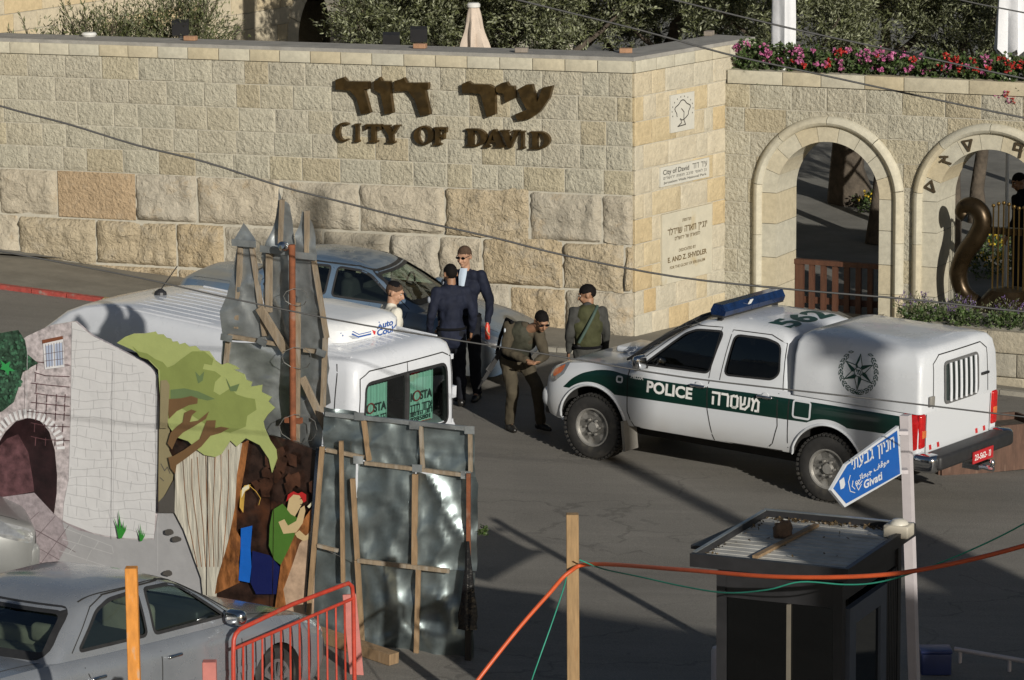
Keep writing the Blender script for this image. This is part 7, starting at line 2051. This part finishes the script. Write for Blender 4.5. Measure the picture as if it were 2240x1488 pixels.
# ------------------------------------------------------------------ small street things on the right
q = hitG(2108, 1041)
PLB = mat('rusty_brown_planter', (.085, .045, .03), .8, var=.35, scale=5, wear=(.16, .10, .07), wscale=4, wamt=.4, stretch=(3, 3, .6))
MPB = frame(V((q.x - .28, q.y - .02, 0)), V((.93, .36, 0)))
tb_ = thing('brown_planter', 'rusty brown planter box on the road behind the police pickup', 'planter', MPB)
g0 = ground(q.x)
for c_, d_ in (((.66, .0, g0 + .25), (1.26, .03, .52)), ((.66, .62, g0 + .25), (1.26, .03, .52)), ((.02, .31, g0 + .25), (.03, .585, .52)), ((1.30, .31, g0 + .25), (.03, .585, .52))):
    b = MB(); b.box(c_, d_); b.build('side_board', PLB, tb_)
b = MB(); b.box((.66, .31, g0 + .40), (1.22, .58, .06)); b.build('soil', mat('dry_soil', (.07, .055, .04), .95, var=.4, scale=20, bump=.01), tb_)
link('sprouts', crown_mesh('sprouts', (.25, .3, g0 + .48), (.25, .2, .08), 18, 8, .05, .025, GERL, clump=.07, seed=700, hollow=.1), tb_)
q = hitY(1574, 1416, 30.0)
t = MB(); g0 = ground(q.x); t.lathe([(.07, 0), (.07, q.z - g0 - .03), (.06, q.z - g0), (0, q.z - g0 + .01)], None, 16); o = t.build('bollard', POLEW, ang=40); o.location = (q.x, q.y, g0)
tag(o, 'pale round bollard at the left foot of the guard booth', 'bollard')
q = hitG(2048, 1478)
o_ = thing('blue_box', 'dark blue box on the ground right of the guard booth', 'box', loc=(q.x, q.y + .1, ground(q.x)))
pad('box_shell', (0, 0, .10), (.27, .22, .20), mat('dark_blue_plastic', (.02, .035, .12), .5), o_, .015); pad('box_lid', (0, 0, .215), (.285, .235, .03), mat('blue_lid', (.025, .04, .14), .45), o_, .01)
a, e = hitG(2088, 1448), hitG(2330, 1490)
t = thing('low_rail', 'low white rail running right from the blue box', 'rail', loc=a)
b = MB(); b.tube([V((0, 0, .12)), e - a + V((0, 0, .12))], .022, 8); b.build('tube', POLEW, t, ang=60)
for u in (.05, .5, .95):
    b = MB(); p = (e - a) * u; b.tube([p, p + V((0, 0, .11))], .018, 8); b.build('leg', POLEW, t, ang=60)

# ------------------------------------------------------------------ what stands beside the camera and throws the shade
PLAST = mat('street_plaster', (.36, .32, .26), .9, var=.12, scale=1.5, bump=.004)
S0 = V((-1.2, 34.2, .15))
A0 = S0 + SUN_DIR * 22
ztop = A0.z
hs = thing('plaster_house', 'plastered flat-roofed house beside the camera, outside the picture', 'house', loc=(A0.x, A0.y, 0))
e1, e2 = V((.865, -.5, 0)), V((.392, -.92, 0))
foot = [V((0, 0, 0)), e1 * 11, e1 * 11 + e2 * 5, e2 * 5]
b = MB(); b.loft([[p + V((0, 0, -1)) for p in foot], [p + V((0, 0, ztop - .16)) for p in foot]]); b.build('walls', PLAST, hs)
b = MB(); b.loft([[p + V((0, 0, ztop - .155)) for p in foot], [p + V((0, 0, ztop)) for p in foot]]); b.build('roof', ROOFK, hs)
T1 = V((2.9, 37.6, 0)) + SUN_DIR * 26; T2 = V((4.3, 36.9, -.1)) + SUN_DIR * 26
o_ = V((A0.x, A0.y, 0)); q1, q2 = V((T1.x, T1.y, 0)) - o_, V((T2.x, T2.y, 0)) - o_
fp = [q1, q2, q2 + e2 * 2, q1 + e2 * 2]
b = MB(); b.loft([[p for p in fp], [p + V((0, 0, T1.z)) for p in fp]]); b.build('stair_tower', PLAST, hs)
T3 = V((2.25, 34.7, 0)) + SUN_DIR * 23; T4 = V((5.6, 34.2, 0)) + SUN_DIR * 23
q3, q4 = V((T3.x, T3.y, 0)) - o_, V((T4.x, T4.y, 0)) - o_
fp = [q3, q4, q4 + e2 * 2, q3 + e2 * 2]
b = MB(); b.loft([[p for p in fp], [p + V((0, 0, T3.z)) for p in fp]]); b.build('upper_storey', PLAST, hs)
nrm_ = V((.5, .865, 0)); Rw = Matrix((e1, nrm_, V((0, 0, 1)))).transposed()
for k in range(4):
    b = MB(); b.box(e1 * (1.4 + 2.6 * k) + V((0, 0, ztop - 1.7)), (1.0, .06, 1.3), Rw); b.build('window', BLACKP, hs)
    b = MB(); b.box(e1 * (1.4 + 2.6 * k) + nrm_ * .05 + V((0, 0, ztop - 2.42)), (1.2, .14, .06), Rw); b.build('sill', SMOOTHST, hs)
up_ = thing('utility_pole', 'taller timber utility pole with a crossarm, outside the picture', 'pole', loc=G(10.3, 18.5), group='utility poles beside the street')
b = MB(); b.tube([(0, 0, 0), (0, 0, 12.5)], [.17, .12], 12); b.build('shaft', BARK, up_, ang=50)
b = MB(); b.box((0, 0, 11.8), (1.6, .1, .1)); b.build('crossarm', BARK, up_)

up2 = thing('utility_pole', 'shorter timber utility pole with a transformer box, outside the picture', 'pole', loc=G(11.95, 18.65), group='utility poles beside the street')
b = MB(); b.tube([(0, 0, 0), (0, 0, 9.2)], [.16, .13], 12); b.build('shaft', BARK, up2, ang=50)
b = MB(); b.box((0, 0, 8.9), (.5, .3, .5)); b.build('transformer', ZINC, up2)
# ------------------------------------------------------------------ people
SKIN = mat('skin_tone', (.40, .23, .15), .55, var=.08, scale=20, spec=.4)
SKIN2 = mat('tanned_skin', (.27, .145, .085), .55, var=.1, scale=20, spec=.4)
HAIRD = mat('black_hair', (.007, .006, .0055), .8, spec=.12, var=.3, scale=40, bump=.002, bscale=90)
HAIRS = mat('cropped_hair', (.075, .048, .033), .85, spec=.12, var=.3, scale=40)
NAVY = mat('navy_cloth', (.010, .013, .027), .8, var=.25, scale=7, bump=.012, bscale=9, spec=.25)
NAVYT = mat('dark_trousers', (.009, .010, .014), .85, var=.25, scale=7, bump=.012, bscale=9, spec=.2)
OLIVC = mat('olive_brown_uniform', (.060, .050, .034), .85, var=.25, scale=7, bump=.012, bscale=9, spec=.2)
GREYC2 = mat('grey_green_uniform', (.050, .050, .046), .85, var=.25, scale=7, bump=.012, bscale=9, spec=.2)
VESTG = mat('green_vest', (.050, .052, .024), .8, var=.25, scale=8, bump=.014, bscale=12, spec=.2)
VESTD = mat('dark_olive_vest', (.035, .035, .022), .8, var=.25, scale=8, bump=.012, bscale=12)
SHIRTW = mat('cream_shirt', (.55, .53, .46), .8, var=.08, scale=7, bump=.012, bscale=9)
SHIRTB = mat('pale_blue_shirt', (.42, .50, .60), .8, var=.06)
SHOE = mat('black_leather', (.012, .011, .010), .35, var=.2)
BLACKC = mat('black_cloth', (.007, .007, .008), .9, spec=.1, var=.2)
GUNM = mat('gun_metal', (.012, .012, .013), .55, var=.2, spec=.3)
STRAP = mat('green_strap', (.045, .075, .06), .7, var=.2)
LENS = mat('black_lens', (.006, .006, .007), .08, coat=.6)

def limb(b, p0, r0, p1, r1, flat=1.0, fdir=(0, 1, 0), n=14):
    """tapered limb with rounded ends; flat < 1 thins it along fdir"""
    p0, p1 = V(p0), V(p1); d = (p1 - p0); L = d.length; t = d.normalized() if L > 1e-6 else V((0, 0, 1))
    f = V(fdir); f = f - t * f.dot(t)
    if f.length < 1e-3: f = V((1, 0, 0)) - t * t.x
    f.normalize(); s = t.cross(f)
    rings = []
    for k in range(5):
        a = R(-90 + 90 * k / 4 * .98 + 2); rings.append((p0 + t * r0 * math.sin(a) * .9, r0 * max(.06, math.cos(a))))
    for k in range(1, 5): rings.append((p0.lerp(p1, k / 5), r0 + (r1 - r0) * k / 5))
    for k in range(5):
        a = R(90 * k / 4 * .98); rings.append((p1 + t * r1 * math.sin(a) * .9, r1 * max(.06, math.cos(a))))
    b.loft([[c + s * r * math.cos(2 * math.pi * k / n) + f * r * flat * math.sin(2 * math.pi * k / n) for k in range(n)] for c, r in rings])
def ball(b, c, r3, M3=None, n=14):
    rings = []
    for j in range(9):
        a = R(-86 + 172 * j / 8)
        rings.append([V((r3[0] * math.cos(a) * math.cos(2 * math.pi * k / n), r3[1] * math.cos(a) * math.sin(2 * math.pi * k / n), r3[2] * math.sin(a))) for k in range(n)])
    rings = [[(M3 @ p if M3 else p) + V(c) for p in r] for r in rings]
    b.loft(rings)
def fused(name, b, m, parent, vox, smooth_it=4, wr=0., seed=0):
    o = b.build(name, m, parent)
    md = o.modifiers.new('r', 'REMESH'); md.mode = 'VOXEL'; md.voxel_size = vox; md.use_smooth_shade = True
    if smooth_it:
        s = o.modifiers.new('s', 'SMOOTH'); s.factor = .5; s.iterations = smooth_it
    apply_mods(o)
    o.data.name = name
    me = o.data
    if not me.materials: me.materials.append(m if not isinstance(m, list) else m[0])
    if wr:
        so = V((seed * 3.3, seed, seed * 2.2))
        me.update()
        for v in me.vertices:
            q = V((v.co.x * 9, v.co.y * 9, v.co.z * 6)) + so
            v.co += v.normal * wr * (noise.noise(q) + .6 * noise.noise(q * 2.2))
    me.polygons.foreach_set('use_smooth', [True] * len(me.polygons))
    return o
def yawM(d):
    """rotation taking local +Y (face forward) to direction d, keeping the head up; d may tip down"""
    y = V(d).normalized(); x = y.cross(V((0, 0, 1))).normalized(); z = x.cross(y)
    return Matrix((x, y, z)).transposed()
def head(b, c, face, s=1.0):
    """skull, jaw, nose, ears, brow into one blob; returns its rotation"""
    Mh = yawM(face); c = V(c)
    at_ = lambda x, y, z: c + Mh @ (V((x, y, z)) * s)
    ball(b, at_(0, -.012, .028), (.076 * s, .097 * s, .094 * s), Mh)
    ball(b, at_(0, .028, -.040), (.058 * s, .066 * s, .072 * s), Mh)
    ball(b, at_(0, .060, -.092), (.026 * s, .026 * s, .020 * s), Mh)
    limb(b, at_(0, .092, .012), .010 * s, at_(0, .112, -.030), .017 * s)
    ball(b, at_(0, .085, .034), (.052 * s, .016 * s, .011 * s), Mh)
    ball(b, at_(.036, .070, -.028), (.022 * s, .024 * s, .026 * s), Mh); ball(b, at_(-.036, .070, -.028), (.022 * s, .024 * s, .026 * s), Mh)
    ball(b, at_(0, .088, -.060), (.024 * s, .012 * s, .011 * s), Mh)
    for sx in (-1, 1): ball(b, at_(sx * .079, -.012, -.004), (.011 * s, .022 * s, .034 * s), Mh)
    return Mh, at_
def hand(b, wrist, knuck, palm_n, side, curl=.5, s=1.0):
    """palm and five fingers; wrist to knuckles direction, palm normal, side +1 for thumb on +x of (dir x normal)"""
    w, k = V(wrist), V(knuck); d = (k - w).normalized(); n_ = V(palm_n); n_ = (n_ - d * n_.dot(d)).normalized(); x = d.cross(n_) * side
    L = .092 * s
    for t in (-1.0, -.33, .33, 1.0): limb(b, w + x * .016 * t * s, .017 * s, w + d * L + x * .030 * t * s, .0125 * s)
    for i, (t, ln) in enumerate(((1.0, .062), (.33, .074), (-.33, .070), (-1.0, .054))):
        p0 = w + d * L + x * .030 * t * s
        a1 = curl * (.7 + .1 * i)
        p1 = p0 + (d * math.cos(a1) + n_ * math.sin(a1)) * ln * .55 * s
        a2 = a1 + curl * 1.1
        p2 = p1 + (d * math.cos(a2) + n_ * math.sin(a2)) * ln * .45 * s
        limb(b, p0, .0098 * s, p1, .0090 * s); limb(b, p1, .0090 * s, p2, .0078 * s)
    q0 = w + d * .03 * s + x * .028 * s; q1 = q0 + (d * .72 + x * .6 + n_ * .25).normalized() * .045 * s; q2 = q1 + (d * .9 + n_ * .4 + x * .05).normalized() * .034 * s
    limb(b, q0, .014 * s, q1, .0115 * s); limb(b, q1, .0115 * s, q2, .0090 * s)
def hair_cap(parent, at_, Mh, m, s=1.0, name='hair', low=-.03, front=.055, grow=.006):
    b = MB(); N = 22
    vs_, fs = [], []
    bm_ = bmesh.new(); bmesh.ops.create_icosphere(bm_, subdivisions=4, radius=1)
    dele = []
    for v in bm_.verts:
        p = V((v.co.x * (.078 + grow), v.co.y * (.099 + grow) - .013, v.co.z * (.096 + grow) + .028))
        line = low + max(0, (p.y - .0) / .09) * (front - low) + (.02 if abs(p.x) > .06 and p.y > -.03 else 0)
        if abs(p.x) > .054 and p.y > -.055: line = max(line, .016)
        if p.z < line + .008 * noise.noise(v.co * 14): dele.append(v)
        nz_ = noise.noise(v.co * 6) * .0035
        v.co = at_(*(p * (1 + nz_ * 8)))
    bmesh.ops.delete(bm_, geom=dele, context='VERTS')
    me = bpy.data.meshes.new(name); bm_.to_mesh(me); bm_.free(); me.materials.append(m); smooth(me, 80)
    return link(name, me, parent)
def eyes(parent, at_, Mh):
    b = MB()
    for sx in (-1, 1):
        ball(b, at_(sx * .032, .079, .012), (.013, .010, .008), Mh, 10)
    b.build('eyes', mat('eye_white', (.5, .47, .43), .3) if 'eye_white' not in bpy.data.materials else bpy.data.materials['eye_white'], parent, ang=60)
    b = MB()
    for sx in (-1, 1): ball(b, at_(sx * .032, .0868, .012), (.0062, .004, .0062), Mh, 8); limb(b, at_(sx * .018, .097, .033), .004, at_(sx * .050, .086, .036), .003)
    b.build('eyebrows', HAIRD, parent, ang=60)
    b = MB(); limb(b, at_(-.02, .096, -.060), .003, at_(.02, .096, -.060), .003); b.build('lips', mat('lip', (.25, .10, .08), .5) if 'lip' not in bpy.data.materials else bpy.data.materials['lip'], parent, ang=60)
def shades(parent, at_, Mh):
    b = MB()
    for sx in (-1, 1):
        b.loft([[at_(sx * .036 + .024 * math.cos(a), y, .012 + .015 * math.sin(a)) for a in [2 * math.pi * k / 12 for k in range(12)]] for y in (.094, .101)])
        b.beam(at_(sx * .060, .095, .016), at_(sx * .083, .0, .018), .004, .007)
    b.beam(at_(-.014, .101, .016), at_(.014, .101, .016), .005, .005)
    b.build('sunglasses', LENS, parent)
def shoe(parent, ankle, fwd, m=SHOE):
    a = V(ankle); f = V((fwd[0], fwd[1], 0)).normalized()
    b = MB(); limb(b, a + V((0, 0, -.02)), .052, a + V((0, 0, .10)), .050); limb(b, (a.x - f.x * .05, a.y - f.y * .05, .045), .045, (a.x + f.x * .10, a.y + f.y * .10, .040), .042); limb(b, (a.x + f.x * .08, a.y + f.y * .08, .036), .046, (a.x + f.x * .155, a.y + f.y * .155, .030), .032)
    for i, v in enumerate(b.v):
        if v[2] < .004: b.v[i] = (v[0], v[1], .004)
    return fused('shoe', b, m, parent, .011, 2)

def person(label, loc, J, face, skin, top_m, leg_m, hairm, s=1.0, sleeves=True, hem=.0, group=None, toes=((0, 1), (0, 1)), seed=0, hands=None, glasses=False, hair_low=-.03, hair_front=.055, collar=True, grow=.003, shoes=True):
    """J: joints (world-aligned, metres from the feet point): hd, nk, sl, sr, el, er, wl, wr, hl, hr, kl, kr, al, ar, chest, waist"""
    t = thing('person', label, 'person', loc=loc, group=group or 'people gathered by the wall')
    j = {k: V(v) for k, v in J.items()}
    shx = (j['sr'] - j['sl']).normalized(); upv = ((j['sl'] + j['sr']) / 2 - (j['hl'] + j['hr']) / 2).normalized(); fdir = upv.cross(shx)
    mid_s, mid_h = (j['sl'] + j['sr']) / 2, (j['hl'] + j['hr']) / 2
    def torso(b, g):
        ch = mid_s.lerp(mid_h, .28); wa = mid_s.lerp(mid_h, .72)
        limb(b, ch - shx * .085, .105 + g, ch + shx * .085, .105 + g, .95, fdir)
        limb(b, mid_s - shx * .10 - upv * .02, .075 + g, mid_s + shx * .10 - upv * .02, .075 + g, .9, fdir)
        limb(b, ch, .145 + g, wa, .125 + g, .78, fdir); limb(b, wa, .128 + g, mid_h, .138 + g, .80, fdir)
        limb(b, mid_h - shx * .06, .115 + g, mid_h + shx * .06, .115 + g, .92, fdir)
    def arms(b, g, upto=1.0):
        for a, e, w in (('sl', 'el', 'wl'), ('sr', 'er', 'wr')):
            limb(b, j[a], .060 + g, j[e], .045 + g); limb(b, j[e], .044 + g, j[e].lerp(j[w], upto), .031 + g * 1.2)
    def legs(b, g):
        for h, k, a in (('hl', 'kl', 'al'), ('hr', 'kr', 'ar')):
            limb(b, j[h], .088 + g, j[k], .062 + g); limb(b, j[k], .060 + g, j[k].lerp(j[a], .35), .057 + g); limb(b, j[k].lerp(j[a], .35), .057 + g, j[a] + V((0, 0, .02)), .040 + g * 1.4)
    b = MB()
    Mh, at_ = head(b, j['hd'], face, s)
    limb(b, mid_s - upv * .04, .062, j['hd'] - Mh @ V((0, .012, .06)), .052)
    torso(b, -.012); arms(b, -.008); legs(b, -.012)
    for w, e, sd in (('wl', 'el', -1), ('wr', 'er', 1)):
        hp = (hands or {}).get(w, {})
        d = V(hp.get('d', (j[w] - j[e]).normalized())); nn = V(hp.get('n', (mid_s - j[w]) * V((1, 1, 0)) if False else (-sd, .2, 0)))
        hand(b, j[w], j[w] + d, nn, hp.get('side', sd), hp.get('curl', .55), s)
    for a, f in zip(('al', 'ar'), toes):
        f_ = V((f[0], f[1], 0)).normalized(); p = j[a]; limb(b, p, .036, V((p.x + f_.x * .10, p.y + f_.y * .10, .03)), .026)
    fused('body', b, skin, t, .0085, 3)
    hair_cap(t, at_, Mh, hairm, s, low=hair_low, front=hair_front, grow=grow)
    if glasses: shades(t, at_, Mh)
    else: eyes(t, at_, Mh)
    b = MB(); torso(b, .010); arms(b, .010, .93)
    if hem:
        limb(b, mid_h - shx * .05 - V((0, 0, hem)), .13, mid_h + shx * .05 - V((0, 0, hem)), .13, .9, fdir); limb(b, mid_h, .15, mid_h - V((0, 0, hem)), .15, .85, fdir)
    if collar: limb(b, mid_s - upv * .0, .082, mid_s + upv * .055, .066)
    fused('jacket' if sleeves else 'shirt', b, top_m, t, .012, 2, .016, seed)
    b = MB(); legs(b, .012); limb(b, mid_h - shx * .055, .120, mid_h + shx * .055, .120, .92, fdir)
    fused('trousers', b, leg_m, t, .012, 2, .015, seed + 5)
    bl = MB()
    for sg in (0,):
        ring_ = [mid_h + upv * .05 + shx * .172 * math.cos(a_) + fdir * .138 * math.sin(a_) for a_ in [2 * math.pi * k / 20 for k in range(21)]]
        bl.tube(ring_, .016, 6)
    bl.build('belt', BLACKC, t, ang=60)
    if shoes:
        for a, f in zip(('al', 'ar'), toes): shoe(t, j[a], f)
    return t, j, at_, Mh, fdir, shx, upv
def stand(H, yaw, dx=0, arms_out=.06, feet=.11, lean=0, elbow=.03):
    """upright joints for a figure of height H facing yaw (0 = away from the camera, positive to the left)"""
    k = H / 1.75; c, sn = math.cos(yaw), math.sin(yaw)
    def P(x, y, z): return V(((x * c - y * sn) * k, (x * sn + y * c) * k, z * k))
    return dict(hd=P(0, .045 + lean, 1.625), sl=P(-.175, lean * .8, 1.42), sr=P(.175, lean * .8, 1.42), el=P(-.215 - arms_out, -.02 + lean * .6, 1.13), er=P(.215 + arms_out, -.02 + lean * .6, 1.13),
                wl=P(-.215 - arms_out, .06 + elbow, .90), wr=P(.215 + arms_out, .06 + elbow, .90), hl=P(-.085, 0, .92), hr=P(.085, 0, .92), kl=P(-feet * .95, .02, .50), kr=P(feet * .95, .02, .50), al=P(-feet, -.02, .085), ar=P(feet, -.02, .085)), P

# back-turned policeman
q = hitG(990, 888)
J, P = stand(1.70, R(12), arms_out=.05)
p1 = person('person in navy police jacket seen from behind, dark hair, beside the blue car', q, J, (-.35, .9, -.28), SKIN2, NAVY, NAVYT, HAIRD, hem=.08, toes=((-.3, .9), (.1, .95)), seed=1, hair_low=-.06, hair_front=.05)[0]
b = MB(); c_ = (J['sl'] + J['el']) / 2; ball(b, c_ + V((-.055, -.045, .06)), (.02, .03, .04)); b.build('arm_patch', mat('grey_patch', (.22, .24, .28), .7), p1, ang=60)
# facing policeman in sunglasses
q = hitG(1022, 876)
J, P = stand(1.89, R(180 - 18), arms_out=.06)
toeM = Matrix.Rotation(R(180 - 18), 3, 'Z') @ V((0, 1, 0))
p2, j, at_, Mh, fdir, shx, upv = person('person in open navy jacket, pale blue shirt and sunglasses facing the camera by the wall', q, J, (-.42, -.82, -.16), SKIN, NAVY, NAVYT, HAIRS, s=1.03, hem=.06, toes=((toeM.x, toeM.y), (toeM.x + .2, toeM.y)), seed=2, glasses=True, hair_low=-.02, hair_front=.06, grow=.002)
ms_ = (j['sl'] + j['sr']) / 2
fr = fdir if fdir.y < 0 else -fdir
b = MB()
for zz, w_, o_ in ((.075, .055, .088), (-.02, .052, .145), (-.13, .040, .166), (-.25, .018, .158), (-.33, .006, .15)):
    pass
rows = [(.085, .045, .070), (.0, .048, .125), (-.10, .036, .160), (-.20, .022, .166), (-.30, .006, .160)]
vs_ = []
for zz, w_, o_ in rows:
    for k in range(5):
        u = -1 + k / 2
        vs_.append(ms_ + upv * zz + shx * w_ * u + fr * (o_ + .012 * (1 - abs(u))))
b.add(vs_, [(r * 5 + k, r * 5 + k + 1, r * 5 + 6 + k, r * 5 + 5 + k) for r in range(len(rows) - 1) for k in range(4)])
b.build('shirt_front', SHIRTB, p2, ang=60)
wl_ = j['wl'] if j['wl'].x > j['wr'].x else j['wr']
b = MB(); b.lathe([(.022, -.10), (.03, -.09), (.03, .06), (.018, .085), (.018, .10)], Matrix.Translation(wl_ + V((.0, -.03, -.09))), 14)
rb_ = b.build('red_canister', mat('red_plastic', (.55, .05, .03), .4), None, ang=40); rb_.location = q
rb_.name = 'canister'
tag(rb_, 'red canister held in the hand of the policeman with sunglasses', 'canister')
b = MB(); c_ = (J['sr'] + J['er']) / 2; ball(b, c_ + V((-.05, -.05, .06)), (.018, .02, .035)); b.build('arm_patch', bpy.data.materials['grey_patch'], p2, ang=60)
# man in cream shirt and skullcap behind the van
q = hitG(860, 946)
J, P = stand(1.74, R(-70), arms_out=.0)
p3, j, at_, Mh, *_ = person('person in cream shirt and black skullcap looking down beside the van', q, J, (.93, -.15, -.34), SKIN, SHIRTW, NAVYT, HAIRS, toes=((.95, .3), (.95, .3)), seed=3, hair_low=-.06, hair_front=.085, grow=.001, sleeves=False)
b = MB(); bm_ = bmesh.new(); bmesh.ops.create_icosphere(bm_, subdivisions=4, radius=1); dl = []
for v in bm_.verts:
    if v.co.z < .45: dl.append(v)
    v.co = at_(v.co.x * .083, v.co.y * .103 - .025, v.co.z * .102 + .030)
bmesh.ops.delete(bm_, geom=dl, context='VERTS')
me = bpy.data.meshes.new('skullcap'); bm_.to_mesh(me); bm_.free(); me.materials.append(BLACKC); smooth(me, 80); link('skullcap', me, p3)
# bending soldier
q = hitG(1115, 942)
J = dict(hd=(.375, -.33, 1.345), sl=(.0, -.10, 1.25), sr=(.34, -.21, 1.18), el=(-.03, -.27, .99), er=(.41, -.36, .95), wl=(.21, -.46, .915), wr=(.315, -.47, .90), hl=(-.02, .03, .86), hr=(.15, .03, .86), kl=(.04, -.08, .47), kr=(.32, -.10, .53), al=(.0, .0, .085), ar=(.36, .02, .085))
p4, j, at_, Mh, fdir, shx, upv = person('person in olive brown uniform bending forward with joined hands at the pickup bumper', q, J, (.30, -.72, -.45), SKIN2, OLIVC, OLIVC, HAIRD, toes=((.35, -.9), (.6, -.7)), seed=4, glasses=True, grow=.001,
    hands={'wl': dict(d=(.75, -.45, -.2), n=(0, .3, 1), side=-1, curl=.4), 'wr': dict(d=(-.45, -.6, -.15), n=(0, .2, 1), side=1, curl=.5)}, hair_low=-.035, hair_front=.055, hem=.04)
ms_, mh_ = (j['sl'] + j['sr']) / 2, (j['hl'] + j['hr']) / 2
b = MB(); ch = ms_.lerp(mh_, .35)
limb(b, ms_.lerp(mh_, .15), .165, ms_.lerp(mh_, .72), .152, .80, fdir); limb(b, ch - shx * .08, .125, ch + shx * .08, .125, .95, fdir)
fused('vest', b, VESTD, p4, .013, 2, .008, 9)
bk = fdir if fdir.y > 0 else -fdir
b = MB(); c_ = ms_.lerp(mh_, .45) - shx * .02 + bk * .16
pad('back_pouch', c_ + V((-.06, .02, 0)), (.24, .12, .30), BLACKC, p4, .04)
b = MB(); b.tube([j['sl'] + V((.04, -.10, .06)), j['sl'] + V((-.02, .06, .07)), j['sl'] + V((-.10, .12, -.15)), j['hl'] + V((-.12, .06, .05))], [.022, .024, .02, .018], 6); b.build('shoulder_strap', BLACKC, p4, ang=60)
b = MB(); ball(b, j['sl'] + V((-.045, -.075, -.04)), (.014, .035, .028)); b.build('arm_flag', mat('pale_flag', (.5, .55, .6), .7), p4, ang=60)
gun = thing('rifle', 'black rifle hanging muzzle down behind the bending soldier', 'rifle', loc=q)
ga, gb = V((-.04, .02, 1.02)), V((-.36, -.02, .50))
gd = (gb - ga).normalized()
b = MB(); b.tube([ga + gd * .30, gb], .011, 8); b.build('barrel', GUNM, gun)
b = MB(); b.beam(ga + gd * .02, ga + gd * .36, .05, .075, (0, 1, 0)); b.build('receiver', GUNM, gun)
b = MB(); b.beam(ga + gd * .34, ga + gd * .50, .042, .045, (0, 1, 0)); b.build('handguard', GUNM, gun)
b = MB(); b.beam(ga - gd * .18, ga + gd * .03, .045, .07, (0, 1, 0)); b.build('stock', GUNM, gun)
b = MB(); m0 = ga + gd * .22; b.beam(m0, m0 + V((-.10, -.03, -.12)), .05, .028, (0, 1, 0)); b.build('magazine', GUNM, gun)
b = MB(); m0 = ga + gd * .06; b.beam(m0, m0 + V((-.08, -.02, -.07)), .035, .028, (0, 1, 0)); b.build('grip', GUNM, gun)
# soldier in green vest behind the bonnet
q = hitG(1287, 922)
J, P = stand(1.62, R(8), arms_out=.02)
p5, j, at_, Mh, fdir, shx, upv = person('person in grey-green uniform and green vest turned away, head in left profile', q, J, (-.92, .12, -.25), SKIN2, GREYC2, GREYC2, HAIRD, toes=((-.2, .9), (.2, .9)), seed=6, hair_low=-.045, hair_front=.05, grow=.004)
ms_, mh_ = (j['sl'] + j['sr']) / 2, (j['hl'] + j['hr']) / 2
b = MB(); ch = ms_.lerp(mh_, .35)
limb(b, ms_.lerp(mh_, .10), .162, ms_.lerp(mh_, .78), .158, .82, fdir); limb(b, ch - shx * .08, .128, ch + shx * .08, .128, .95, fdir)
fused('vest', b, VESTG, p5, .013, 2, .010, 11)
b = MB(); B0, B1 = j['sr'] + V((-.05, -.07, .07)), mh_ + V((-.11, -.17, .12))
pts = [B0 + V((-.0, .10, -.02)), B0, B0.lerp(B1, .25) + V((0, -.075, 0)), B0.lerp(B1, .6) + V((0, -.06, 0)), B1]
b.tube(pts, [.018] * 5, 6); b.build('sling', STRAP, p5, ang=60)
# onlooker half hidden behind the lyre
q = hitY(2235, 402, 49.6)
J, P = stand(1.72, R(60), arms_out=.05)
gz_ = court_z(q.x, 49.6)
person('person in dark clothes half hidden behind the bronze lyre', (q.x, 49.6, .16), J, (-.8, -.3, -.3), SKIN2, BLACKC, NAVYT, HAIRD, toes=((-.9, .3), (-.9, .3)), seed=7)
